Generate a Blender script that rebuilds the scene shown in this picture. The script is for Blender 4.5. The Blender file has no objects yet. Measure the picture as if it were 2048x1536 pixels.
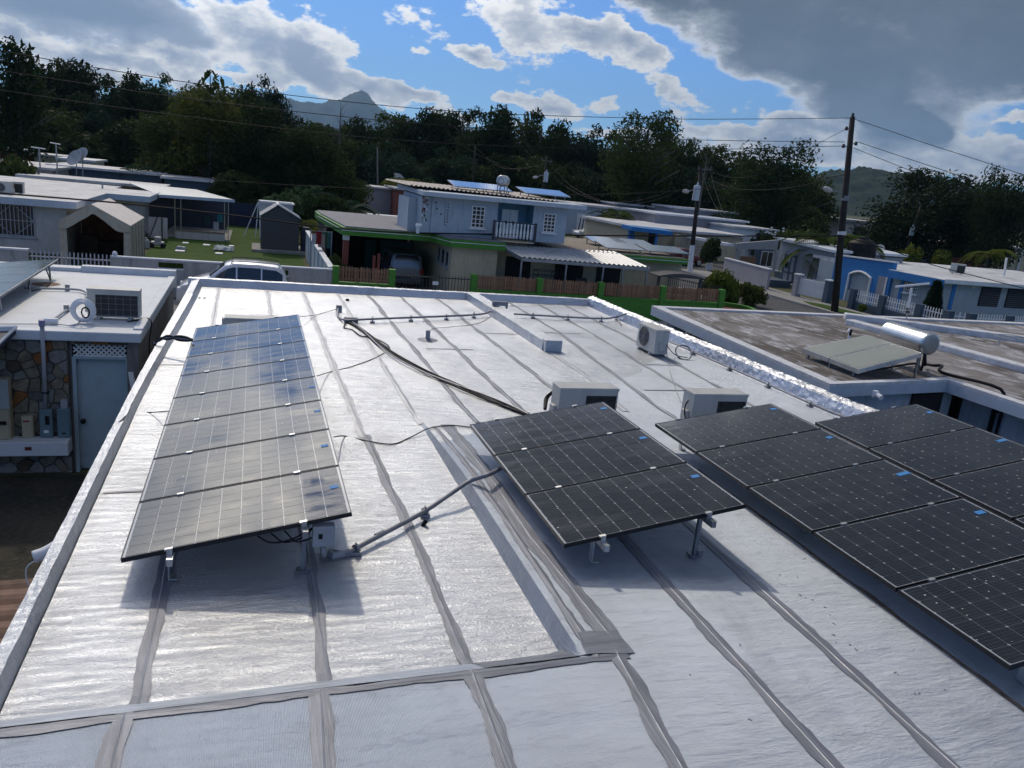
import bpy, math, random
import numpy as np
from mathutils import Vector, Matrix, noise
S = bpy.context.scene
C = S.collection
RAD = math.radians
random.seed(7)
PI = math.pi

# ---------------------------------------------------------------- camera
CAM = Vector((0, 0, 5.8))
FPX = 1590.0
YAW, PITCH, ROLL = RAD(18.84), RAD(14.56), RAD(5.87)
_cy, _sy, _cp, _sp = math.cos(YAW), math.sin(YAW), math.cos(PITCH), math.sin(PITCH)
_f = Vector((_sy*_cp, _cy*_cp, -_sp)); _r0 = Vector((_cy, -_sy, 0)); _u0 = _r0.cross(_f)
_r = _r0*math.cos(ROLL) + _u0*math.sin(ROLL); _u = _u0*math.cos(ROLL) - _r0*math.sin(ROLL)
cam_data = bpy.data.cameras.new('camera'); cam = bpy.data.objects.new('camera', cam_data)
C.objects.link(cam); S.camera = cam
cam_data.sensor_width = 36; cam_data.lens = 36*FPX/2048
cam_data.clip_start = .05; cam_data.clip_end = 20000
cam.matrix_world = Matrix(((_r.x, _u.x, -_f.x, CAM.x), (_r.y, _u.y, -_f.y, CAM.y), (_r.z, _u.z, -_f.z, CAM.z), (0, 0, 0, 1)))

def ray(px, py):
    return _f + _r*((px-1024)/FPX) - _u*((py-768)/FPX)
def at(px, py, z=0.0):
    "point of the surveyed photograph on the level plane z"
    d = ray(px, py); return CAM + d*((z-CAM.z)/d.z)
def aty(px, py, y):
    d = ray(px, py); return CAM + d*(y/d.y)
def atx(px, py, x):
    d = ray(px, py); return CAM + d*(x/d.x)
def azel(px, py):
    d = ray(px, py).normalized(); return math.atan2(d.x, d.y), math.asin(d.z)

# ---------------------------------------------------------------- sky, sun, exposure
SUN_AZ, SUN_EL = RAD(-5), RAD(43)
sun_dir = Vector((math.sin(SUN_AZ)*math.cos(SUN_EL), math.cos(SUN_AZ)*math.cos(SUN_EL), math.sin(SUN_EL)))
sd = bpy.data.lights.new('sun', 'SUN'); sd.energy = 2.15; sd.angle = RAD(2.2); sd.color = (1, .88, .70)
sun = bpy.data.objects.new('sun', sd); C.objects.link(sun)
sun.rotation_euler = sun_dir.to_track_quat('Z', 'Y').to_euler()
S.view_settings.view_transform = 'Standard'; S.view_settings.look = 'None'
S.view_settings.exposure = -0.27; S.view_settings.gamma = 1
S.view_settings.use_curve_mapping = False

class NT:
    def __init__(s, nt): s.nt = nt
    def n(s, t, **k):
        nd = s.nt.nodes.new(t)
        for a, b in k.items():
            if a == 'inp':
                for i, v in b.items(): s.put(nd, i, v)
            else: setattr(nd, a, b)
        return nd
    def put(s, nd, i, v):
        if hasattr(v, 'is_output'): s.nt.links.new(v, nd.inputs[i])
        elif hasattr(v, 'outputs'): s.nt.links.new(v.outputs[0], nd.inputs[i])
        else: nd.inputs[i].default_value = v
    def m(s, op, a, b=None, c=None, clamp=False):
        nd = s.n('ShaderNodeMath', operation=op, use_clamp=clamp)
        for i, v in enumerate((a, b, c)):
            if v is not None: s.put(nd, i, v)
        return nd.outputs[0]
    def v(s, op, a, b=None, scale=None):
        nd = s.n('ShaderNodeVectorMath', operation=op)
        s.put(nd, 0, a)
        if b is not None: s.put(nd, 1, b)
        if scale is not None: s.put(nd, 'Scale', scale)
        return nd.outputs['Value'] if op in ('DOT_PRODUCT', 'LENGTH') else nd.outputs[0]
    def ramp(s, x, lo, hi, smooth=True):
        nd = s.n('ShaderNodeMapRange', interpolation_type='SMOOTHSTEP' if smooth else 'LINEAR')
        nd.clamp = True
        for i, v in enumerate((x, lo, hi, 0.0, 1.0)): s.put(nd, i, v)
        return nd.outputs[0]
    def mix(s, f, a, b, blend='MIX'):
        nd = s.n('ShaderNodeMix', data_type='RGBA', blend_type=blend)
        s.put(nd, 0, f)
        for i, v in ((6, a), (7, b)):
            s.put(nd, i, v if not isinstance(v, tuple) else (v+(1,) if len(v) == 3 else v))
        return nd.outputs[2]
    def noise(s, vec, scale, detail=4, rough=.55, dist=0, out=0):
        nd = s.n('ShaderNodeTexNoise'); s.put(nd, 'Vector', vec); s.put(nd, 'Scale', scale)
        s.put(nd, 'Detail', detail); s.put(nd, 'Roughness', rough); s.put(nd, 'Distortion', dist)
        return nd.outputs[out]

W = bpy.data.worlds.new('World'); S.world = W; W.use_nodes = True
W.node_tree.nodes.clear(); N = NT(W.node_tree)
wout = N.n('ShaderNodeOutputWorld'); bg = N.n('ShaderNodeBackground')
N.nt.links.new(bg.outputs[0], wout.inputs[0])
sky = N.n('ShaderNodeTexSky', sky_type='NISHITA', sun_disc=False)
sky.sun_elevation = SUN_EL; sky.sun_rotation = SUN_AZ; sky.altitude = 30
sky.air_density = 1.0; sky.dust_density = .35; sky.ozone_density = 2.2
tc = N.n('ShaderNodeTexCoord'); D = N.v('NORMALIZE', tc.outputs['Generated'])
sx = N.n('ShaderNodeSeparateXYZ'); N.put(sx, 0, D)
az = N.m('ARCTAN2', sx.outputs[0], sx.outputs[1]); el = N.m('ARCSINE', sx.outputs[2])
cmb = N.n('ShaderNodeCombineXYZ'); N.put(cmb, 0, az); N.put(cmb, 1, el)
AE = cmb.outputs[0]
# fractal fields shared by all the clouds
stretch = N.v('MULTIPLY', D, (1.0, 1.0, 1.9))
n_lo = N.noise(stretch, 3.2, 3, .5); n_mid = N.noise(stretch, 9.5, 7, .62); n_hi = N.noise(stretch, 30, 6, .6)
n_mid2 = N.noise(N.v('ADD', stretch, (3.1, .7, .012)), 17, 7, .6)
wob = N.v('SUBTRACT', N.noise(stretch, 14, 5, .6, out=1), (.5, .5, .5))
AEw = N.v('ADD', AE, N.v('SCALE', wob, scale=.055))
def blob(px, py, rx, ry, rot=0, w=1.0):
    a, e = azel(px, py)
    mp = N.n('ShaderNodeMapping', vector_type='TEXTURE')
    N.put(mp, 0, AEw); mp.inputs['Location'].default_value = (a, e, 0)
    mp.inputs['Rotation'].default_value = (0, 0, RAD(rot)+ROLL*0)
    mp.inputs['Scale'].default_value = (rx/FPX, ry/FPX, 1)
    g = N.n('ShaderNodeTexGradient', gradient_type='SPHERICAL'); N.put(g, 0, mp.outputs[0])
    return N.m('MULTIPLY', N.m('POWER', g.outputs[1], .7), w)
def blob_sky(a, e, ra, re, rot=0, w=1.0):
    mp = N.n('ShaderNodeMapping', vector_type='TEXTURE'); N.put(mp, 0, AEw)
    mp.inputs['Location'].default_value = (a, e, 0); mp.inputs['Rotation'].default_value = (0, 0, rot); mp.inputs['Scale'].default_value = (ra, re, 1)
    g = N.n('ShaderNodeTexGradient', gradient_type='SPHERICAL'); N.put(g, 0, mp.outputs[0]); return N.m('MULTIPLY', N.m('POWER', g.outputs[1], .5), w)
def union(bl):
    r = bl[0]
    for b in bl[1:]: r = N.m('SMOOTH_MAX', r, b, .12)
    return r
# broad dark cloud decks; unseen ones overhead are added to darken panel reflections
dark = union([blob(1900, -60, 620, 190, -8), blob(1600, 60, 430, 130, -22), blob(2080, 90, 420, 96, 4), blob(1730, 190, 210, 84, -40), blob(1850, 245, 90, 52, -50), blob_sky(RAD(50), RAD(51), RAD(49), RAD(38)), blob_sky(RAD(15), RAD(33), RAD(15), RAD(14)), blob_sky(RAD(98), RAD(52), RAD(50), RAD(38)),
              blob(1330, -10, 330, 60, -14, .75), blob(150, 10, 300, 70, -2), blob(300, 45, 190, 44, -4, .8)])
# bright cumulus; an unseen bank above the frame is added to brighten panel reflections
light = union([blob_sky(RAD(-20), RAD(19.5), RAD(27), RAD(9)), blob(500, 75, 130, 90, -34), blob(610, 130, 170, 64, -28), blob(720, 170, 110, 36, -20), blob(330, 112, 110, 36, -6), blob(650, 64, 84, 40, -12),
               blob(300, 140, 190, 26, -10), blob(60, 84, 170, 34, -12), blob(210, 112, 120, 26, -10), blob(840, 206, 150, 24, -12), blob(500, 164, 90, 18, -8, .9), blob(180, 150, 120, 22, -6, .9),
               blob(1040, 36, 140, 56, -6), blob(1250, 90, 110, 34, -22, .9), blob(1160, 62, 110, 36, -10), blob(945, 108, 60, 18, -8, .85), blob(1340, 172, 80, 24, -14, .75), blob(850, 96, 34, 12, -8, .7),
               blob(1110, 212, 120, 30, -2), blob(1210, 218, 60, 24, 0), blob(1010, 200, 40, 16, 0, .8), blob(1330, 288, 260, 26, -4), blob(1560, 292, 240, 36, -4), blob(1630, 258, 130, 34, -4),
               blob(1930, 300, 120, 56, -10), blob(2020, 330, 150, 46, -6), blob(2045, 232, 70, 16, 0, .8), blob(1800, 322, 170, 34, -2)])
puff = N.m('ADD', N.m('MULTIPLY', N.m('SUBTRACT', n_mid, .5), 1.15), N.m('MULTIPLY', N.m('SUBTRACT', n_hi, .5), .45))
d_dark = N.m('ADD', N.m('SUBTRACT', dark, .04), N.m('MULTIPLY', puff, .6))
d_light = N.m('ADD', N.m('SUBTRACT', light, .10), N.m('MULTIPLY', puff, 1.8))
# broken cover carries on above the picture, between the added decks and bank
up = N.ramp(el, RAD(13), RAD(24))
d_gen = N.m('ADD', N.m('MULTIPLY', N.m('SUBTRACT', n_lo, .47), 3.0), N.m('MULTIPLY', puff, .8))
d_gen = N.m('MULTIPLY', d_gen, up)
d_gen = N.m('SUBTRACT', d_gen, N.m('MULTIPLY', N.ramp(d_dark, .1, .4), .6))
d_all = N.m('MAXIMUM', N.m('MAXIMUM', d_dark, d_light), d_gen)
mask = N.ramp(d_all, .16, .36)
sdot = N.v('DOT_PRODUCT', D, tuple(sun_dir))
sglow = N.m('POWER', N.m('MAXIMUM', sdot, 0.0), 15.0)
thick = N.ramp(N.m('MAXIMUM', d_light, d_gen), .34, 1.05)
lit = N.mix(thick, (1.0, .985, .96), (.30, .35, .46))
tex = N.ramp(N.m('ADD', N.m('MULTIPLY', n_mid2, .65), N.m('MULTIPLY', n_hi, .35)), .41, .60)
lit = N.mix(N.m('MULTIPLY', N.m('MULTIPLY', tex, N.ramp(N.m('MAXIMUM', d_light, d_gen), .24, .52)), .54), lit, (.33, .385, .49))
dk = N.mix(N.ramp(d_dark, .3, .62), (.48, .52, .58), (.105, .135, .175))
dk = N.mix(N.m('MULTIPLY', N.ramp(n_mid, .4, .65), .26), dk, (.25, .29, .36))
west = N.ramp(az, -.05, .25)
dk = N.mix(N.m('SUBTRACT', 1.0, west), dk, N.mix(N.ramp(d_dark, .3, .8), (.50, .56, .68), (.24, .31, .44)))
cl = N.mix(N.m('MULTIPLY', N.ramp(d_dark, .24, .40), N.m('SUBTRACT', 1.0, N.m('MULTIPLY', N.ramp(N.m('SUBTRACT', d_light, d_dark), -.05, .25), .9))), lit, dk)
isdk = N.ramp(d_dark, .24, .5)
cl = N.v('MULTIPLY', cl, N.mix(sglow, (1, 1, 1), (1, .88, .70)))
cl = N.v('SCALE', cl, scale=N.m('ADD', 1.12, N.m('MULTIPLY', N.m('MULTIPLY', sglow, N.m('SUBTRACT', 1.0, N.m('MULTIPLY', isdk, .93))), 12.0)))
sk = N.v('MULTIPLY', sky.outputs[0], (.048, .083, .138))
col = N.mix(mask, sk, cl)
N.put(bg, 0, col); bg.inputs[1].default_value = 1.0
# ---------------------------------------------------------------- mesh and object helpers
WL = {}
class MB:
    def __init__(s): s.v, s.f, s.mi, s.uv = [], [], [], None
    def add(s, vs, fs, mi=0):
        o = len(s.v); s.v += [tuple(v) for v in vs]
        s.f += [tuple(i+o for i in f) for f in fs]; s.mi += [mi]*len(fs); return s
    def obox(s, c, ax, ay, az, mi=0):
        c, ax, ay, az = Vector(c), Vector(ax), Vector(ay), Vector(az)
        vs = [c+ax*i+ay*j+az*k for k in (-.5, .5) for j in (-.5, .5) for i in (-.5, .5)]
        return s.add(vs, [(0, 2, 3, 1), (4, 5, 7, 6), (0, 1, 5, 4), (2, 6, 7, 3), (0, 4, 6, 2), (1, 3, 7, 5)], mi)
    def box(s, x0, x1, y0, y1, z0, z1, mi=0):
        return s.obox(((x0+x1)/2, (y0+y1)/2, (z0+z1)/2), (x1-x0, 0, 0), (0, y1-y0, 0), (0, 0, z1-z0), mi)
    def bar(s, a, b, w, h=None, mi=0, up=(0, 0, 1)):
        a, b = Vector(a), Vector(b); h = h or w; d = b-a; L = d.length; d.normalize(); up = Vector(up)
        if abs(d.dot(up)) > .98: up = Vector((0, 1, 0)) if abs(d.y) < .9 else Vector((1, 0, 0))
        sd_ = d.cross(up).normalized(); u_ = sd_.cross(d)
        return s.obox((a+b)/2, sd_*w, d*L, u_*h, mi)
    def tube(s, pts, r, n=8, mi=0, cap=True):
        pts = [Vector(p) for p in pts]; m = len(pts)
        rs = r if isinstance(r, (list, tuple)) else [r]*m
        prev = None; vs = []; fs = []
        for i, p in enumerate(pts):
            d = (pts[min(i+1, m-1)]-pts[max(i-1, 0)])
            d = d.normalized() if d.length > 1e-9 else Vector((0, 0, 1))
            if prev is None:
                a = Vector((0, 0, 1)) if abs(d.z) < .9 else Vector((1, 0, 0)); prev = (a-d*a.dot(d)).normalized()
            else:
                prev = prev-d*prev.dot(d)
                prev = prev.normalized() if prev.length > 1e-6 else d.orthogonal().normalized()
            b = d.cross(prev)
            vs += [p+prev*(math.cos(2*PI*k/n)*rs[i])+b*(math.sin(2*PI*k/n)*rs[i]) for k in range(n)]
        for i in range(m-1):
            for k in range(n):
                k2 = (k+1) % n; fs.append((i*n+k, i*n+k2, (i+1)*n+k2, (i+1)*n+k))
        if cap: fs += [tuple(range(n))[::-1], tuple(range((m-1)*n, m*n))]
        return s.add(vs, fs, mi)
    def prism(s, poly, z0, z1, mi=0):
        n = len(poly); vs = [(p[0], p[1], z0) for p in poly]+[(p[0], p[1], z1) for p in poly]
        return s.add(vs, [tuple(range(n))[::-1], tuple(range(n, 2*n))]+[(i, (i+1) % n, n+(i+1) % n, n+i) for i in range(n)], mi)
    def slab(s, poly, d, mi=0):
        "polygon of 3-D points pushed along the vector d"
        poly = [Vector(p) for p in poly]; d = Vector(d); n = len(poly)
        return s.add(poly+[p+d for p in poly], [tuple(range(n))[::-1], tuple(range(n, 2*n))]+[(i, (i+1) % n, n+(i+1) % n, n+i) for i in range(n)], mi)
    def lathe(s, c, prof, n=20, mi=0, axis=(0, 0, 1)):
        c = Vector(c); a = Vector(axis).normalized(); e = a.orthogonal().normalized(); g = a.cross(e)
        return s.tube([c+a*h for r, h in prof], [max(r, .0005) for r, h in prof], n, mi) if False else s._lathe(c, a, e, g, prof, n, mi)
    def _lathe(s, c, a, e, g, prof, n, mi):
        vs = []; m = len(prof)
        for r, h in prof: vs += [c+a*h+(e*math.cos(2*PI*k/n)+g*math.sin(2*PI*k/n))*max(r, .0004) for k in range(n)]
        fs = [(i*n+k, i*n+(k+1) % n, (i+1)*n+(k+1) % n, (i+1)*n+k) for i in range(m-1) for k in range(n)]
        return s.add(vs, fs+[tuple(range(n))[::-1], tuple(range((m-1)*n, m*n))], mi)
    def quad(s, *p, mi=0): return s.add(p, [tuple(range(len(p)))], mi)
    def mesh(s, name, mats, off=Vector((0, 0, 0)), smooth=False):
        me = bpy.data.meshes.new(name)
        me.from_pydata([(v[0]-off.x, v[1]-off.y, v[2]-off.z) for v in s.v], [], s.f)
        for m in (mats if isinstance(mats, (list, tuple)) else [mats]): me.materials.append(m)
        if any(s.mi): me.polygons.foreach_set('material_index', s.mi)
        if smooth: me.polygons.foreach_set('use_smooth', [True]*len(me.polygons))
        me.update(); return me
    def build(s, name, mats, parent=None, smooth=False, bevel=0, label=None, cat=None, group=None, kind=None):
        if parent is not None: off = WL[parent.name]
        else:
            a = np.array(s.v); lo, hi = a.min(0), a.max(0); off = Vector(((lo[0]+hi[0])/2, (lo[1]+hi[1])/2, lo[2]))
        me = s.mesh(name, mats, off, smooth)
        o = bpy.data.objects.new(name, me); C.objects.link(o)
        if parent is not None: o.parent = parent
        else: o.location = off
        WL[o.name] = off.copy()
        if bevel:
            b = o.modifiers.new('bevel', 'BEVEL'); b.width = bevel; b.segments = 2; b.limit_method = 'ANGLE'; b.angle_limit = RAD(40)
        tag(o, label, cat, group, kind); return o
def tag(o, label=None, cat=None, group=None, kind=None):
    if label: o['label'] = label
    if cat: o['category'] = cat
    if group: o['group'] = group
    if kind: o['kind'] = kind
    return o
def thing(name, label, cat, loc=(0, 0, 0), group=None):
    o = bpy.data.objects.new(name, None); C.objects.link(o); o.location = loc; o.empty_display_size = .2
    WL[o.name] = Vector(loc); return tag(o, label, cat, group)
def inst(src, parent, loc=(0, 0, 0), rotz=0, scale=None, label=None, rot=None):
    "one more object on a shared mesh; loc is relative to the parent"
    o = bpy.data.objects.new(src.name.split('.')[0], src if isinstance(src, bpy.types.Mesh) else src.data)
    C.objects.link(o); o.parent = parent; o.location = loc; o.rotation_euler = rot or (0, 0, rotz)
    if scale: o.scale = scale if isinstance(scale, tuple) else (scale,)*3
    if label: o['label'] = label
    WL[o.name] = (WL[parent.name] if parent else Vector())+Vector(loc); return o
def kids(o): return [c for c in C.objects if c.parent == o]
def copy_tree(o, loc=None, rotz=None, label=None, group=None, scale=None, parent=None):
    src = CH.get(o.name) or kids(o)
    c = o.copy(); C.objects.link(c)
    if parent is not None: c.parent = parent
    if loc is not None: c.location = loc
    if rotz is not None: c.rotation_euler = (0, 0, rotz)
    if scale is not None: c.scale = scale if isinstance(scale, tuple) else (scale,)*3
    if label: c['label'] = label
    if group: c['group'] = group
    WL[c.name] = Vector(c.location)
    CH[o.name] = src
    for k in src: copy_tree(k, parent=c)
    return c
CH = {}
def sag(a, b, s=.3, n=14):
    a, b = Vector(a), Vector(b)
    return [a.lerp(b, i/n)-Vector((0, 0, 4*s*(i/n)*(1-i/n))) for i in range(n+1)]
def smooth_path(pts, n=6):
    "Catmull-Rom through the points"
    P = [Vector(p) for p in pts]; P = [P[0]*2-P[1]]+P+[P[-1]*2-P[-2]]; out = []
    for i in range(1, len(P)-2):
        p0, p1, p2, p3 = P[i-1:i+3]
        for k in range(n):
            t = k/n; out.append(.5*((2*p1)+(p2-p0)*t+(2*p0-5*p1+4*p2-p3)*t*t+(3*p1-p0-3*p2+p3)*t*t*t))
    return out+[P[-2]]

# ---------------------------------------------------------------- materials
def base(name):
    m = bpy.data.materials.new(name); m.use_nodes = True; n = NT(m.node_tree)
    b = m.node_tree.nodes['Principled BSDF']; return m, n, b
def pm(name, col, rough=.7, metal=0, var=.18, scale=3, bump=.15, bscale=40, dirt=None, damt=.5, streak=False, coat=0, space='Object', spec=.4, rand=0):
    "paint, plaster, metal: colour drift, stains and fine relief"
    m, n, b = base(name); t = n.n('ShaderNodeTexCoord'); P = t.outputs['Object']
    if space == 'World': P = n.n('ShaderNodeNewGeometry').outputs['Position']
    a = n.noise(P, scale, 6, .6); col = tuple(col)
    c = n.mix(n.ramp(a, .3, .7), tuple(x*(1-var) for x in col), tuple(min(1, x*(1+var*.6)) for x in col))
    if dirt:
        Q = n.v('MULTIPLY', P, (1, 1, .18)) if streak else P
        dn = n.noise(Q, scale*1.7, 7, .65, .4)
        c = n.mix(n.m('MULTIPLY', n.ramp(dn, .48, .72), damt), c, tuple(dirt))
    if rand: c = n.mix(n.m('MULTIPLY', n.n('ShaderNodeObjectInfo').outputs['Random'], rand), c, tuple(x*.35 for x in col))
    n.put(b, 'Base Color', c); b.inputs['Metallic'].default_value = metal
    n.put(b, 'Roughness', n.m('ADD', rough-.08, n.m('MULTIPLY', a, .16)))
    b.inputs['Specular IOR Level'].default_value = spec
    if coat: b.inputs['Coat Weight'].default_value = coat; b.inputs['Coat Roughness'].default_value = .06
    if bump:
        bp = n.n('ShaderNodeBump'); n.put(bp, 'Height', n.noise(P, bscale, 4, .6)); bp.inputs['Strength'].default_value = bump
        bp.inputs['Distance'].default_value = .01; n.nt.links.new(bp.outputs[0], b.inputs['Normal'])
    return m
def foil_mat(name, base_col, metal, rough, big, fine, var, ribs=.25):
    m, n, b = base(name); P = n.n('ShaderNodeNewGeometry').outputs['Position']
    X = n.v('MULTIPLY', P, (.55, 1.6, 1)); cr = n.v('MULTIPLY', P, (3.0, 14, 6))
    h1 = n.noise(X, 2.2, 5, .6, .6); h2 = n.noise(cr, 1.0, 7, .68, .5); h3 = n.noise(P, 45, 3, .6)
    wv = n.n('ShaderNodeTexWave', wave_type='BANDS', bands_direction='X'); n.put(wv, 'Vector', P); wv.inputs['Scale'].default_value = 38
    wv.inputs['Distortion'].default_value = .4
    H = n.m('ADD', n.m('MULTIPLY', h1, big), n.m('ADD', n.m('MULTIPLY', h2, fine), n.m('ADD', n.m('MULTIPLY', h3, fine*.34), n.m('MULTIPLY', wv.outputs[1], .05*ribs))))
    bp = n.n('ShaderNodeBump'); n.put(bp, 'Height', H); bp.inputs['Strength'].default_value = 1; bp.inputs['Distance'].default_value = .035
    n.nt.links.new(bp.outputs[0], b.inputs['Normal'])
    st = n.noise(P, 1.1, 6, .62); st2 = n.noise(P, 9, 6, .7)
    c = n.mix(n.ramp(st, .3, .72), tuple(x*(1-var) for x in base_col), base_col)
    c = n.mix(n.m('MULTIPLY', n.ramp(st2, .58, .76), .4), c, tuple(x*.5 for x in base_col))
    sc = n.noise(n.v('MULTIPLY', P, (1.1, .5, 1)), .9, 7, .68, .8); c = n.mix(n.m('MULTIPLY', n.ramp(sc, .50, .70), .45), c, tuple(x*.52 for x in base_col))
    c = n.mix(n.m('MULTIPLY', n.ramp(h2, .56, .68), .35), c, tuple(x*.45 for x in base_col))
    n.put(b, 'Base Color', c)
    n.put(b, 'Metallic', metal); n.put(b, 'Roughness', n.m('ADD', rough-.09, n.m('MULTIPLY', st, .18)))
    return m
M = {}
M['foil'] = foil_mat('aluminium_foil', (.56, .58, .62), .80, .38, .55, .66, .17)
M['foil_dull'] = foil_mat('weathered_and_shaded_foil', (.385, .43, .505), .5, .44, .5, .2, .2, ribs=1.0)
M['foil_shiny'] = foil_mat('crinkled_foil', (.56, .58, .64), 1, .27, .8, .5, .1, ribs=0)
def tape_mat(name, col, rough, across=False):
    m, n, b = base(name); P = n.n('ShaderNodeNewGeometry').outputs['Position']
    X = n.v('MULTIPLY', P, (1.6, 20, 8) if across else (20, 1.6, 8)); a = n.noise(X, 1.0, 6, .65); w = n.noise(P, 3, 5, .6)
    c = n.mix(n.ramp(a, .35, .68), tuple(x*.8 for x in col), tuple(x*1.12 for x in col))
    c = n.mix(n.m('MULTIPLY', n.ramp(w, .45, .7), .4), c, tuple(x*1.35 for x in col))
    n.put(b, 'Base Color', c); b.inputs['Metallic'].default_value = .35; b.inputs['Roughness'].default_value = rough
    bp = n.n('ShaderNodeBump'); n.put(bp, 'Height', a); bp.inputs['Distance'].default_value = .012; bp.inputs['Strength'].default_value = .8
    n.nt.links.new(bp.outputs[0], b.inputs['Normal']); return m
M['tape'] = tape_mat('grey_seam_mastic', (.195, .205, .24), .55)
M['tape_x'] = tape_mat('grey_cross_mastic', (.18, .19, .22), .5, True); M['tape_pale_x'] = tape_mat('pale_cross_mastic', (.36, .40, .46), .45, True)
M['tape_pale'] = tape_mat('pale_seam_mastic', (.44, .45, .48), .5)
M['bead'] = tape_mat('bright_seam_bead', (.38, .39, .41), .45)
def glass_cell(name, col, line=(.045, .047, .055), coat=1.0):
    m, n, b = base(name); t = n.n('ShaderNodeTexCoord').outputs['Object']; G = n.n('ShaderNodeNewGeometry').outputs['Position']
    w = n.n('ShaderNodeTexWave', wave_type='BANDS', bands_direction='Y'); n.put(w, 'Vector', t); w.inputs['Scale'].default_value = 9.6
    l = n.ramp(w.outputs[1], .86, .99)
    c = n.mix(n.m('MULTIPLY', l, .55), tuple(col), line)
    d = n.noise(G, 2.3, 7, .7); c = n.mix(n.m('MULTIPLY', n.ramp(d, .4, .75), .10), c, (.16, .16, .15))
    vo = n.n('ShaderNodeTexVoronoi', feature='F1'); n.put(vo, 'Vector', G); vo.inputs['Scale'].default_value = 11
    sp = n.m('MULTIPLY', n.m('LESS_THAN', vo.outputs['Distance'], .085), n.m('GREATER_THAN', n.noise(G, 1.3, 2), .56))
    c = n.mix(sp, c, (.55, .55, .52))
    n.put(b, 'Base Color', c); b.inputs['Roughness'].default_value = .5; b.inputs['Specular IOR Level'].default_value = .03
    b.inputs['Coat Weight'].default_value = coat; n.put(b, 'Coat Roughness', n.m('ADD', .03, n.m('MULTIPLY', n.ramp(n.noise(n.v('MULTIPLY', G, (.8, 3.5, 1)), 1.6, 7, .7), .35, .7), .20))); b.inputs['Coat IOR'].default_value = 1.5
    return m
M['cell'] = glass_cell('silicon_cell_under_glass', (.010, .011, .017))
M['backsheet'] = pm('white_backsheet_under_glass', (.36, .37, .39), .4, coat=1, var=.05, bump=0)
M['frame'] = pm('black_anodised_frame', (.035, .036, .04), .32, .75, bump=0)
M['alu'] = pm('mill_aluminium', (.62, .62, .62), .38, .9, var=.12, dirt=(.3, .29, .27), damt=.4)
M['alu_dark'] = pm('dull_aluminium', (.30, .31, .33), .45, .8, var=.2)
M['galv'] = pm('grey_conduit', (.26, .26, .28), .5, .35, var=.2, scale=6)
M['pvc'] = pm('grey_pvc', (.33, .34, .37), .5, 0, var=.12)
M['black'] = pm('black_rubber', (.014, .014, .016), .6, 0, var=.3, spec=.15)
M['dark'] = pm('interior_shade_and_dark_parts', (.025, .024, .024), .9, 0, var=.3)  # shade inside openings is painted with this black; dark timber and tiles share it
M['tapeblue'] = pm('blue_masking_tape', (.05, .24, .55), .7, 0, var=.12)
M['ac'] = pm('ivory_painted_steel', (.52, .51, .47), .45, 0, var=.07, dirt=(.35, .33, .29), damt=.35, streak=True)
M['acgrey'] = pm('grey_painted_steel', (.36, .37, .37), .5, 0, var=.1)
M['fin'] = pm('dark_coil_fins', (.045, .045, .045), .55, .4, var=.3, scale=9)
M['white'] = pm('white_paint', (.74, .74, .73), .55, 0, var=.07, dirt=(.4, .38, .34), damt=.25, streak=True)
M['whitemetal'] = pm('white_enamel_metal', (.72, .73, .75), .4, 0, var=.06)
# ---------------------------------------------------------------- ground, road, hills
def gmat(name, c1, c2, c3, scale):
    m, n, b = base(name); P = n.n('ShaderNodeNewGeometry').outputs['Position']
    a = n.noise(P, scale, 8, .65); d = n.noise(P, scale*9, 5, .6)
    c = n.mix(n.ramp(a, .35, .68), c1, c2); c = n.mix(n.m('MULTIPLY', n.ramp(d, .45, .7), .6), c, c3)
    n.put(b, 'Base Color', c); b.inputs['Roughness'].default_value = .95; b.inputs['Specular IOR Level'].default_value = .15
    bp = n.n('ShaderNodeBump'); n.put(bp, 'Height', d); bp.inputs['Distance'].default_value = .04; n.nt.links.new(bp.outputs[0], b.inputs['Normal'])
    return m
M['ground'] = gmat('earth_and_grass', (.07, .085, .03), (.10, .09, .06), (.05, .06, .025), .35)
M['lawn'] = gmat('mown_grass', (.030, .075, .008), (.055, .092, .014), (.020, .045, .007), .8)
M['asphalt'] = gmat('asphalt', (.085, .085, .088), (.11, .11, .11), (.065, .065, .068), .6)
M['conc'] = gmat('concrete', (.30, .29, .27), (.24, .23, .215), (.33, .32, .30), .7)
M['dirtyconc'] = gmat('mossy_yard_concrete', (.055, .05, .04), (.035, .035, .028), (.09, .08, .065), 1.3)
g = MB(); g.add([(-9000, -2000, 0), (9000, -2000, 0), (9000, 9200, 0), (-9000, 9200, 0)], [(0, 1, 2, 3)])
g.build('ground', M['ground'], kind='structure')
def flat(name, poly, z, mat, kind='structure', zb=None):
    b = MB()
    if zb is None: b.add([(p[0], p[1], z) for p in poly], [tuple(range(len(poly)))])
    else: b.prism(poly, zb, z)
    return b.build(name, mat, kind=kind)
flat('lawn', [(-5.3, 33.4), (2.8, 33.4), (2.6, 64), (-12, 72), (-12, 53), (-5.3, 53)], .006, M['lawn'])
flat('driveway', [(-12, 24), (24, 24), (24, 32.6), (-12, 32.6)], .004, M['conc'])
flat('driveway', [(3.4, 33.4), (9.6, 33.4), (9.6, 47), (3.4, 47)], .005, M['conc'])
flat('road', [(25.6, 5), (31.6, 5), (31.6, 140), (25.6, 140)], .004, M['asphalt'])
flat('road', [(31.6, 56), (140, 84), (140, 90), (31.6, 62)], .008, M['asphalt'])
flat('pavement', [(31.7, 5), (34.2, 5), (34.2, 55.5), (31.7, 55.5)], .13, M['conc'], zb=-.1)
flat('pavement', [(23.9, 39), (25.5, 39), (25.5, 140), (23.9, 140)], .13, M['conc'], zb=-.1)
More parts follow.
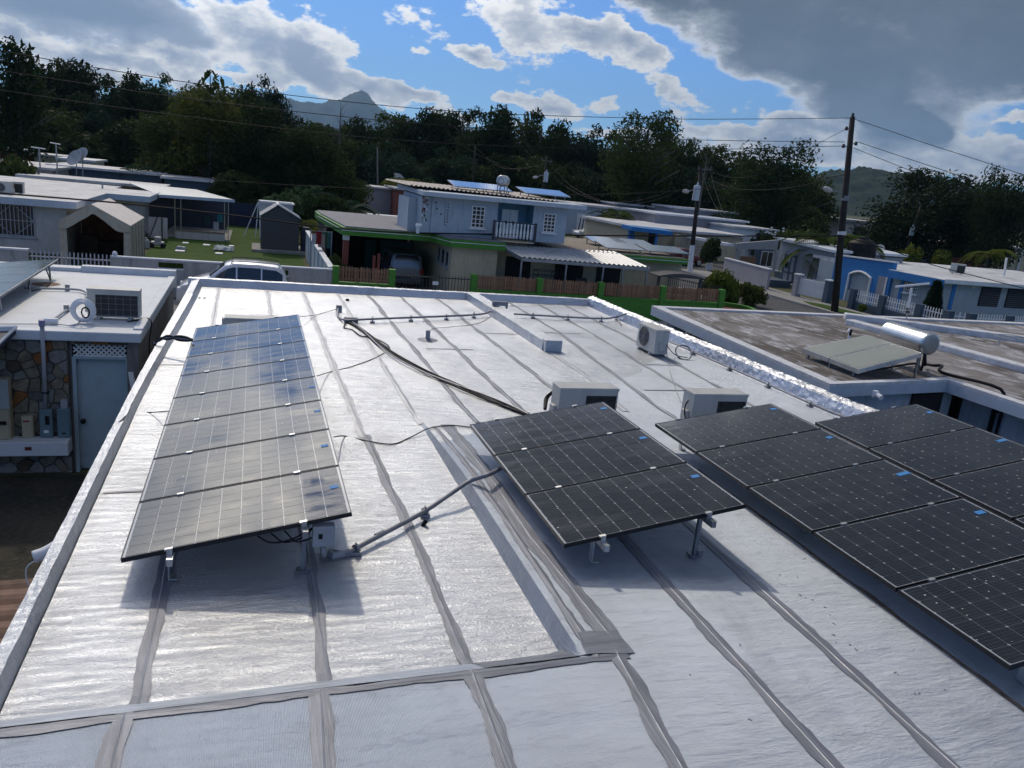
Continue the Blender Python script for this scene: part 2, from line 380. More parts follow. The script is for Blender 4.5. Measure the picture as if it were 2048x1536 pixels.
flat('kerb', [(31.5, 5), (31.7, 5), (31.7, 55.5), (31.5, 55.5)], .15, M['conc'], zb=-.1)
flat('grass_verge', [(32.0, 36.2), (33.6, 36.2), (33.2, 40.2), (32.5, 41.2), (32.1, 40)], .16, M['lawn'], zb=.05)
flat('yard', [(-9, 5), (-1.35, 5), (-1.35, 14.6), (-9, 14.6)], .006, M['dirtyconc'])
flat('yard', [(9.0, 5), (25, 5), (25, 22), (9.0, 22)], .006, M['dirtyconc'])

def hill(name, x0, x1, y0, y1, prof, mat, nx=160, ny=26, bump=0, seed=0):
    "ridge whose crest height follows prof(x)"
    xs = np.linspace(x0, x1, nx); b = MB(); vs = []; fs = []
    for j in range(ny):
        t = j/(ny-1); y = y0+(y1-y0)*t; s = math.sin(min(1, t/.62)*PI/2)**1.3 if t < .62 else math.cos((t-.62)/.38*PI/2)
        for x in xs:
            h = prof(x)*max(0, s)
            h += noise.fractal(Vector((x*.006+seed, y*.006, 3)), 1, 2, 5)*prof(x)*.10*s+noise.noise(Vector((x*.05+seed, y*.05, 0)))*bump*s+noise.noise(Vector((x*.13+seed, y*.13, 9)))*bump*.8*s
            vs.append((x+random.uniform(-1, 1)*bump*.3, y, h-2))
    for j in range(ny-1):
        for i in range(nx-1): fs.append((j*nx+i, j*nx+i+1, (j+1)*nx+i+1, (j+1)*nx+i))
    b.add(vs, fs); return b.build(name, mat, smooth=True, kind='structure')
M['farhill'] = gmat('far_forest', (.02, .035, .025), (.03, .045, .03), (.015, .025, .018), .012)
M['nearhill'] = gmat('hill_forest', (.012, .024, .012), (.02, .034, .016), (.008, .014, .007), .03)
def crest(pts, y):
    q = [aty(px, py, y) for px, py in pts]; xs = [p.x for p in q]; zs = [p.z for p in q]
    return lambda x: max(1, float(np.interp(x, xs, zs)))
hill('mountain', -1500, 3400, 6400, 7900, crest([(200, 205), (300, 178), (430, 190), (540, 185), (600, 205), (640, 210), (680, 200), (700, 189), (718, 184), (740, 198), (765, 222), (800, 238), (900, 250), (1100, 290)], 7330), M['farhill'], nx=300, ny=44, bump=6, seed=4)
hill('hill', 560, 1600, 880, 1250, crest([(1480, 400), (1600, 372), (1640, 350), (1690, 335), (1730, 331), (1770, 340), (1830, 352), (1900, 366), (1980, 374), (2048, 384), (2200, 395)], 1100), M['nearhill'], nx=240, ny=60, bump=7, seed=8)

# air between here and the mountains
hz = bpy.data.materials.new('pale_air'); hz.use_nodes = True; hz.node_tree.nodes.clear(); hn = NT(hz.node_tree)
ho = hn.n('ShaderNodeOutputMaterial'); pv = hn.n('ShaderNodeVolumePrincipled'); hn.nt.links.new(pv.outputs[0], ho.inputs['Volume'])
pv.inputs['Color'].default_value = (.42, .68, 1, 1); pv.inputs['Density'].default_value = 0.00008; pv.inputs['Anisotropy'].default_value = .2
hb = MB(); hb.box(-9500, 9500, -2500, 9500, -3, 1100); hb.build('haze', hz, kind='stuff')
# ---------------------------------------------------------------- the foil-covered house under the camera
def sstep(a, b, x):
    t = min(1, max(0, (x-a)/(b-a))); return t*t*(3-2*t)
def slab_z(y): return 2.6+.165*(1-sstep(7.0, 10.5, y))
def bevel_y(x): return 4.44+.035*x
def roof_z(x, y):
    "height of the membrane: a shallow basin, one step higher to the right and nearest the camera"
    if x > 2.135: return slab_z(y)
    yb = bevel_y(x)
    if y > yb: z = 2.6
    elif y > yb-.30: z = 2.6+.165*(yb-y)/.30
    else: z = 2.765
    if x > 2.10: z += (slab_z(y)-z)*(x-2.10)/.035
    return z
home = thing('foil_roof_house', 'low house with a silver foil wrapped flat roof carrying the solar arrays', 'house', (3.8, 10, 0))
xs = sorted(set([round(-1.31+.06*i, 3) for i in range(172)]+[2.10, 2.118, 2.135])); ys = [1.0+.07*j for j in range(271)]
def wr(x, y):
    a = noise.noise(Vector((x*1.4, y*3.1, 0)))*.007+noise.noise(Vector((x*4, y*9, 2)))*.0035
    return a*(1 if (x < 2.1 and y > 4.3) else .35)
bf, bm = MB(), []
vs = []; fs = []; mi = []
for y in ys:
    for x in xs: vs.append((x, y, roof_z(x, y)+wr(x, y)))
nx = len(xs)
for j in range(len(ys)-1):
    for i in range(nx-1):
        fs.append((j*nx+i, j*nx+i+1, (j+1)*nx+i+1, (j+1)*nx+i))
        cx, cy = (xs[i]+xs[i+1])/2, (ys[j]+ys[j+1])/2
        mi.append(1 if (2.1 < cx < 2.14 and 4.5 < cy < 9.6) or (cy < bevel_y(cx)-.02 or (cx > 2.135 and cy < 8.6+.9*(cx-2.1)+.25*noise.noise(Vector((cx, cy, 1))))) else 0)  # step face takes the dull foil so its bluish shade is painted in
b = MB(); b.v, b.f, b.mi = vs, fs, mi
b.build('roof_membrane', [M['foil'], M['foil_dull']], home, smooth=False)
M['homewall'] = pm('pale_house_wall', (.50, .47, .42), .85, dirt=(.25, .23, .2), streak=True)
b = MB(); b.box(-1.36, 8.86, 1.2, 19.96, 0, 2.5); b.build('wall', M['homewall'], home)
def ribbon(name, pts_in, pts_out, zi, zo_in, zo_out, mat, drop=.35, amp=.008, rows=3):
    "upstand: inner face, flat top, outer face, with puckers along its length"
    b = MB(); n = len(pts_in); vs = []; fs = []; m_ = rows+5
    for k in range(n):
        a, o = Vector(pts_in[k]), Vector(pts_out[k]); w = noise.noise(Vector((a.x*2, a.y*2.3, 5)))*amp*2; J = lambda q: noise.noise(Vector((a.x*11, a.y*11, q*3.7)))*amp*1.6+random.uniform(-1, 1)*amp*.45
        A0 = Vector((a.x, a.y, zi(k)-.01)); A1_ = Vector((a.x-(a.x-o.x)*.3, a.y-(a.y-o.y)*.3, zo_in(k)+w)); O = Vector((o.x, o.y, zo_out(k)+w*.6))
        vs.append(A0)
        for q in range(1, rows+1): p = A0.lerp(A1_, q/rows); vs.append(p+Vector((J(q), J(q+9)*.6, J(q+20)*.7)))
        for q in (1, 2, 3): vs.append(A1_.lerp(O, q/3)+Vector((J(q+30)*.5, J(q+40)*.5, J(q+50))))
        vs.append((o.x, o.y, zi(k)-drop))
    m_ = rows+5
    for k in range(n-1):
        for q in range(m_-1): fs.append((k*m_+q, k*m_+q+1, (k+1)*m_+q+1, (k+1)*m_+q))
    b.add(vs, fs); return b.build(name, mat, home)
N_ = 130
yy = [4.35+(19.97-4.35)*k/N_ for k in range(N_+1)]
ribbon('parapet', [(-1.315+.21*sstep(9, 20, y), y) for y in yy], [(-1.44+.10*sstep(10, 20, y), y) for y in yy], lambda k: 2.6, lambda k: 2.72+.04*(yy[k] > 18), lambda k: 2.71, M['foil'], amp=.004)
xx = [-1.42+(8.9+1.42)*k/110 for k in range(111)]
ribbon('parapet', [(x, 19.86) for x in xx], [(x, 20.10) for x in xx], lambda k: 2.6, lambda k: 2.765, lambda k: 2.77, M['foil'], amp=.005)
ye = [3.0+(20.02-3.0)*k/420 for k in range(421)]
rx = lambda y: 8.99-.30*sstep(9.5, 20, y)
ribbon('parapet', [(rx(y), y) for y in ye], [(rx(y)+.22, y) for y in ye], lambda k: slab_z(ye[k]), lambda k: slab_z(ye[k])+.20, lambda k: slab_z(ye[k])+.255, M['foil_shiny'], amp=.007, rows=4)
# curb that covers a pipe run in the middle of the roof
b = MB(); n = 46; vs = []; fs = []
for k in range(n+1):
    y = 14.2+(19.9-14.2)*k/n; w = lambda: random.uniform(-.006, .006); x0 = 5.40-.12*k/n
    vs += [(x0-.02+w(), y, 2.59), (x0+w(), y, 2.785+w()), (x0+.30+w(), y, 2.79+w()), (x0+.36+w(), y, 2.59)]
for k in range(n):
    for q in range(3): fs.append((k*4+q, k*4+q+1, k*4+q+5, k*4+q+4))
fs.append((0, 1, 2, 3)); b.add(vs, fs); b.build('curb', M['foil'], home)
b = MB(); b.box(5.40, 5.74, 14.05, 14.28, 2.6, 2.83); b.build('curb_end_cap', M['foil'], home, bevel=.01)

def seam(pts, w, mat='tape', bead=True, h=.006, ragged=.022, zf=None):
    "mastic strip following the membrane, ragged along both edges, with a bright lap bead in the middle"
    P = []; pts = [Vector((p[0], p[1])) for p in pts]
    for a, c in zip(pts[:-1], pts[1:]):
        m = max(2, int((c-a).length/.09)); P += [a.lerp(c, k/m) for k in range(m)]
    P.append(pts[-1]); zf = zf or roof_z; vs = []; fs = []; bb = MB(); bv = []; ph = random.uniform(0, 50)
    for k, p in enumerate(P):
        d = (P[min(k+1, len(P)-1)]-P[max(k-1, 0)]).normalized(); s_ = Vector((-d.y, d.x))
        wl = w*.5+noise.noise(Vector((k*.16, ph, 0)))*ragged*1.6+random.uniform(-1, 1)*ragged*.3; wrr = w*.5+noise.noise(Vector((k*.16, ph, 7)))*ragged*1.6+random.uniform(-1, 1)*ragged*.3
        c = p+s_*noise.noise(Vector((k*.07, ph, 3)))*.012
        for q, e in ((c+s_*wl, .0), (c+s_*.012, .002), (c, .004), (c-s_*.012, .002), (c-s_*wrr, .0)):
            vs.append((q.x, q.y, zf(q.x, q.y)+wr(q.x, q.y)+h+e))
        bv.append((c.x, c.y, zf(c.x, c.y)+wr(c.x, c.y)+h+.003))
    for k in range(len(P)-1):
        for q in range(4): fs.append((k*5+q, k*5+q+1, k*5+q+6, k*5+q+5))
    o = MB().add(vs, fs).build('seam_strip', M[mat], home)
    if bead:
        bb.tube(bv, [.003+.003*abs(noise.noise(Vector((k*.21, ph, 1)))) for k in range(len(bv))], 5); bb.build('lap_bead', M['bead'], o)
    return o
for x, w in ((-.62, .10), (.47, .10), (1.39, .10)):
    seam([(x+.03, bevel_y(x)-.02), (x, 7), (x-.05*(x > 1), 9.2)], w, 'tape')
for x, w, m in ((-.66, .10, 'tape_pale'), (.42, .10, 'tape_pale'), (1.25, .11, 'tape_pale')): seam([(x+.06, 9.1), (x, 13), (x-.08, 19.8)], w, m)
for x, m in ((2.05, 'tape_pale'), (2.81, 'tape'), (3.63, 'tape'), (4.56, 'tape')): seam([(x+.05, 9.6), (x, 14), (x-.06, 19.8)], .085, m)
for xa, xb in ((5.95, 6.42), (6.9, 7.22), (7.7, 8.0)): seam([(xa-.1, 8.6), (xa+.1, 11.5), (xb, 16), (xb, 19.8)], .08, 'tape')
for pts in ([(2.1, 1.2), (2.3, 3.4), (2.40, 4.4)], [(3.12, 1.2), (3.2, 5), (3.25, 8.6), (3.5, 9.6)], [(3.85, 1.2), (3.97, 5), (4.05, 8.6), (4.4, 9.6)], [(-.66, 1.2), (-.62, 4.12)], [(.28, 1.2), (.42, 4.16)], [(1.26, 1.2), (1.36, 4.19)]):
    seam(pts, .112, 'tape', ragged=.028)
seam([(2.42, 4.2), (2.36, 6), (2.42, 9.5)], .16, 'tape', ragged=.03)
seam([(2.235, 4.2), (2.24, 9.4)], .07, 'tape', bead=False, ragged=.02)
seam([(-1.3, bevel_y(-1.3)-.33), (0, bevel_y(0)-.33), (2.45, bevel_y(2.45)-.33)], .07, 'tape_x', bead=False, ragged=.02)
seam([(-1.3, bevel_y(-1.3)-.15), (0, bevel_y(0)-.15), (1.5, bevel_y(1.5)-.15)], .27, 'tape_pale_x', bead=False, ragged=.012, h=.008)
seam([(1.45, bevel_y(1.45)-.15), (2.1, bevel_y(2.1)-.15), (2.48, bevel_y(2.48)-.2)], .26, 'tape_x', bead=False, ragged=.02, h=.012)
seam([(5.5, 14.0), (5.52, 12), (5.3, 10.2)], .10, 'tape_pale')
for x0, x1, y in ((3.05, 3.95, 14.0), (4.6, 5.35, 15.6), (5.8, 6.9, 15.9), (-.6, .4, 11.9), (6.2, 7.0, 11.4), (-1.28, -.62, 7.6), (-1.28, -.62, 12.4), (7.1, 7.9, 13.2)):
    seam([(x0, y), (x1, y+.02)], .035, 'tape_x', bead=False, ragged=.008)

# ---------------------------------------------------------------- solar arrays
PW, PD, PITCHY = 1.669, 1.0, 1.02
fm = MB(); fw = .009; T = .036
fm.box(0, PW, 0, fw, -T, 0); fm.box(0, PW, PD-fw, PD, -T, 0); fm.box(0, fw, fw, PD-fw, -T, 0); fm.box(PW-fw, PW, fw, PD-fw, -T, 0)
frame_me = fm.mesh('solar_panel', M['frame'])
sh = MB(); sh.box(fw, PW-fw, fw, PD-fw, -.012, -.004); sheet_me = sh.mesh('backsheet', M['backsheet'])
cx_, cy_ = (PW-.05)/10, (PD-.036)/6
def cell_poly(ox, oy):
    w, h, c = cx_-.0042, cy_-.0042, .0085
    return [(ox+c, oy), (ox+w-c, oy), (ox+w, oy+c), (ox+w, oy+h-c), (ox+w-c, oy+h), (ox+c, oy+h), (ox, oy+h-c), (ox, oy+c)]
ce = MB(); ce.prism(cell_poly(0, 0), -.004, -.0022); cell_me = ce.mesh('cell', M['cell'])
cs = MB()
for i in range(10):
    for j in range(6): cs.prism(cell_poly(.0271+i*cx_, .0201+j*cy_), -.004, -.0022)
cells_me = cs.mesh('cell', M['cell'])
tp = MB(); tp.box(0, .085, 0, .06, -.001, .0015); tape_me = tp.mesh('masking_tape', M['tapeblue'])
def array(o, tilt, n, label, tapes, single=99, first_label=None, small=0):
    A = thing('solar_array', label, 'solar panels', o)
    ct, st_ = math.cos(tilt), math.sin(tilt)
    L = lambda x, y, z: Vector((o[0]+x*ct-z*st_, o[1]+y, o[2]+x*st_+z*ct))
    for i in range(n):
        p = inst(frame_me, A, (0, i*PITCHY, 0), rot=(0, -tilt, 0)); inst(sheet_me, p)
        if i < single:
            for a in range(10):
                for c in range(6): inst(cell_me, p, (.0271+a*cx_, .0201+c*cy_, 0))
        else: tag(inst(cells_me, p), kind='stuff')
        if i in tapes:
            tx, ty, sc = tapes[i]; inst(tape_me, p, (tx, ty, 0), rotz=random.uniform(-.2, .2), scale=(sc, 1, 1))
    Ly = n*PITCHY
    for rxl in (.33, 1.30):
        b = MB(); b.bar(L(rxl, -.10, -T-.03), L(rxl, Ly+.06, -T-.03), .042, .056); b.build('mounting_rail', M['alu'] if rxl < 1 else M['alu_dark'], A)
        for i in range(n+1):
            y = i*PITCHY-.01; b = MB(); b.obox(L(rxl, y, .004), (.055, 0, .055*st_), (0, .03, 0), (0, 0, .014))
            if i in (0, n): b.obox(L(rxl, y-(.012 if i == 0 else -.012), -.03), (.04, 0, 0), (0, .012, 0), (0, 0, .07))
            b.build('panel_clamp', M['alu'], A)
        for k in range(max(2, n//2+1)):
            y = .12+k*(Ly-.3)/max(1, n//2); q = L(rxl, y, -T-.055); zb = roof_z(q.x, q.y)+.008
            b = MB()
            if rxl < 1: b.box(q.x-.03, q.x+.03, q.y-.04, q.y+.04, zb, zb+.012); b.box(q.x-.034, q.x-.024, q.y-.03, q.y+.03, zb, q.z+.05)
            else:
                b.bar((q.x, q.y, zb), (q.x, q.y, q.z+.03), .034, .034); b.box(q.x-.05, q.x+.05, q.y-.045, q.y+.045, zb, zb+.014); b.box(q.x+.02, q.x+.07, q.y-.03, q.y+.03, zb+.014, zb+.05)
            b.build('mounting_foot', M['alu'] if rxl < 1 else M['alu_dark'], A)
    return A, L
PI_T = RAD
A1, L1 = array((-.875, 5.78, 2.852), RAD(10.5), 8, 'long row of eight solar panels on the left side of the silver roof', {0: (1.55, .52, .8), 1: (1.55, .52, .8), 2: (1.56, .6, .8), 3: (1.56, .55, .8)}, single=5)
A2, L2 = array((2.407, 5.366, 3.003), RAD(10.03), 3, 'block of three dark solar panels in the middle of the silver roof', {0: (1.53, .66, .9), 1: (1.53, .72, .9), 2: (1.53, .75, .9)})
A3, L3 = array((4.797, 3.332, 3.010), RAD(9.6), 5, 'dark row of five solar panels, second from the right edge of the roof', {0: (1.5, .7, 1), 1: (1.52, .68, 1.1), 2: (1.5, .6, 1.8), 3: (1.53, .7, .9), 4: (1.53, .78, .9)})
A4, L4 = array((7.243, 3.390, 3.012), RAD(9.47), 5, 'dark solar panels along the right hand parapet, partly cut by the edge of the view', {2: (1.5, .7, 1), 3: (1.5, .5, 1.6), 4: (1.53, .62, 1)})
b = MB(); q = L1(1.40, .06, -.14); b.box(q.x-.05, q.x+.12, q.y-.06, q.y+.03, q.z-.10, q.z+.07); b.build('junction_box', M['pvc'], A1, bevel=.006)
b = MB(); b.box(q.x-.005, q.x+.025, q.y-.066, q.y-.058, q.z-.03, q.z+.01); b.build('knockout_plug', M['black'], A1)
for k in range(3):
    b = MB(); a0 = L1(.95+.1*k, .04, -.06); b.tube(smooth_path([a0, a0+Vector((.10, -.02, -.05-.02*k)), a0+Vector((.25, 0, -.04)), L1(1.36, .05, -.09)]), .007, 6); b.build('panel_lead', M['black'], A1)

# ---------------------------------------------------------------- conduits, cables and vents on the roof
def on(px, py, h=0.0):
    p = at(px, py, 2.6+h)
    for _ in range(6): p = at(px, py, roof_z(p.x, p.y)+h)
    return p
def strap(par, p, d=(1, 0, 0), r=.022):
    z0 = roof_z(p.x, p.y)+.004; b = MB()
    b.box(p.x-.045, p.x+.045, p.y-.04, p.y+.04, z0, z0+.03); b.build('strap_block', M['alu_dark'], par, bevel=.004)
    b = MB(); d = Vector(d).normalized(); b.tube([p-d*.016, p+d*.016], r*1.6, 10); b.bar((p.x, p.y, z0+.03), (p.x, p.y, p.z+r*2.4), .014, .03); b.build('strap', M['alu_dark'], par)
t = thing('conduit', 'thick grey conduit bending from the left solar row across to the middle block', 'conduit', on(706, 1103))
e0 = Vector((q.x+.04, q.y, q.z-.10)); e1 = on(655, 1106, .03)
path = smooth_path([e0, (e0.x+.005, e0.y-.01, e0.z-.10), (e1.x-.01, e1.y, e1.z+.02), on(690, 1106, .035), on(712, 1096, .05), on(780, 1060, .07), on(850, 1022, .07), on(905, 985, .14), on(940, 962, .19), on(975, 950, .13), on(1003, 936, .12), on(1060, 905, .15)], 8)
b = MB(); b.tube(path, .022, 10); b.build('pipe', M['galv'], t, smooth=True)
for a in ((712, 1096), (850, 1022)): strap(t, on(*a, .06), (1, .9, 0))
b = MB(); b.tube([on(752, 1073, .065), on(768, 1065, .067)], .027, 10); b.build('coupling', M['galv'], t)
b = MB(); b.tube([on(646, 1098, .02), on(668, 1112, .025), on(700, 1104, .03)], .032, 10); b.build('elbow', M['pvc'], t)
t = thing('conduit', 'straight grey conduit on little blocks, running right to the curb across the far roof', 'conduit', on(820, 636))
b = MB(); b.tube(smooth_path([on(676, 618, .09), on(676, 632, .03), on(692, 640, .06), on(745, 638, .08), on(900, 632, .08), on(955, 629, .08), on(978, 624, .10), on(984, 612, .16), aty(992, 611, 17.9)], 6), .022, 8); b.build('pipe', M['galv'], t)
for a in ((745, 638), (822, 635), (893, 632.5), (948, 629)): strap(t, on(*a, .08))
p = on(678, 616, .08); b = MB(); b.box(p.x-.06, p.x+.06, p.y-.05, p.y+.05, p.z-.07, p.z+.06); b.build('conduit_fitting', M['galv'], t, bevel=.008)
p = on(690, 639, .05); b = MB(); b.box(p.x-.02, p.x+.26, p.y-.05, p.y+.05, p.z-.05, p.z+.05); b.build('conduit_box', M['galv'], t, bevel=.008)
t = thing('conduit', 'grey conduit on blocks beyond the curb, ending over the right parapet', 'conduit', on(1130, 634))
b = MB(); b.tube(smooth_path([on(1028, 628, .08), on(1100, 632, .08), on(1200, 637, .08), on(1232, 634, .10), on(1250, 628, .2), on(1266, 626, .22)], 6), .022, 8); b.build('pipe', M['galv'], t)
b = MB(); b.tube(smooth_path([on(1232, 635, .08), on(1238, 642, .05), on(1243, 650, .02)], 5), .016, 8); b.build('drop_pipe', M['galv'], t)
for a in ((1066, 630), (1136, 634), (1203, 637), (1234, 634)): strap(t, on(*a, .08))
p = on(995, 611, .20); t = thing('pull_box', 'open grey pull box with a short pipe sitting on top of the curb', 'junction box', (p.x, p.y, 2.8))
b = MB(); b.box(p.x-.13, p.x+.25, p.y-.05, p.y+.05, 2.80, 2.90); b.build('box_body', M['galv'], t, bevel=.008)
b = MB(); b.tube([(p.x+.2, p.y, 2.86), (p.x+.24, p.y, 2.74)], .03, 8); b.build('box_outlet', M['pvc'], t)
t = thing('conduit', 'grey conduit with clips laid along the foot of the shiny right parapet', 'conduit', on(1530, 770))
pp = [Vector((rx(y)-.13, y, slab_z(y)+.06)) for y in (15.6, 14, 12, 10.5, 9.4, 8.6)]
b = MB(); b.tube(smooth_path(pp, 4), .018, 8); b.build('pipe', M['galv'], t)
for y in (14.2, 12.9, 11.7, 10.55, 9.4): strap(t, Vector((rx(y)-.13, y, slab_z(y)+.06)), (0, 1, 0), .018)
t = thing('cable_bundle', 'loose bundle of thick black cables crossing the silver roof diagonally', 'cables', on(880, 760))
main = [(694, 642), (722, 660), (760, 690), (800, 716), (850, 742), (905, 766), (960, 790), (1010, 812), (1055, 830)]
for k in range(5):
    pts = []
    for i, a in enumerate(main):
        s_ = .11*math.sin(i*.9+k*1.7)*(1 if k < 2 else .35)+(k-2)*.016; c = on(*a, .016+.012*(k % 2)); pts.append(c+Vector((s_*.6, s_*.7, abs(s_)*.12)))
    b = MB(); b.tube(smooth_path(pts, 6), .014 if k < 4 else .011, 7); b.build('cable', M['black'] if k != 1 else M['galv'], t)
b = MB(); b.tube(smooth_path([on(692, 645, .03), on(688, 655, .02), on(705, 660, .02), on(722, 672, .02), on(745, 675, .02), on(775, 690, .03), on(782, 706, .02), on(800, 716, .02)], 6), .012, 7); b.build('cable', M['black'], t)
def wire(name, label, pts, r=.006, mat='black', cat='cable', n=6):
    b = MB(); b.tube(smooth_path(pts, n), r, 6); return b.build(name, M[mat], None, label=label, cat=cat)
wire('thin_cable', 'thin dark wire from the left solar row to the fitting at the far roof', [on(596, 634, .2), on(630, 630, .03), on(660, 622, .03), on(676, 617, .08)])
wire('thin_cable', 'thin dark wire from the left solar row up to the cable bundle', [on(634, 752, .2), on(660, 744, .01), on(700, 734, .01), on(745, 718, .01), on(768, 706, .01)], .007)
wire('thin_cable', 'thin dark wire winding from the left solar row to the middle block over the step', [on(668, 874, .25), on(690, 872, .01), on(735, 882, .01), on(785, 888, .01), on(820, 875, .01), on(860, 856, .015), on(905, 851, .015), on(950, 856, .03), on(975, 860, .2)], .007)
wire('thin_cable', 'thin pale wire arching from the vent stub to the far conduit', [on(860, 675, .02), on(859, 664, .1), on(868, 657, .12), on(900, 654, .01), on(940, 650, .01), on(965, 643, .01), on(978, 634, .02)], .006, 'galv')
wire('thin_cable', 'thin wire from the curb box out to the far right corner of the roof', [on(1012, 612, .18), on(1060, 612, .1), on(1130, 606, .1), on(1176, 600, .16)], .005, 'galv')
wire('thin_cable', 'thin grey wire trailing from the fan unit down to the coil by the solar panels', [on(1333, 695, .2), on(1336, 725, .01), on(1345, 760, .01), on(1362, 805, .01)], .006, 'galv')
wire('thin_cable', 'thin dark wire draped over the left parapet beside the solar row', [Vector((-1.5, 9.35, 2.3)), Vector((-1.46, 9.4, 2.6)), Vector((-1.36, 9.4, 2.735)), on(262, 826, .01), on(300, 825, .01), on(340, 822, .2)], .007)
t = thing('armoured_cable', 'thick dark cables lying across the left parapet by the top of the solar row', 'cable', on(340, 680))
for k in range(3):
    b = MB(); b.tube(smooth_path([aty(309, 690-3*k, 13.2), aty(318, 677+2*k, 13.2), aty(336, 678-3*k, 13.1), aty(355, 673+3*k, 13.0), aty(372, 675+3*k, 12.9), aty(384, 680, 12.8)], 6), .022, 7); b.build('cable', M['galv'] if k == 1 else M['black'], t)
p = on(855, 680); t = thing('vent_stub', 'short grey pipe stub standing in a smeared collar of mastic', 'pipe', p)
b = MB(); b.tube([p, p+Vector((0, 0, .19))], .045, 12); b.build('pipe', M['pvc'], t)
b = MB(); b.lathe(p, [(.2, .004), (.12, .012), (.05, .03)], 14); b.build('mastic_collar', M['tape'], t)
p = on(845, 1052); t = thing('offcut', 'bent black rubber offcut lying near the conduit strap', 'debris', p)
b = MB(); b.tube([p, p+Vector((.03, .0, .05)), p+Vector((.02, .02, .02))], .02, 7); b.build('rubber_piece', M['black'], t)
p = on(695, 599, .03); b = MB(); b.lathe(p-Vector((0, 0, .03)), [(.04, 0), (.05, .03), (.02, .05)], 10); b.build('rubber_cap', M['black'], label='small black cap lying at the far side of the silver roof', cat='cap')
for (px, py, l) in ((402, 596, 'pair of dark patches of tape in the far left roof corner'), (419, 569, 'dark wad of mastic in the far left parapet corner')):
    p = on(px, py); b = MB()
    for k in range(2): b.box(p.x-.05+.1*k, p.x-.01+.1*k, p.y-.06, p.y+.06, p.z+.003, p.z+.014+.02*(px > 410))
    b.build('tape_patch', M['galv'], label=l, cat='patch')
# footprints of grime: little scuffs on the right hand slab
M['scuff'] = pm('grey_scuff', (.21, .225, .26), .8, var=.3)
b = MB()
for px, py in ((1600, 1190), (1612, 1196), (1625, 1200), (1660, 1230), (1668, 1248), (1667, 1270), (1672, 1285), (1700, 1290), (1712, 1300), (1790, 1345), (1796, 1350), (1830, 1388), (1838, 1387), (1480, 1290), (1560, 1150), (1610, 1118), (1595, 1155), (1380, 1350), (1650, 1215), (1890, 1380), (1500, 1440)):
    p = on(px, py); a = random.uniform(0, 3); l = random.uniform(.008, .03)
    b.obox((p.x, p.y, p.z+.003), (math.cos(a)*l, math.sin(a)*l, 0), (-math.sin(a)*.008, math.cos(a)*.008, 0), (0, 0, .002))
tag(b.build('grime_fleck', M['scuff'], home), kind='stuff')
# brown line of dirt under the third row
M['grime'] = pm('brown_grime', (.10, .075, .055), .9, var=.5, scale=20)
seam([(4.83, 2.6), (4.86, 4), (4.88, 6), (4.9, 7.5)], .035, 'grime', bead=False, ragged=.02)

# ---------------------------------------------------------------- air conditioners
def ac_unit(loc, rz, label, w=.80, d=.30, h=.56, fan=True, guard='fin', casing='ac', cf=.45):
    t = thing('air_conditioner', label, 'air conditioner', (0, 0, 0), 'outdoor air conditioner units')
    b = MB(); b.box(-w/2, w/2, -d/2, d/2, .05, h); b.build('casing', M[casing], t, bevel=.012)
    b = MB(); b.box(-w/2-.006, w/2+.006, -d/2-.006, d/2+.006, h-.035, h+.004); b.build('lid', M[casing], t, bevel=.008)
    b = MB(); b.box(-w/2+.03, w/2-cf*w, d/2+.001, d/2+.006, .08, h-.10); b.build('coil', M['fin'], t)
    b = MB()
    x0_, x1_ = -w/2+.03, w/2-cf*w; nn_ = int((x1_-x0_)/.12)+1
    for i in range(nn_): b.box(x0_+i*.12, x0_+i*.12+.005, d/2+.006, d/2+.010, .08, h-.10)
    for i in range(4): b.box(x0_, x1_, d/2+.010, d/2+.014, .1+i*.1, .104+i*.1)
    b.build('coil_guard', M[guard], t)
    if fan:
        b = MB(); b.lathe((-.10, -d/2-.001, .31), [(.2, 0), (.205, .008), (.19, .012), (.0, .004)], 24, axis=(0, -1, 0)); b.build('fan_shroud', M['fin'], t)
        b = MB()
        for r in (.05, .09, .13, .17, .2): b.tube([(-.10+r*math.cos(a*PI/12), -d/2-.016, .31+r*math.sin(a*PI/12)) for a in range(25)], .0035, 4, cap=False)
        for a in range(8): b.bar((-.10, -d/2-.017, .31), (-.10+.2*math.cos(a*PI/4), -d/2-.017, .31+.2*math.sin(a*PI/4)), .005)
        b.build('fan_guard', M['acgrey'], t)
    b = MB(); b.box(w/2-.0, w/2+.05, -.06, .08, .12, .30); b.build('valve_cover', M[casing], t, bevel=.01)
    for s_ in (-1, 1):
        b = MB(); b.box(s_*w*.3-.03, s_*w*.3+.03, -d/2-.03, d/2+.03, .0, .05); b.build('foot', M['acgrey'], t)
    t.location = loc; t.rotation_euler = (0, 0, rz); WL[t.name] = Vector(loc); tag(t, label); return t
p = on(1303, 713)
ac_unit((p.x+.17, p.y+.37, 2.605), -PI/2, 'beige outdoor fan unit with round grille beside a grey cable coil on the silver roof', h=.54)
p = at(1178, 776, 3.2); ac_unit((p.x, p.y+.1, slab_z(p.y)+.004), PI, 'outdoor unit behind the middle solar block with thick black insulated hoses on its left', w=.84)
p = at(1440, 790, 3.2); ac_unit((p.x, p.y+.1, slab_z(p.y)+.004), PI, 'outdoor unit behind the third solar row with a thin black cable coil at its left', w=.84)
p = aty(505, 637, 14.55); ac_unit((p.x, 14.65, 2.605), PI, 'outdoor unit half hidden behind the top end of the left solar row', w=.92, h=max(.3, p.z-2.6), fan=False)
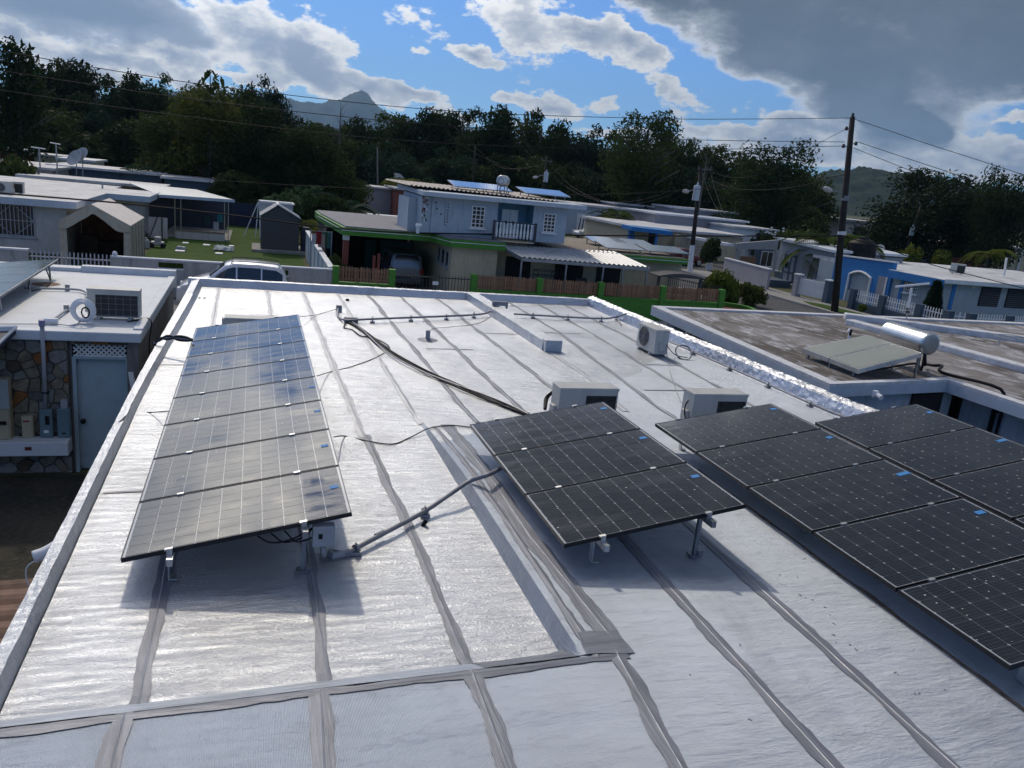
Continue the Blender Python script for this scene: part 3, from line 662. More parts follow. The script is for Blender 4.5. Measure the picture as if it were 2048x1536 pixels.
def coil(label, c, r, turns, wr_=.008, tilt=(0, 0, 1), mat='black', cat='cable coil', sx=1):
    c = Vector(c); n_ = Vector(tilt).normalized(); e = n_.orthogonal().normalized(); g_ = n_.cross(e); b = MB()
    pts = []
    for k in range(turns*18+1):
        a = k*2*PI/18; rr = r*(1+.12*math.sin(k*.71)); pts.append(c+e*math.cos(a)*rr+g_*math.sin(a)*rr*sx+n_*(.02*math.sin(k*.37)))
    b.tube(pts, wr_, 6); return b.build('cable_coil', M[mat], label=label, cat=cat)
p = on(1367, 705, .12); coil('loose grey cable coil lying right of the lone fan unit', p, .17, 3, .011, (-.35, -.5, .8), 'galv')
wire('thin_cable', 'short black cable looping between the fan unit and the grey coil', [on(1333, 690, .3), on(1345, 705, .1), on(1356, 712, .03), on(1375, 715, .03)], .009)
p = at(1386, 822, 2.95); coil('black cable coil standing on edge left of the unit behind the third row', p, .155, 2, .007, (.1, -1, .15))
p = at(1119, 803, 2.95); t = thing('hose_loop', 'thick black insulated hoses arching beside the unit behind the middle block', 'hose', (p.x, p.y, 2.7))
for k in range(2):
    b = MB(); b.tube(smooth_path([at(1090, 818, 2.85), at(1095-2*k, 795, 2.95), at(1112, 781+3*k, 3.05), at(1132, 786+2*k, 3.05), at(1148, 800, 2.95), at(1156, 806, 2.9)], 6), .024, 8); b.build('hose', M['black'], t)
# ---------------------------------------------------------------- shared house pieces
M['glass'] = pm('dark_window_glass', (.02, .025, .032), .12, 0, var=.2, bump=0, spec=.6)
M['bluewhite'] = pm('white_roof_paint', (.60, .625, .66), .6, 0, var=.06, scale=1.2, dirt=(.42, .43, .45), damt=.5)
M['fascia_blue'] = pm('pale_blue_fascia', (.46, .52, .59), .7, 0, var=.07, dirt=(.3, .32, .35), damt=.3)
def bx(par, name, x0, x1, y0, y1, z0, z1, mat, bevel=0, label=None):
    return MB().box(x0, x1, y0, y1, z0, z1).build(name, M[mat] if isinstance(mat, str) else mat, par, bevel=bevel, label=label)
def window(par, face, a0, a1, z0, z1, pos, nx=3, nz=5, fmat='white', gmat_='glass', fw=.05, label=None, sill=True):
    "window in a wall facing -y ('y', pos = wall plane y) or -x ('x', pos = wall plane x)"
    def B(b, p0, p1, q0, q1, d0, d1):
        if face == 'y': b.box(p0, p1, pos+d0, pos+d1, q0, q1)
        else: b.box(pos+d0, pos+d1, p0, p1, q0, q1)
        return b
    b = MB(); w = fw
    B(b, a0, a1, z0, z0+w, -.04, -.002); B(b, a0, a1, z1-w, z1, -.04, -.002); B(b, a0, a0+w, z0+w, z1-w, -.04, -.002); B(b, a1-w, a1, z0+w, z1-w, -.04, -.002)
    f = b.build('window', M[fmat], par, label=label)
    b = MB(); B(b, a0+w, a1-w, z0+w, z1-w, -.012, -.003); b.build('pane', M[gmat_], f)
    if nx > 1 or nz > 1:
        b = MB()
        for i in range(1, nx): c = a0+(a1-a0)*i/nx; B(b, c-.018, c+.018, z0+w, z1-w, -.036, -.014)
        for j in range(1, nz): c = z0+(z1-z0)*j/nz; B(b, a0+w, a1-w, c-.018, c+.018, -.034, -.014)
        b.build('muntin', M[fmat], f)
    if sill: B(MB(), a0-.08, a1+.08, z0-.08, z0-.003, -.10, -.002).build('sill', M[fmat], f)
    return f
def voronoi(x0, x1, z0, z1, s, seed):
    rnd = random.Random(seed); P = []
    nx_, nz_ = int((x1-x0)/s)+1, int((z1-z0)/s)+1
    for i in range(-1, nx_+1):
        for j in range(-1, nz_+1): P.append((x0+(i+rnd.uniform(.05, .95))*s, z0+(j+rnd.uniform(.05, .95))*s*.85))
    out = []
    for p in P:
        poly = [(x0, z0), (x1, z0), (x1, z1), (x0, z1)]
        for q in P:
            if q == p or abs(q[0]-p[0]) > 2.6*s or abs(q[1]-p[1]) > 2.6*s: continue
            mx, mz, nx0, nz0 = (p[0]+q[0])/2, (p[1]+q[1])/2, q[0]-p[0], q[1]-p[1]; new = []
            for k in range(len(poly)):
                a, c = poly[k], poly[(k+1) % len(poly)]; da = (a[0]-mx)*nx0+(a[1]-mz)*nz0; dc = (c[0]-mx)*nx0+(c[1]-mz)*nz0
                if da <= 0: new.append(a)
                if da*dc < 0: t_ = da/(da-dc); new.append((a[0]+(c[0]-a[0])*t_, a[1]+(c[1]-a[1])*t_))
            poly = new
            if len(poly) < 3: break
        if len(poly) >= 3: out.append((p, poly))
    return out

# ---------------------------------------------------------------- the neighbour on the left
t = nl = thing('stone_faced_house', 'white flat roofed house with a stone clad front and a pale blue door', 'house', (-4, 18, 0))
M['nwall'] = pm('bare_grey_render', (.20, .19, .18), .9, 0, dirt=(.10, .095, .09), streak=True, damt=.7)
b = MB(); b.box(-9, -2.9, 14.78, 21.3, 0, 2.4); b.box(-2.9, -2.04, 15.1, 21.3, 0, 2.4); b.box(-2.04, -1.86, 14.74, 21.3, 0, 2.4); b.box(-2.9, -2.04, 14.78, 15.1, 2.33, 2.4); b.build('wall', M['nwall'], t)
b = MB(); b.box(-9, -1.80, 14.62, 21.25, 2.40, 2.57); b.build('roof', M['bluewhite'], t, bevel=.02)
b = MB(); b.box(-9, -3.9, 21.25, 21.65, 2.3, 2.66); b.box(-3.9, -1.80, 21.25, 21.5, 2.3, 2.72); b.box(-1.96, -1.80, 14.9, 21.25, 2.572, 2.60); b.build('parapet', M['bluewhite'], t, bevel=.02)
M['mortar'] = pm('dark_mortar', (.075, .07, .065), .95, 0, bump=.5)
b = MB(); b.box(-9, -2.93, 14.72, 14.775, 0, 2.398); b.box(-2.93, -2.045, 14.735, 14.775, 2.335, 2.398); wl_ = b.build('stone_cladding', M['mortar'], t)
st = [pm('grey_field_stone', (.13, .13, .125), .85, var=.4, scale=7), pm('beige_field_stone', (.20, .17, .125), .85, var=.35, scale=7), pm('pale_field_stone', (.20, .20, .19), .85, var=.3, scale=6), pm('rust_field_stone', (.22, .095, .03), .85, var=.35, scale=7), pm('brown_field_stone', (.085, .06, .045), .85, var=.3, scale=7)]
rnd = random.Random(3)
for reg, seed in (((-4.9, -2.95, 0.02, 2.39), 1), ((-2.9, -2.06, 2.335, 2.396), 2)):
    for p, poly in voronoi(*reg, .215, seed):
        cx = sum(q[0] for q in poly)/len(poly); cz = sum(q[1] for q in poly)/len(poly)
        if .44 < cz < .72: continue
        g_ = rnd.uniform(.92, .975); d = rnd.uniform(.012, .04)
        pl = [(cx+(q[0]-cx)*g_, 14.719, cz+(q[1]-cz)*g_) for q in poly]
        pk = [(cx+(q[0]-cx)*g_*.93, 14.719-d, cz+(q[1]-cz)*g_*.93) for q in poly]; n = len(pl); bb = MB()
        bb.add(pl+pk, [tuple(range(n, 2*n))]+[(i, (i+1) % n, n+(i+1) % n, n+i) for i in range(n)])
        bb.build('stone', rnd.choices(st, (4, 5, 3, 1.0, 1.4))[0], wl_)
M['doorblue'] = pm('pale_blue_door_paint', (.34, .42, .46), .6, 0, var=.08, scale=2, dirt=(.2, .25, .28), damt=.4)
d_ = bx(t, 'door', -2.84, -2.07, 14.86, 14.90, .03, 2.06, 'doorblue')
b = MB(); b.box(-2.9, -2.84, 14.76, 14.92, 0, 2.1); b.box(-2.07, -2.045, 14.76, 14.92, 0, 2.1); b.box(-2.84, -2.07, 14.76, 14.92, 2.065, 2.10); b.build('door_frame', M['doorblue'], d_)
b = MB(); b.lathe((-2.77, 14.855, .93), [(.02, 0), (.02, .03), (.045, .04), (.045, .07), (.02, .085)], 14, axis=(0, -1, 0)); b.build('door_knob', M['black'], d_)
b = MB()
for q in ((-2.83, .05), (-2.83, 1.0), (-2.83, 2.0)): b.tube([(q[0], 14.85, q[1]-.04), (q[0], 14.85, q[1]+.04)], .009, 6)
b.build('hinge', M['alu_dark'], d_)
b = MB(); b.box(-2.88, -2.05, 14.93, 14.95, 2.10, 2.335); la = b.build('lattice_panel', M['dark'], t)
b = MB(); b.box(-2.88, -2.06, 14.80, 14.83, 2.1, 2.125); b.box(-2.88, -2.06, 14.80, 14.83, 2.31, 2.332); b.build('lattice_frame', M['white'], la)
for k in range(13):
    for s_ in (-1, 1):
        xa = -2.93+k*.085; x0, x1 = xa, xa+.19
        if s_ > 0: a, c = (x0, 2.12), (x1, 2.312)
        else: a, c = (x1, 2.12), (x0, 2.312)
        def cl(a, c):
            a, c = list(a), list(c)
            for p, q in ((a, c), (c, a)):
                for lim, sg in ((-2.88, 1), (-2.06, -1)):
                    if (p[0]-lim)*sg < 0 and abs(q[0]-p[0]) > 1e-6:
                        f_ = (lim-p[0])/(q[0]-p[0])
                        if f_ >= 1: return None
                        p[1] += (q[1]-p[1])*f_; p[0] = lim
            return a, c
        r_ = cl(a, c)
        if r_ and abs(r_[0][0]-r_[1][0]) > .02: MB().bar((r_[0][0], 14.81+.007*s_, r_[0][1]), (r_[1][0], 14.81+.007*s_, r_[1][1]), .028, .010, up=(0, 1, 0)).build('slat', M['white'], la)
bx(t, 'ledge', -9, -2.93, 14.36, 14.70, .45, .70, 'bluewhite', bevel=.015)
p = aty(57, 908-2, 14.36); bx(t, 'ledge_plate', p.x-.05, p.x+.05, 14.353, 14.36, .56, .62, pm('dark_red_plate', (.12, .02, .02), .6))
def meter(px0, px1, py0, py1, mat, label, lid=True, depth=.12):
    a, c = aty(px0, py0, 14.58), aty(px1, py1, 14.58)
    zb = .705
    tt = thing('meter_box', label, 'meter box', ((a.x+c.x)/2, 14.6, zb), 'electric boxes on the ledge')
    bx(tt, 'box_body', a.x, c.x, 14.7-depth-.005, 14.695, zb, a.z, mat, bevel=.01)
    bx(tt, 'box_door', a.x+.02, c.x-.02, 14.7-depth-.017, 14.7-depth-.006, zb+.04, a.z-.05, mat, bevel=.004)
    return tt, a, c
M['teal'] = pm('grey_green_enamel', (.13, .20, .23), .5, 0, var=.12); M['cream'] = pm('cream_enamel', (.42, .37, .25), .55, 0, var=.1, dirt=(.25, .2, .13), damt=.5)
tt, a, c = meter(78, 106, 820, 866, 'teal', 'grey green meter box under the pipe mast, with black and pale windows')
bx(tt, 'meter_window', a.x+.09, a.x+.15, 14.545, 14.562, a.z-.25, a.z-.10, 'black'); bx(tt, 'meter_label', a.x+.06, c.x-.06, 14.55, 14.562, .80, .85, 'whitemetal')
tt, a, c = meter(113, 141, 818, 865, 'teal', 'plain grey green box between the meter and the door')
bx(tt, 'latch', a.x+.07, c.x-.07, 14.55, 14.562, .78, .80, 'black'); bx(tt, 'conduit_stub', a.x+.06, a.x+.16, 14.6, 14.69, a.z+.002, a.z+.15, 'pvc')
tt, a, c = meter(42, 67, 833, 864, 'cream', 'small cream box with a red strip, standing left of the meters')
bx(tt, 'red_strip', a.x+.03, c.x-.05, 14.552, 14.562, a.z-.09, a.z-.065, pm('red_strip', (.3, .03, .02), .5))
tt, a, c = meter(-20, 25, 756, 866, 'cream', 'tall grey and cream metal cabinet at the left end of the ledge', depth=.2)
bx(tt, 'cover', a.x-.01, c.x+.01, 14.46, 14.478, a.z-.5, a.z+.01, 'acgrey', bevel=.006); bx(tt, 'vent_slot', a.x+.1, c.x-.05, 14.45, 14.459, .98, 1.04, 'black')
pm_ = thing('conduit_mast', 'slim pale pipe climbing the stone wall from the meter box past the roof edge', 'pipe', aty(92, 820, 14.62))
b = MB(); b.tube([aty(92, 819, 14.64), aty(88, 740, 14.64), aty(84, 648, 14.60)], .035, 10); b.build('pipe', M['pvc'], pm_, smooth=True)
b = MB(); b.tube([aty(84, 652, 14.60), aty(83.5, 640, 14.60)], .05, 10); b.build('weather_cap', pm('lilac_cap', (.28, .26, .40), .5), pm_)
for y_ in (683, 785): p = aty(86+(y_-683)*.055, y_, 14.64); bx(pm_, 'pipe_clip', p.x-.05, p.x+.05, 14.60, 14.70, p.z-.012, p.z+.012, 'black')
p = aty(264, 760, 14.7); b = MB(); b.slab([aty(256, 745, 14.6), aty(266, 745, 14.6), aty(274, 786, 14.6), aty(264, 790, 14.6)], (0, .04, 0)); b.build('leaning_board', M['white'], label='short white board leaning beside the blue door', cat='board')
# dark awning at the far left
t2 = thing('awning', 'dark sheet awning with a pale rim above the stone wall at the left edge', 'awning', (-4.4, 14.0, 2.2))
b = MB(); b.slab([(-6, 14.7, 2.35), (-3.66, 14.7, 2.52), (-3.9, 13.3, 2.2), (-6, 13.3, 2.1)], (0, 0, .05)); b.build('sheet', pm('navy_sheet', (.03, .035, .06), .6), t2)
b = MB(); b.tube([(-6, 14.66, 2.44), (-3.68, 14.66, 2.60), (-3.92, 13.3, 2.28)], .035, 6); b.build('rim', M['whitemetal'], t2)
# on the white roof
p = at(228, 641, 2.57); ac = ac_unit((p.x, p.y+.15, 2.572), PI, 'outdoor unit with a wide dark coil grid on the white neighbour roof', w=.86, h=.56, guard='alu_dark', cf=.16)
p = at(165, 622, 2.8); b = MB(); hc = thing('hose_coil', 'pale coiled hose standing on edge against the unit on the white roof', 'hose', (p.x, p.y, 2.58))
for k in range(3): b.tube([p+Vector((math.cos(a*PI/12)*(.13+.025*k), .03*k, math.sin(a*PI/12)*(.15+.02*k))) for a in range(25)], .028, 7, cap=False)
b.build('hose', M['whitemetal'], hc, smooth=True)
b = MB(); b.tube([p+Vector((math.cos(a*PI/12)*.06+.05, -.03, math.sin(a*PI/12)*.09-.02)) for a in range(25)], .012, 6, cap=False); b.build('inner_cable', M['black'], hc)
def wp(pts, z=2.62): return [at(x, y, z) for x, y in pts]
t = thing('roof_pipe', 'pale pipe on clips bending across the white neighbour roof', 'pipe', at(135, 577, 2.57))
b = MB(); b.tube(smooth_path(wp([(48, 576), (90, 577), (135, 578), (160, 580), (173, 586), (172, 594), (160, 602), (130, 622), (105, 640)]), 5), .022, 8); b.build('pipe', M['pvc'], t, smooth=True)
for q in ((135, 578), (133, 620)): p = at(*q, 2.6); bx(t, 'pipe_clip', p.x-.04, p.x+.04, p.y-.04, p.y+.04, 2.573, 2.70, 'alu_dark')
p = at(103, 645, 2.6); b = MB(); b.tube([(p.x-.12, p.y, 2.63), (p.x+.1, p.y, 2.63)], .05, 10); b.build('cup', M['whitemetal'], t)
wire('thin_cable', 'thin black cable running off the white roof down its right hand wall', wp([(255, 643), (275, 640), (292, 636), (303, 645)], 2.59)+[Vector((-1.78, 15.6, 2.2)), Vector((-1.78, 15.6, 1.6))], .012)
wire('thin_cable', 'slack pale wire along the front edge of the white roof', wp([(0, 648), (60, 648), (110, 648), (150, 650), (168, 630)], 2.6), .008, 'galv')
# tilted solar row at the left edge
T = aty(117, 518, 20.3); lf = aty(0, 525, 20.3); B = atx(0, 592, T.x); ux = (lf-T).normalized(); uy = (B-T).normalized()
sa = thing('solar_array', 'tilted teal glass solar panels on thin legs at the far left edge', 'solar panels', (T.x, T.y, 2.57))
tealcell = glass_cell('teal_solar_glass', (.02, .05, .06), line=(.05, .09, .10))
nrm = ux.cross(uy).normalized(); nrm = nrm if nrm.z > 0 else -nrm
for k in range(5):
    o0 = T+uy*(1.02*k); b = MB(); b.slab([o0, o0+ux*1.66, o0+ux*1.66+uy*1.0, o0+uy*1.0], nrm*-.04); pn = b.build('solar_panel', M['alu_dark'], sa)
    b = MB(); b.slab([o0+ux*.02+uy*.02+nrm*.003, o0+ux*1.64+uy*.02+nrm*.003, o0+ux*1.64+uy*.98+nrm*.003, o0+ux*.02+uy*.98+nrm*.003], nrm*-.002); b.build('glass_sheet', tealcell, pn)
for k, (dx_, dy_) in enumerate(((.12, .4), (.12, 2.2), (.12, 4.2), (1.4, .4), (1.4, 2.2), (1.4, 4.2))):
    q = T+ux*dx_+uy*dy_-nrm*.04; b = MB(); b.bar((q.x+.02, q.y, 2.573), q, .035); b.build('leg', M['alu'], sa)
b = MB(); q0, q1 = T+ux*.12+uy*.0-nrm*.06, T+ux*.12+uy*5-nrm*.06; b.bar(q0, q1, .04); b.build('mounting_rail', M['alu'], sa)
wire('thin_cable', 'drooping cable under the tilted panels at the left edge', [T+uy*1-nrm*.05+ux*.05, Vector((T.x+.1, 18.9, 2.62)), Vector((T.x-.1, 18.2, 2.6)), T+uy*2.6-nrm*.05], .012)
M['rust'] = pm('rust_stain', (.30, .20, .13), .9, var=.5, scale=6)
b = MB(); b.lathe(at(92, 568, 2.573), [(.28, 0), (.2, .004), (.0, .006)], 11); tag(b.build('rust_stain', M['rust'], nl), kind='stuff')
# yard between the houses: brown sheet roof and a drain elbow
t = thing('lean_to', 'low lean-to with a brown ribbed sheet roof, bottom left beside the silver roof', 'shed', (-3, 6, 0))
M['brownsheet'] = pm('brown_ribbed_sheet', (.16, .085, .055), .7, .1, var=.3, scale=4, dirt=(.07, .05, .04), damt=.7)
a0 = at(70, 1163, 1.5); y1 = a0.y; b = MB(); b.box(-5, -1.75, 3.0, y1-.05, 0, 1.35); b.build('wall', M['nwall'], t)
b = MB(); vs = []; fs = []; nn = 90
for k in range(nn+1):
    y = 2.8+(y1-2.8)*k/nn; h = .022*(1+math.cos(k*2*PI/5))
    vs += [(-5.2, y, 1.42+h), (-1.62, y, 1.50+h)]
for k in range(nn): fs.append((2*k, 2*k+1, 2*k+3, 2*k+2))
b.add(vs, fs); b.build('sheet_roof', M['brownsheet'], t)
for xx_ in (-4.3, -3.4, -2.5): bx(t, 'batten', xx_-.02, xx_+.02, 2.8, y1, 1.50+(xx_+1.62)*.022+.01, 1.545+(xx_+1.62)*.022, 'dark')
t = thing('drain_elbow', 'white plastic drain elbow with a wire loop outside the left parapet of the silver roof', 'pipe', (-1.5, 7.9, 2.2))
b = MB(); p = at(96, 1110, 2.3); b.tube(smooth_path([(-1.36, p.y+.25, 2.45), (p.x+.15, p.y+.12, 2.4), (p.x, p.y, 2.33), (p.x-.1, p.y-.03, 2.30)], 5), .055, 10); b.build('elbow', M['whitemetal'], t, smooth=True)
b = MB(); b.tube(smooth_path([p, p+Vector((-.16, -.02, -.1)), p+Vector((-.12, -.03, -.32)), p+Vector((.06, 0, -.4))], 6), .006, 5); b.build('wire_loop', M['whitemetal'], t)

# ---------------------------------------------------------------- the neighbour on the right
RZ = 2.7
t = nr = thing('flat_roof_house', 'house on the right with a grime streaked flat concrete roof and a bluish fascia', 'house', (15, 15, 0))
m, n, bb_ = base('stained_concrete_roof'); P = n.n('ShaderNodeNewGeometry').outputs['Position']
Q = n.v('MULTIPLY', P, (1, .45, 1)); a1 = n.noise(Q, .55, 7, .62, .3); a2 = n.noise(Q, 3.2, 8, .68, .6); a3 = n.noise(P, 24, 4, .6)
c = n.mix(n.ramp(a1, .42, .60), (.075, .06, .05), (.21, .19, .18)); c = n.mix(n.m('MULTIPLY', n.ramp(a2, .46, .66), .85), c, (.45, .45, .47)); c = n.mix(n.m('MULTIPLY', n.ramp(a3, .5, .75), .3), c, (.09, .07, .06))
n.put(bb_, 'Base Color', c); bb_.inputs['Roughness'].default_value = .8; bp = n.n('ShaderNodeBump'); n.put(bp, 'Height', a2); bp.inputs['Distance'].default_value = .02; n.nt.links.new(bp.outputs[0], bb_.inputs['Normal']); M['stainroof'] = m
M['rimpaint'] = pm('weathered_white_rim', (.60, .61, .63), .75, 0, var=.12, scale=4, dirt=(.33, .28, .24), damt=.5)
M['bluewall'] = pm('pale_blue_grey_render', (.44, .49, .55), .8, 0, var=.06, dirt=(.2, .21, .22), damt=.5, streak=True)
M['greywall'] = pm('dull_grey_render', (.42, .41, .38), .85, 0, var=.1, dirt=(.14, .14, .14), damt=.6, streak=True)
c0 = at(1310, 615, RZ); c1 = at(1660, 770, RZ); c2 = at(1880, 756, RZ); c3 = at(2048, 815, RZ)
XL, YF, YN, XI = c0.x-.25, 19.75, c1.y+.1, c2.x
poly = [(c0.x, YF), (c1.x, c1.y), (XI, c2.y-.2), (XI+.05, 4), (27, 4), (27, 20.4), (c0.x+3, 19.9)]
b = MB(); b.prism([(x, y) for x, y in poly], RZ-.24, RZ-.04); b.build('roof', [M['fascia_blue']], t)
ins = [(c0.x+.28, YF-.22), (c1.x+.28, c1.y+.2), (XI+.25, c2.y+.02), (XI+.28, 4.2), (26.8, 4.2), (26.8, 20.1), (c0.x+3, 19.65)]
b = MB(); b.add([(x, y, RZ-.034) for x, y in ins], [tuple(range(len(ins)))]); b.build('roof_surface', M['stainroof'], t)
b = MB(); n_ = len(poly); vs = [(x, y, RZ-.039) for x, y in poly]+[(x, y, RZ+.02) for x, y in poly]+[(x, y, RZ+.02) for x, y in ins]+[(x, y, RZ-.038) for x, y in ins]; fs = []
for i in range(n_):
    j = (i+1) % n_
    for q in range(3): fs.append((q*n_+i, q*n_+j, (q+1)*n_+j, (q+1)*n_+i))
b.add(vs, fs); b.build('rim', M['rimpaint'], t)
p0, p1 = at(1700, 640, RZ+.1), at(2060, 735, RZ+.1); b = MB(); b.bar((p0.x, p0.y, RZ+.04), (p1.x, p1.y, RZ+.04), .35, .17); b.build('upstand', M['rimpaint'], t, bevel=.03)
p0, p1 = at(1690, 628, RZ+.1), at(2060, 676, RZ+.1); b = MB(); b.bar((p0.x, p0.y, RZ+.03), (p1.x, p1.y, RZ+.03), .4, .2); b.build('upstand', M['rimpaint'], t, bevel=.03)
b = MB(); b.box(c1.x+.35, XI+.3, YN+.5, 14.2, 0, RZ-.25); b.build('wall', M['bluewall'], t)
b = MB(); b.box(c1.x+1.5, 26, 14.25, 19.3, 0, RZ-.25); b.build('wall', M['greywall'], t)
b = MB(); b.box(XI+.55, 26, 4.5, YN+.45, 0, RZ-.25); b.build('wall', M['bluewall'], t)
b = MB(); b.box(XI-.75, XI+.0, YN+.44, YN+.498, 1.75, RZ-.26); b.build('window', M['dark'], t)
bx(t, 'column', c0.x+.35, c0.x+.75, YF-.75, YF-.35, 0, RZ-.25, 'bluewall')
b = MB(); b.box(c1.x+1.2, c1.x+1.24, 14.6, 18.9, .0, .06); b.box(c1.x+1.2, c1.x+1.24, 14.6, 18.9, 2.2, 2.25); gr = b.build('grille', M['alu_dark'], t)
bar_me = MB().box(-.008, .008, -.008, .008, 0, 2.2).mesh('bar', M['cream'])
for k in range(36): inst(bar_me, gr, (c1.x+1.22-WL[t.name].x, 14.65+k*.12-WL[t.name].y, 0))
for dx_ in (0, .16): b = MB(); q = at(1880, 770, RZ-.24); b.tube([(XI+.50, YN-.35-dx_, RZ-.25), (XI+.50, YN-.35-dx_, 0)], .03 if dx_ else .045, 8); b.build('downpipe', M['black'], t)
p = at(1706, 768, RZ-.12); b = MB(); b.box(p.x-.05, p.x+.05, c1.y-.09, c1.y-.02, RZ-.2, RZ-.08); b.tube([(p.x, c1.y-.06, RZ-.14), (p.x, c1.y-.22, RZ-.17)], .05, 10); b.build('camera', M['whitemetal'], nr)
# solar water heater
t = thing('solar_water_heater', 'solar water heater with two slanted flat collectors and a silver tank on the stained roof', 'water heater', at(1740, 720, RZ))
K = [at(1605, 696, 2.86), at(1718, 739, 2.86), at(1845, 706, 3.22), at(1735, 670, 3.22)]
M['collector'] = glass_cell('clouded_collector_glass', (.30, .31, .27), line=(.28, .29, .25), coat=.6)
for k in range(2):
    f0, f1 = k*.505, k*.505+.49; e = lambda u, v: (K[0].lerp(K[1], u)).lerp(K[3].lerp(K[2], u), v)
    q = [e(f0, 0), e(f1, 0), e(f1, 1), e(f0, 1)]; b = MB(); b.slab(q, (0, 0, -.09)); c = b.build('collector', M['alu'], t)
    q2 = [e(f0+.02, .02)+Vector((0, 0, .004)), e(f1-.02, .02)+Vector((0, 0, .004)), e(f1-.02, .98)+Vector((0, 0, .004)), e(f0+.02, .98)+Vector((0, 0, .004))]; b = MB(); b.slab(q2, (0, 0, -.003)); b.build('collector_glass', M['collector'], c)
T0, T1 = at(1780, 664, 3.32), at(1858, 688, 3.32); ax = (T1-T0).normalized(); L_ = (T1-T0).length+.1
M['tank'] = pm('brushed_steel_tank', (.62, .63, .65), .3, .95, var=.08, scale=5)
b = MB(); b.lathe(T0-ax*.05, [(.18, 0), (.23, .02), (.235, .06), (.235, L_-.06), (.23, L_-.02), (.2, L_)], 32, axis=ax); b.build('tank', M['tank'], t, smooth=False)
M['foilend'] = foil_mat('crumpled_end_foil', (.45, .44, .42), .7, .4, .6, .5, .4, ribs=0)
b = MB(); b.lathe(T0-ax*.05, [(.2, L_+.001), (.15, L_+.02), (0, L_+.03)], 24, axis=ax); b.build('tank_end', M['foilend'], t)
for u in (.1, .5, .9):
    q = K[3].lerp(K[2], u); b = MB(); b.bar((q.x+.1, q.y, RZ-.03), (q.x+.1, q.y, 3.16), .035); b.build('stand_leg', M['alu_dark'], t)
    q = K[0].lerp(K[1], u); b = MB(); b.bar((q.x+.05, q.y, RZ-.03), (q.x+.05, q.y, 2.79), .035); b.build('stand_leg', M['alu_dark'], t)
for q in (T0.lerp(T1, .15), T0.lerp(T1, .85)): b = MB(); b.bar((q.x, q.y, RZ-.03), (q.x, q.y, 3.12), .05); b.build('stand_leg', M['black'], t)
e0 = T1+Vector((-.05, 0, -.2))
b = MB(); b.tube(smooth_path([e0, e0+Vector((.02, -.05, -.22)), at(1850, 728, 2.76), at(1868, 731, 2.80), at(1884, 732, 2.82), at(1886, 746, 2.78), Vector((XI+.46, YN-.4, RZ+.06)), Vector((XI+.46, YN-.45, 2.3))], 5), .032, 8); b.build('black_pipe', M['black'], t, smooth=True)
b = MB(); b.tube(smooth_path([K[1]+Vector((.1, .1, -.06)), at(1760, 738, 2.72), at(1830, 727, 2.72), e0+Vector((0, 0, -.35)), e0], 5), .025, 8); b.build('black_pipe', M['black'], t, smooth=True)
p = at(1697, 680, RZ-.03); t = thing('gooseneck', 'small white gooseneck vent with a dark mouth behind the heater collectors', 'vent', p)
b = MB(); b.tube(smooth_path([p, p+Vector((0, 0, .2)), p+Vector((-.05, -.03, .27)), p+Vector((-.11, -.05, .2))], 5), .035, 8); b.build('pipe', M['whitemetal'], t, smooth=True)
b = MB(); b.tube([p+Vector((-.04, -.06, .13)), p+Vector((-.05, -.08, .28))], .03, 8); b.build('cap', M['black'], t)
p = at(1811, 651, RZ-.03); t = thing('roof_antenna', 'white T shaped antenna on a thin pole standing on the stained roof', 'antenna', p)
top = aty(1823, 577, p.y)
b = MB(); b.tube([p, p.lerp(top, .45)], .02, 8); b.build('pole', M['acgrey'], t)
b = MB(); b.tube([p.lerp(top, .42), top], .034, 8); b.build('mast', M['whitemetal'], t)
b = MB(); b.tube([aty(1791, 573.5, p.y), aty(1858, 567, p.y)], .032, 8); b.build('crossbar', M['whitemetal'], t)
for s_ in (.25, .33): q = p.lerp(top, s_+.12); b = MB(); b.box(q.x-.06, q.x+.06, q.y-.03, q.y+.03, q.z-.02, q.z+.02); b.build('clamp', M['black'], t)
b = MB(); q0 = at(2000, 676, RZ+.2)
for k in range(4): b.tube(sag(q0+Vector((.0, -.3+.2*k, 0)), q0+Vector((1.4, -.5+.2*k, -.1)), -.12, 6), .008, 5)
for k in range(3): b.tube([q0+Vector((.1+.5*k, -.35, .02)), q0+Vector((.1+.5*k, .35, .02))], .008, 5)
b.tube([Vector((q0.x, q0.y, RZ)), q0], .02, 6); b.build('wire_cage', M['acgrey'], label='bent wire cage lying on the right end of the stained roof', cat='wire cage')
# ---------------------------------------------------------------- walls and fences behind the silver roof (line y = 33)
FY = 33.0
M['wallgrey'] = pm('weathered_boundary_wall', (.40, .385, .375), .85, 0, var=.1, dirt=(.18, .17, .16), damt=.6, streak=True)
M['green'] = pm('bright_green_paint', (.06, .22, .022), .6, 0, var=.12, dirt=(.03, .10, .02), damt=.4)
M['wood'] = pm('brown_fence_board', (.30, .17, .10), .75, 0, rand=.6, var=.3, scale=8, dirt=(.07, .04, .025), damt=.5)
M['bluegreyiron'] = pm('pale_iron_paint', (.42, .43, .46), .5, .1, var=.1)
M['blackiron'] = pm('dark_iron', (.05, .05, .055), .5, .3, var=.2)
def repeat(me, par, pts, rots=None):
    for i, p in enumerate(pts): inst(me, par, Vector(p)-WL[par.name], rotz=(rots[i] if rots else 0))
t = thing('boundary_wall', 'grey rendered wall with a pale coping and two pierced vents behind the silver car', 'wall', (-1, FY, 0))
b = MB(); b.box(-5.0, -3.40, FY-.08, FY+.08, 0, 1.40); b.box(-3.40, -2.52, FY-.08, FY+.08, 0, 1.13); b.box(-3.40, -2.52, FY-.08, FY+.08, 1.33, 1.40)
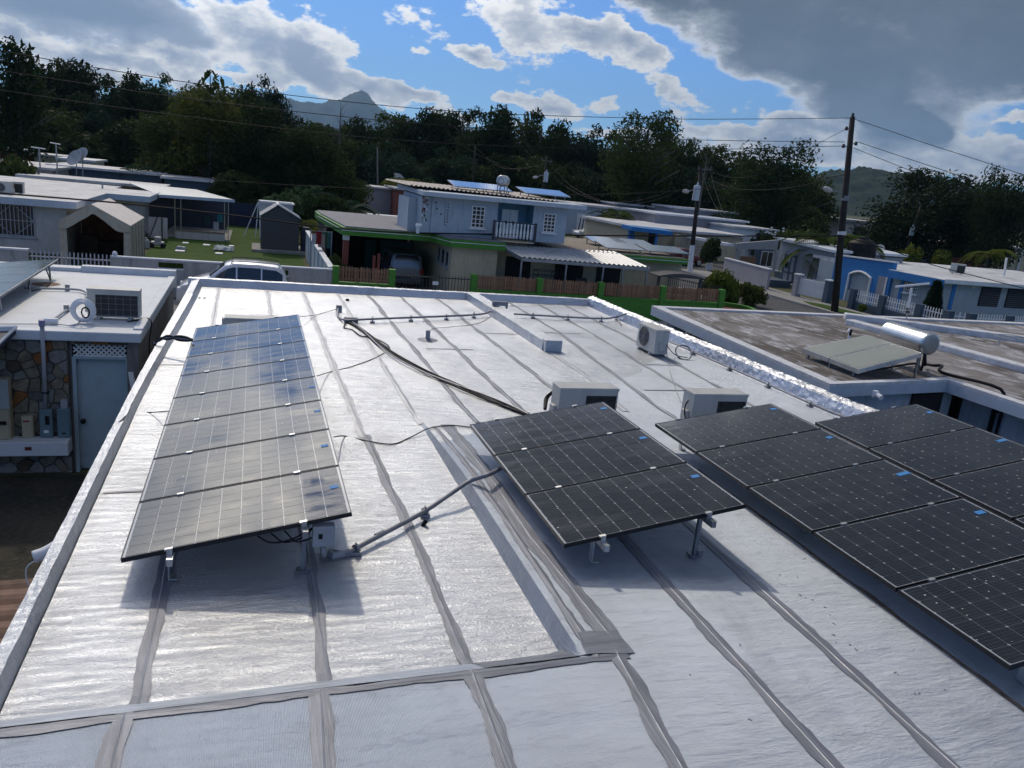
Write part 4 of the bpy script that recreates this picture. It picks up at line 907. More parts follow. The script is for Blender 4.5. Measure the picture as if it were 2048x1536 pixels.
b.box(-2.52, 1.0, FY-.08, FY+.08, 0, 1.40); b.box(1.0, 1.36, FY-.08, FY+.08, 0, 1.10); b.box(1.0, 1.36, FY-.08, FY+.08, 1.30, 1.40); b.box(1.36, 3.1, FY-.08, FY+.08, 0, 1.40); b.build('wall_body', M['wallgrey'], t)
bx(t, 'coping', -5.02, 3.1, FY-.12, FY+.12, 1.402, 1.47, 'bluewhite', bevel=.015)
for x0, x1, z0 in ((-3.40, -2.52, 1.13), (1.0, 1.36, 1.10)):
    bx(t, 'vent_sill', x0-.03, x1+.03, FY-.11, FY-.082, z0-.05, z0-.002, 'whitemetal')
    v_ = bx(t, 'vent', x0, x1, FY+.05, FY+.07, z0, z0+.2, pm('olive_mesh', (.16, .19, .06), .8) if x0 < 0 else 'green')
    lo = MB().box(-.014, .014, -.03, .03, 0, .2).mesh('louvre', M['lawn']); repeat(lo, v_, [(x0+.05+k*.07, FY, z0) for k in range(int((x1-x0)/.07))])
b = MB(); b.lathe((-4.9, FY, 1.47), [(.05, 0), (.09, .05), (.09, .1), (.05, .16)], 10); b.build('post_cap', M['whitemetal'], t)
t = thing('boundary_wall', 'pale rendered wall with a white coping left of the grey picket gate', 'wall', (-14, FY, 0))
bx(t, 'wall_body', -22, -7.75, FY-.08, FY+.08, 0, 1.46, 'wallgrey'); bx(t, 'coping', -22, -7.73, FY-.12, FY+.12, 1.462, 1.53, 'bluewhite')
t = thing('picket_gate', 'grey iron picket gate between the two rendered walls on the left', 'gate', (-6.35, FY, 0))
for z in (.25, 1.25): bx(t, 'rail', -7.7, -5.02, FY-.02, FY+.02, z, z+.045, 'bluegreyiron')
pk = MB(); pk.box(-.022, .022, -.012, .012, .06, 1.46); pk.add([(-.022, -.012, 1.46), (.022, -.012, 1.46), (.022, .012, 1.46), (-.022, .012, 1.46), (0, 0, 1.52)], [(0, 1, 4), (1, 2, 4), (2, 3, 4), (3, 0, 4)])
pk = pk.mesh('picket', M['bluegreyiron']); repeat(pk, t, [(-7.62+k*.136, FY-.035, 0) for k in range(20)])
pk2 = MB().box(-.018, .018, -.01, .01, .06, .62).mesh('picket', M['bluegreyiron']); repeat(pk2, t, [(-7.55+k*.136, FY-.035, 0) for k in range(19)])
t = thing('side_wall', 'white side wall with shallow piers running away beside the grey shed', 'wall', (3.05, 41, 0))
M['palewall'] = pm('white_side_wall', (.52, .56, .59), .8, 0, var=.08, dirt=(.28, .3, .31), damt=.5, streak=True)
bx(t, 'wall_body', 2.98, 3.12, 33.1, 49, 0, 1.46, 'palewall'); bx(t, 'coping', 2.93, 3.17, 33.1, 49, 1.462, 1.53, 'bluewhite')
pr = MB().box(-.05, 0, -.12, .12, 0, 1.455).mesh('pier', M['palewall']); repeat(pr, t, [(2.979, 34.3+k*2.4, 0) for k in range(6)])
# green fence
t = gf = thing('picket_fence', 'bright green walled fence topped with brown wooden pickets', 'fence', (12, FY, 0))
posts = [3.22, 5.52, 9.05, 12.05, 15.0, 18.15, 21.3]
pm2 = MB(); pm2.box(-.13, .13, -.16, .13, 0, 1.60); pm2 = pm2.mesh('post', M['green']); repeat(pm2, t, [(x, FY, 0) for x in posts])
bd = MB(); bd.box(-.044, .044, -.012, .012, 0, .56); bd.add([(-.046, -.012, .56), (.046, -.012, .56), (.046, .012, .56), (-.046, .012, .56), (0, -.012, .61), (0, .012, .61)], [(0, 1, 4), (2, 3, 5), (1, 2, 5, 4), (3, 0, 4, 5)]); bd = bd.mesh('board', M['wood'])
for a, c in ((3.22, 5.52), (9.05, 12.05), (12.05, 15.0), (15.0, 18.15), (18.15, 21.3)):
    bx(t, 'base_wall', a+.13, c-.13, FY-.08, FY+.08, 0, .88, 'green'); bx(t, 'ledge', a+.13, c-.13, FY-.12, FY+.12, .882, .96, 'green')
    for z in (1.05, 1.42): bx(t, 'board_rail', a+.13, c-.13, FY+.0, FY+.03, z, z+.05, 'wood')
    n_ = int((c-a-.3)/.112); repeat(bd, t, [(a+.19+k*(c-a-.38)/(n_-1)+random.uniform(-.008, .008), FY-.02+random.uniform(-.006, .006), .99+random.uniform(-.025, .02)) for k in range(n_)])
t = thing('driveway_gate', 'black iron bar gate across the driveway between the green posts', 'gate', (7.3, FY, 0))
for z in (.08, .62, 1.34): bx(t, 'rail', 5.68, 8.9, FY-.02, FY+.02, z, z+.04, 'blackiron')
ib = MB().box(-.011, .011, -.011, .011, .05, 1.46).mesh('bar', M['blackiron']); repeat(ib, t, [(5.74+k*.138, FY-.035, 0) for k in range(23)])
ib2 = MB().box(-.009, .009, -.009, .009, .1, .64).mesh('bar', M['blackiron']); repeat(ib2, t, [(5.81+k*.138, FY-.035, 0) for k in range(22)])
bx(t, 'notice', 7.25, 7.5, FY-.06, FY-.05, 1.05, 1.2, 'whitemetal')
t = thing('planter', 'curved low green planter wall with red brown soil at the fence corner', 'planter', (23, 34.5, 0))
arc = [(21.45, 33.0)]+[(22.6+1.5*math.sin(a)*1.0, 34.4-1.4*math.cos(a)) for a in np.linspace(.1, PI*.9, 12)]+[(21.45, 36.0)]
arcin = [(21.45, 33.2)]+[(22.6+1.3*math.sin(a), 34.4-1.2*math.cos(a)) for a in np.linspace(.1, PI*.9, 12)]+[(21.45, 35.8)]
b = MB(); n_ = len(arc)
b.add([(x, y, z) for (z, L_) in ((0, arc), (.62, arc), (.62, arcin), (0, arcin)) for x, y in L_], [(q*n_+i, q*n_+i+1, (q+1)*n_+i+1, (q+1)*n_+i) for q in range(3) for i in range(n_-1)]); b.build('curved_wall', M['green'], t)
b = MB(); b.add([(x, y, .42) for x, y in arcin], [tuple(range(n_))]); b.build('soil', pm('red_soil', (.16, .03, .025), .95, var=.3), t)

# ---------------------------------------------------------------- cars
def car(label, loc, rz, L=4.3, Wd=1.78, H=1.65, paint=None, kind='suv', rails=True):
    t = thing('parked_car', label, 'car'); hw = Wd/2
    hood = {'suv': .98, 'sedan': .86, 'van': 1.05}[kind]
    if kind == 'suv': prof = [(0, .62), (.02, .78), (.06, .88), (.2, 1.08), (.265, 1.16), (.42, H-.10), (.5, H), (.7, H), (.9, H-.06), (.955, H-.3), (.985, 1.0), (1, .6)]
    elif kind == 'van': prof = [(0, .6), (.02, .85), (.05, .95), (.16, 1.05), (.2, 1.1), (.31, H-.08), (.4, H), (.8, H), (.96, H-.05), (.985, H-.35), (.995, .95), (1, .6)]
    else: prof = [(0, .55), (.02, .68), (.06, .76), (.24, .88), (.3, .92), (.44, H-.06), (.52, H), (.68, H-.03), (.82, 1.02), (.93, .97), (.985, .85), (1, .55)]
    zt = lambda s: float(np.interp(s, [p[0] for p in prof], [p[1] for p in prof]))
    st_ = sorted(set([p[0] for p in prof]+list(np.linspace(0, 1, 28)))); b = MB(); vs = []; fs = []; m_ = 13
    wf = lambda s: hw*(1-.16*max(0, 1-s/.08)**2-.12*max(0, 1-(1-s)/.06)**2)
    rw = lambda s: hw*(.80 if zt(s) > 1.2 else .93)
    def belt(s): return min(.95 if kind != 'sedan' else .85, zt(s)-.06)
    for s in st_:
        x = (s-.5)*L; w = wf(s); z = zt(s); r = min(rw(s), w*.97); be = belt(s); ra = r+(w*.98-r)*(0 if z > 1.2 else .6)
        half = [(w*.93, .24), (w*.995, .42), (w, .62), (w*.985, be), (ra+.02, max(be+.01, z-.07)), (ra*.86, z-.012), (0, z+.012)]
        row = [(-y, q) for y, q in half]+[(y, q) for y, q in half[-2::-1]]
        vs += [(x, y, q) for y, q in row]
    n_ = len(st_)
    for i in range(n_-1):
        for k in range(m_-1): fs.append((i*m_+k, (i+1)*m_+k, (i+1)*m_+k+1, i*m_+k+1))
        fs.append((i*m_+m_-1, (i+1)*m_+m_-1, (i+1)*m_, i*m_))
    fs += [tuple(range(m_)), tuple(range((n_-1)*m_, n_*m_))[::-1]]
    b.add(vs, fs); b.build('body', paint, t, smooth=True)
    # side glass
    s0, s1 = {'suv': (.33, .93), 'van': (.25, .95), 'sedan': (.36, .77)}[kind]
    for sgn in (-1, 1):
        b = MB(); ss = np.linspace(s0, s1, 12); lo_, hi_ = [], []
        for s in ss:
            x = (s-.5)*L; z1 = zt(s)-.15; z0 = belt(s)+.04; z1 = max(z1, z0+.015); w = wf(s)*.985; be = belt(s); r = rw(s)+.02; zz = zt(s)-.07
            f_ = lambda z: w+(r-w)*(z-be)/max(.01, zz-be)
            lo_.append((x, sgn*(f_(z0)+.012), z0)); hi_.append((x, sgn*(f_(z1)+.012), z1))
        b.add(lo_+hi_, [(i, i+1, 13+i, 12+i) for i in range(11)]); b.build('side_window', M['glass'], t)
        b = MB()
        for s in ({'suv': (.52, .74), 'van': (.4, .62, .8), 'sedan': (.56,)}[kind]):
            x = (s-.5)*L; z1, z0 = zt(s)-.14, belt(s)+.03; w = wf(s)*.985; r = rw(s)+.02
            b.bar((x, sgn*(w+.008), z0), (x, sgn*(r+(w-r)*.1+.012), z1), .05, .02)
        b.build('door_pillar', paint, t)
        b = MB(); x = (s0-.46)*L; b.box(x-.08, x+.08, sgn*(hw+.02)-.09, sgn*(hw+.02)+.09, .98, 1.12); b.build('mirror', paint, t, bevel=.03)
        b = MB(); b.box(-.5*L+.02, -.5*L+.32, sgn*hw*.80-.14, sgn*hw*.80+.14, .66, .78); b.build('headlight', M['whitemetal'], t, bevel=.03)
        b = MB(); b.box(.5*L-.12, .5*L+.005, sgn*hw*.86-.09, sgn*hw*.86+.09, .72, .98); b.build('taillight', M['redlens'], t, bevel=.02)
        if rails: b = MB(); b.tube(smooth_path([((.47-.5)*L, sgn*hw*.66, H-.03), ((.52-.5)*L, sgn*hw*.68, H+.05), ((.85-.5)*L, sgn*hw*.68, H+.03), ((.9-.5)*L, sgn*hw*.66, H-.05)], 5), .018, 6); b.build('roof_rail', M['blackiron'], t)
        for s in (.19, .81):
            x = (s-.5)*L; b = MB(); b.lathe((x, sgn*(hw-.2), .32), [(.2, 0), (.32, .02), (.325, .1), (.32, .19), (.22, .205)], 22, axis=(0, sgn, 0)); wh = b.build('wheel', M['black'], t)
            b = MB(); b.lathe((x, sgn*(hw-.2), .32), [(.21, .206), (.19, .19), (.05, .2), (0, .205)], 14, axis=(0, sgn, 0)); b.build('rim', M['alu'], wh)
    def screen(sa, sb, name):
        b = MB(); q = []
        for s, k in ((sa, .86), (sb, .80)):
            x = (s-.5)*L; z = zt(s)+.018; q.append([(x, -rw(.5)*k*(1.06 if s == sa else .95), z), (x, rw(.5)*k*(1.06 if s == sa else .95), z)])
        d = .012*(-1 if sa < .5 else 1); q = [[(p[0]+d, p[1], p[2]) for p in r_] for r_ in q]
        b.add(q[0]+q[1], [(0, 1, 3, 2)]); b.build(name, M['screen'] if sa < .5 else M['glass'], t)
    a_, c_ = {'suv': (.28, .41), 'van': (.21, .305), 'sedan': (.31, .43)}[kind]; screen(a_, c_, 'windscreen')
    a_, c_ = {'suv': (.975, .925), 'van': (.984, .965), 'sedan': (.80, .70)}[kind]; screen(a_, c_, 'rear_window')
    t.location = loc; t.rotation_euler = (0, 0, rz); WL[t.name] = Vector(loc); return t
M['redlens'] = pm('red_lens', (.3, .02, .015), .25, 0); M['screen'] = pm('pale_windscreen_glass', (.14, .20, .25), .08, 0, bump=0, spec=.8, coat=.6)
M['silver'] = pm('silver_car_paint', (.62, .63, .65), .3, .35, var=.04, bump=0, coat=.8)
M['whitecar'] = pm('white_car_paint', (.7, .7, .7), .3, 0, var=.04, bump=0, coat=.6)
M['redcar'] = pm('dark_red_car_paint', (.16, .02, .025), .3, .2, var=.04, bump=0, coat=.6)
M['greycar'] = pm('grey_car_paint', (.2, .21, .22), .3, .4, var=.04, bump=0, coat=.6)
car('silver sport utility car parked against the grey wall behind the silver roof', (-.62, 31.5, 0), 0, L=3.95, H=1.76, paint=M['silver'])
car('silver tailgate of a van parked nose in under the green carport', (7.15, 40.6, 0), -PI/2, L=4.2, Wd=1.7, H=1.7, paint=M['greycar'], kind='van', rails=False)

# ---------------------------------------------------------------- left house, tent, yard
M['oldroof'] = pm('streaked_white_flat_roof', (.56, .56, .57), .7, 0, var=.16, scale=.5, dirt=(.24, .225, .21), damt=.8)
M['cream_w'] = pm('off_white_render', (.56, .53, .49), .85, 0, var=.08, dirt=(.27, .25, .22), damt=.5, streak=True)
t = thing('flat_roof_house', 'long white flat roofed house with a barred window, behind the frame tent', 'house', (-14, 55, 0))
b = MB(); b.prism([(-30, 42.8), (-8.0, 42.8), (-8.0, 51.3), (-5.75, 51.3), (-5.75, 57.5), (-8.4, 57.5), (-8.4, 60), (-30, 63)], 2.30, 2.56); b.build('roof', [M['oldroof']], t)
b = MB(); b.prism([(-30.02, 42.74), (-7.94, 42.74), (-7.94, 51.24), (-5.69, 51.24), (-5.69, 57.5), (-5.75, 57.5), (-5.75, 51.3), (-8.0, 51.3), (-8.0, 42.8), (-30.02, 42.8)], 2.27, 2.59); b.build('fascia', M['fascia_blue'], t)
b = MB(); b.box(-29, -8.5, 43.4, 59.5, 0, 2.29); b.box(-8.5, -6.4, 52, 57, 0, 2.29); b.build('wall', M['cream_w'], t)
f = window(t, 'y', aty(-60, 410, 43.4).x, aty(68, 410, 43.4).x, aty(68, 474, 43.4).z, aty(68, 411, 43.4).z, 43.4, 1, 1, 'bluegreyiron', 'glass')
x0, x1 = aty(-60, 410, 43.4).x, aty(68, 410, 43.4).x; z0, z1 = aty(68, 474, 43.4).z, aty(68, 411, 43.4).z
rb = MB().box(-.016, .016, -.01, .01, z0, z1).mesh('bar', M['bluegreyiron']); nb = int((x1-x0)/.17)
for k in range(nb): inst(rb, f, (x0+.1+k*.17-WL[t.name].x, 43.30-WL[t.name].y, 0))
b = MB(); zc = (z0+z1)/2; xm = x1-.85; b.bar((x0, 43.28, zc), (x1, 43.28, zc), .03, .03)
for sx in (-1, 1):
    for sz in (z0, z1): b.bar((xm, 43.27, sz), (xm+sx*.85, 43.27, zc), .028, .028)
b.build('bar_diamond', M['bluegreyiron'], f)
for px, l in ((8, 'pale rooftop unit at the left edge, beside its dark twin'), (30, 'rooftop unit with a dark open side on the streaked white roof')):
    p = at(px, 388, 2.56); ac_unit((p.x, p.y, 2.565), PI if px > 20 else 0, l, w=.8, h=.6)
p = at(205, 377, 2.56); b = MB(); b.tube([p, p+Vector((0, 0, .35))], .05, 8); b.build('vent_pipe', M['pvc'], label='single short vent pipe near the back of the streaked white roof', cat='vent')
# frame tent
t = thing('frame_tent', 'beige fabric garage tent with a pitched roof and a dark open front', 'tent', (-6.7, 42, 0))
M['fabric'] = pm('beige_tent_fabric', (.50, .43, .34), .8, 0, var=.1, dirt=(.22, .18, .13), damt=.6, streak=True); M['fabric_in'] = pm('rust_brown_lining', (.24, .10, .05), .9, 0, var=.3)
M['fabtop'] = pm('pale_tent_roof', (.64, .58, .54), .6, 0, var=.1)
y0, y1 = 40.0, 44.8; xl, xr = aty(117, 440, y0).x, aty(262, 452, y0).x; xa = aty(183, 408, y0).x; za = aty(183, 408, y0).z; ze = (aty(117, 440, y0).z+aty(262, 452, y0).z)/2
for nm, (a, c) in dict(l=((xl, ze), (xa, za)), r=((xa, za), (xr, ze))).items():
    b = MB(); b.slab([(a[0], y0-.1, a[1]), (c[0], y0-.1, c[1]), (c[0], y1, c[1]), (a[0], y1, a[1])], (0, 0, -.03)); b.build('roof_sheet', M['fabtop'], t)
b = MB(); nn = 24; vs = []; fs = []
for k in range(nn+1):
    u = k/nn; x = xl+(xr-xl)*u; zt_ = za+(ze-za)*abs(x-xa)/((xr-xa) if x > xa else (xa-xl)); w = .05*math.sin(u*17)
    vs += [(x, y0-.12, zt_-.01), (x, y0-.12, zt_-.32-.22*abs(math.sin(u*PI*2))-w)]
for k in range(nn): fs.append((2*k, 2*k+1, 2*k+3, 2*k+2))
b.add(vs, fs); b.build('front_valance', M['fabric'], t)
for x_, s_ in ((xl, 1), (xr, -1)):
    b = MB(); b.slab([(x_, y0, 0), (x_, y1, 0), (x_, y1, ze-.03), (x_, y0, ze-.03)], (s_*.02, 0, 0)); b.build('side_sheet', M['fabric'], t)
    b = MB(); b.slab([(x_+s_*.01, y0-.06, 0), (x_+s_*.34, y0-.04, 0), (x_+s_*.30, y0-.05, ze-.3), (x_+s_*.02, y0-.06, ze-.1)], (0, .03, 0)); b.build('front_flap', M['fabric'], t)
    for k in range(5): b = MB(); b.bar((x_-s_*.03, y0+.4+k*1.0, .05), (x_-s_*.03, y0+.4+k*1.0, ze-.05), .03); b.build('frame_pole', M['alu_dark'], t)
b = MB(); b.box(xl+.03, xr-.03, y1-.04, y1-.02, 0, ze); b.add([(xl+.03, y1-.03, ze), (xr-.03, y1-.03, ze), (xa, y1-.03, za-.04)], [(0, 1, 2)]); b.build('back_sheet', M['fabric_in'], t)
b = MB(); b.box(xl+.5, xr-.9, y1-1.6, y1-.5, .0, .75); b.box(xl+.3, xl+1.1, y1-2.2, y1-1.7, 0, 1.1); b.build('stored_boxes', pm('stored_brown_things', (.06, .035, .02), .9, var=.4), t, bevel=.03)
# sheet roof carport with iron posts
t = thing('carport', 'grey sheet roofed carport on slender iron posts beside the lawn', 'carport', (-4, 57, 0))
b = MB(); b.slab([(-5.6, 55, 2.53), (-1.15, 55, 2.60), (-3.9, 62.7, 2.66), (-8.3, 63, 2.70)], (0, 0, -.04)); b.build('sheet_roof', pm('grey_roof_sheet', (.33, .36, .40), .55, .3, var=.1), t)
b = MB(); b.slab([(-5.6, 54.97, 2.55), (-1.13, 54.97, 2.62), (-1.13, 54.97, 2.44), (-5.6, 54.97, 2.37)], (0, .025, 0)); b.build('fascia', M['fascia_blue'], t)
for x in (-4.70, -4.35, -1.75, -1.52): b = MB(); b.bar((x, 55.2, 0), (x, 55.2, 2.45), .05); b.build('post', M['cream'], t)
bx(t, 'low_wall', -4.6, -1.7, 54.2, 54.35, 0, .48, 'cream_w'); bx(t, 'wall_cap', -4.62, -1.68, 54.15, 54.4, .482, .53, 'rust')
bx(t, 'back_wall', -8, -1.8, 61.5, 61.7, 0, 2.4, pm('dark_blue_wall', (.045, .05, .075), .9)); bx(t, 'floor', -5.4, -1.4, 54.4, 61.5, 0, .08, 'conc')
for k, (px, py, c_, l) in enumerate(((440, 436, (.05, .25, .28), 'turquoise shirt hung under the carport roof'), (432, 452, (.5, .52, .55), 'pale towel hung low under the carport'), (500, 440, (.05, .10, .09), 'dark green cloth hung at the back of the carport'))):
    p = aty(px if k < 2 else 415, py, 57.5); b = MB(); n_ = 8
    b.add([(p.x-.18+.36*i/n_, p.y+.03*math.sin(i*2.1), p.z+.28*(1 if j == 0 else -1)) for j in range(2) for i in range(n_+1)], [(i, i+1, n_+2+i, n_+1+i) for i in range(n_)])
    o = b.build('hanging_cloth', pm('cloth%d' % k, c_, .9), label=l, cat='clothes'); s_ = o.modifiers.new('thick', 'SOLIDIFY'); s_.thickness = .01
p = at(292, 497, 0); b = MB(); b.lathe((p.x, p.y, 0), [(.17, 0), (.19, .05), (.19, .4), (.12, .5), (.06, .52), (.06, .6)], 14); b.build('gas_cylinder', M['acgrey'], label='grey gas cylinder standing by the tent corner on the lawn', cat='gas cylinder')
p = at(315, 495, 0); t = thing('lawn_mower', 'grey lawn mower with an upright handle parked beside the gas cylinder', 'lawn mower', p)
b = MB(); b.box(p.x-.35, p.x+.35, p.y-.25, p.y+.25, .12, .34); b.box(p.x-.15, p.x+.2, p.y-.15, p.y+.15, .34, .6); b.build('deck', M['acgrey'], t, bevel=.05)
b = MB(); b.tube([(p.x-.3, p.y-.2, .3), (p.x-.75, p.y-.2, 1.0), (p.x-.75, p.y+.2, 1.0), (p.x-.3, p.y+.2, .3)], .02, 6); b.build('handle', M['blackiron'], t)
for sx in (-.28, .3):
    for sy in (-.27, .27): b = MB(); b.lathe((p.x+sx, p.y+sy, .13), [(.05, -.03), (.13, -.03), (.13, .03), (.05, .03)], 12, axis=(0, 1, 0)); b.build('wheel', M['black'], t)
p = aty(318, 475, 52.5); t = thing('tarp_screen', 'off white tarp stretched over a braced timber frame beside the tent', 'screen', (p.x, 52.5, 0))
b = MB(); b.box(aty(297, 460, 52.5).x, aty(335, 460, 52.5).x, 52.5, 52.53, .12, 1.35); b.build('tarp', M['cream_w'], t)
b = MB(); x0, x1 = aty(297, 460, 52.5).x, aty(335, 460, 52.5).x; b.bar((x0, 52.45, 0), (x0+.7, 52.45, 1.9), .05); b.bar((x0+.75, 52.45, 0), (x0+.75, 52.45, 2.2), .06); b.build('timber_frame', M['dark'], t)
for px, py, w, l in ((360, 503, .5, 'white paving slab on the lawn, nearest the tent'), (371, 487, .35, 'pale paving slab at the back of the lawn'), (413, 491, .4, 'thin pale slab in the middle of the lawn'), (463, 493, .3, 'short white block on the lawn near the shed'), (438, 508, .4, 'pale slab lying in front of the blue folded sheet')):
    p = at(px, py, 0); b = MB(); b.box(p.x-w/2, p.x+w/2, p.y-.3, p.y+.3, .005, .06); b.build('paving_slab', M['bluewhite'], label=l, cat='paving slab', bevel=.02)
for px, py, l, sc in ((448, 500, 'blue grey sheet folded on the lawn near the shed', 1), (362, 499, 'small heap of teal cloth behind the white slab', .5)):
    p = at(px, py, 0); b = MB(); n_ = 7; vs = [(p.x+(i/n_-.5)*1.1*sc, p.y+(j/n_-.5)*1.6*sc, .05+.16*sc*abs(noise.noise(Vector((i*.6, j*.6, px))))+(.1 if 0 < i < n_ and 0 < j < n_ else 0)) for j in range(n_+1) for i in range(n_+1)]
    b.add(vs, [(j*(n_+1)+i, j*(n_+1)+i+1, (j+1)*(n_+1)+i+1, (j+1)*(n_+1)+i) for j in range(n_) for i in range(n_)]); b.build('folded_sheet', pm('tarp_blue_grey', (.16, .22, .27), .7, var=.3), label=l, cat='sheet')
# grey shed
t = thing('garden_shed', 'dark grey gabled garden shed on a concrete base at the end of the lawn', 'shed', (1.55, 51.5, 0))
M['shed'] = pm('dark_grey_resin', (.07, .07, .075), .7, 0, var=.08); x0, x1 = aty(521, 497, 50.2).x, aty(597, 503, 50.2).x; zr = aty(556, 411, 50.2).z; zE = aty(524, 431, 50.2).z; xm = aty(556, 411, 50.2).x
b = MB(); b.box(x0-.5, x1+.35, 49.6, 53.2, 0, .15); b.build('concrete_base', M['conc'], t)
b = MB(); b.slab([(x0, 50.2, .152), (x1, 50.2, .152), (x1, 50.2, zE), (xm, 50.2, zr-.06), (x0, 50.2, zE)], (0, 2.6, 0)); b.build('wall', M['shed'], t)
for k in range(9): bx(t, 'rib', x0+.12+k*.25, x0+.135+k*.25, 50.185, 50.198, .16, zE, 'shed')
for a, c in (((x0-.08, zE-.06), (xm, zr)), ((xm, zr), (x1+.08, zE-.06))):
    b = MB(); b.slab([(a[0], 50.1, a[1]), (c[0], 50.1, c[1]), (c[0], 52.9, c[1]), (a[0], 52.9, a[1])], (0, 0, .05)); b.build('roof_sheet', M['alu_dark'], t)
b = MB(); b.bar((xm, 50.0, zr+.06), (xm, 53, zr+.06), .14, .05); b.build('ridge_cap', M['whitemetal'], t)
p = at(603, 500, 0); b = MB(); b.lathe((p.x+.1, 50.4, .152), [(.25, 0), (.28, .1), (.28, 1.3), (.2, 1.45)], 14); b.build('barrel', pm('navy_barrel', (.02, .025, .05), .5), label='dark upright barrel squeezed between the shed and the side wall', cat='barrel')
t = thing('swing_frame', 'leaning white pole swing frame behind the grey shed', 'swing frame', at(500, 462, 0)); y_ = 58.0
for a, c in (((487, 462), (517, 402)), ((511, 460), (517, 402)), ((520, 470), (519, 400))): p0 = aty(*a, y_); p1 = aty(*c, y_); b = MB(); b.bar((p0.x, y_, 0), p1, .06); b.build('pole', M['whitemetal'], t)
p0, p1 = aty(517, 402, y_), aty(584, 407, y_); b = MB(); b.bar(p0, p1, .06); b.build('top_bar', M['whitemetal'], t)
t = thing('outbuilding', 'small pale outbuilding with a flat white edge behind the grey shed', 'shed', (1.6, 60, 0))
p0, p1 = aty(521, 403, 59), aty(586, 412, 59); bx(t, 'wall', p0.x, p1.x, 59, 61, 0, p0.z-.1, 'palewall'); bx(t, 'roof', p0.x-.1, p1.x+.1, 58.9, 61.2, p0.z-.095, p0.z, 'bluewhite')
t = thing('screen_fence', 'dark blue fabric screen fence at the far end of the lawn', 'fence', (0, 66, 0))
for k in range(6): bx(t, 'screen_panel', -4.2+k*1.35, -2.88+k*1.35, 66, 66.03, 0, 1.75, pm('navy_screen', (.02, .03, .07), .85) if k == 0 else bpy.data.materials['navy_screen'])
for k in range(7): bx(t, 'post', -4.24+k*1.35, -4.18+k*1.35, 65.95, 65.99, 0, 1.85, 'blackiron')

# ---------------------------------------------------------------- green trimmed house
t = gh = thing('green_trim_house', 'two storey house with bright green fascia below and pale blue walls above', 'house', (10, 40, 0))
M['beige'] = pm('cream_render', (.54, .45, .30), .85, 0, var=.07, dirt=(.23, .2, .15), damt=.4, streak=True)
M['upper'] = pm('pale_blue_render', (.39, .45, .51), .8, 0, var=.05, dirt=(.22, .24, .27), damt=.5, streak=True)
M['upper_dk'] = pm('mid_blue_render', (.10, .22, .33), .75, 0, var=.08)
M['greyroof'] = pm('grey_flat_roof', (.2, .2, .22), .8, 0, var=.2, dirt=(.12, .12, .12))
lp = [(3.3, 44.5), (3.85, 36.95), (7.85, 36.95), (8.38, 34.95), (10.95, 34.95), (10.95, 47), (3.3, 47)]
b = MB(); b.prism(lp, 2.50, 2.84); b.build('lower_roof', M['green'], t)
li = [(x+(.12 if x < 8 else -.1), y+(.12 if y < 44 else -.1)) for x, y in lp]; b = MB(); b.prism(li, 2.842, 2.90); b.build('roof_surface', M['greyroof'], t)
b = MB(); q = lp[:5]
for a, c in zip(q[:-1], q[1:]):
    d = Vector((c[0]-a[0], c[1]-a[1], 0)).normalized(); o_ = Vector((d.y, -d.x, 0))*.012; b.bar(Vector((*a, 2.72))+o_, Vector((*c, 2.72))+o_, .02, .025)
b.build('white_line', M['white'], t)
b = MB(); b.box(8.55, 10.7, 35.3, 47, 0, 2.5); b.build('wall', M['beige'], t)
for y_, w in ((35.75, .62), (36.6, .7), (37.5, .6)):
    window(t, 'x', y_, y_+w, 1.5, 2.2, 8.55, 1, 1, 'acgrey', 'glass')
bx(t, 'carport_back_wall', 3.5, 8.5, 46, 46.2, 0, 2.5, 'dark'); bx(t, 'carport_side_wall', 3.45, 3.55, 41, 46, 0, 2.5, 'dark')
M['tealtarp'] = pm('teal_tarp', (.02, .13, .12), .7, 0, var=.2)
for px0, px1 in ((731, 750), (762, 822)): p0, p1 = aty(px0, 480, 44.5), aty(px1, 522, 44.5); bx(t, 'tarp_screen', p0.x, p1.x, 44.5, 44.54, max(.05, p1.z-.5), p0.z, 'tealtarp')
M['redpost'] = pm('brick_red_paint', (.22, .055, .035), .7, 0, var=.12)
p = aty(691, 500, 37.4); b = MB(); b.box(p.x-.13, p.x+.13, 37.27, 37.53, 0, 2.25); c_ = b.build('column', M['redpost'], t); bx(t, 'column_top', p.x-.14, p.x+.14, 37.26, 37.54, 2.252, 2.5, 'white')
for px in (748, 757): p = aty(px, 520, 36.2); bx(t, 'gate_post', p.x-.06, p.x+.06, 36.14, 36.26, 0, 1.75+.1*(px > 750), 'redpost')
# upper storey
UY = 36.35; xL, xR = aty(862, 440, UY).x, aty(1131, 460, UY).x; zb = 2.905; zl = aty(862, 388, UY).z-.1; zrr = aty(1136, 417, UY).z
xn0, xn1 = aty(995, 430, UY).x, aty(1067, 430, UY).x
def ztop(x): return zl+(zrr-zl)*(x-xL)/(xR-xL)
for a, c in ((xL, xn0), (xn1, xR)):
    b = MB(); b.slab([(a, UY, zb), (c, UY, zb), (c, UY, ztop(c)), (a, UY, ztop(a))], (0, 6, 0)); b.build('upper_wall', M['upper'], t)
b = MB(); b.slab([(xn0, UY+.9, zb), (xn1, UY+.9, zb), (xn1, UY+.9, ztop(xn1)), (xn0, UY+.9, ztop(xn0))], (0, .1, 0)); b.build('niche_wall', M['upper_dk'], t)
for x_ in (xn0, xn1): bx(t, 'niche_cheek', x_-.012 if x_ == xn1 else x_+.002, x_-.002 if x_ == xn1 else x_+.012, UY+.01, UY+.9, zb, ztop(x_)-.02, 'upper_dk')
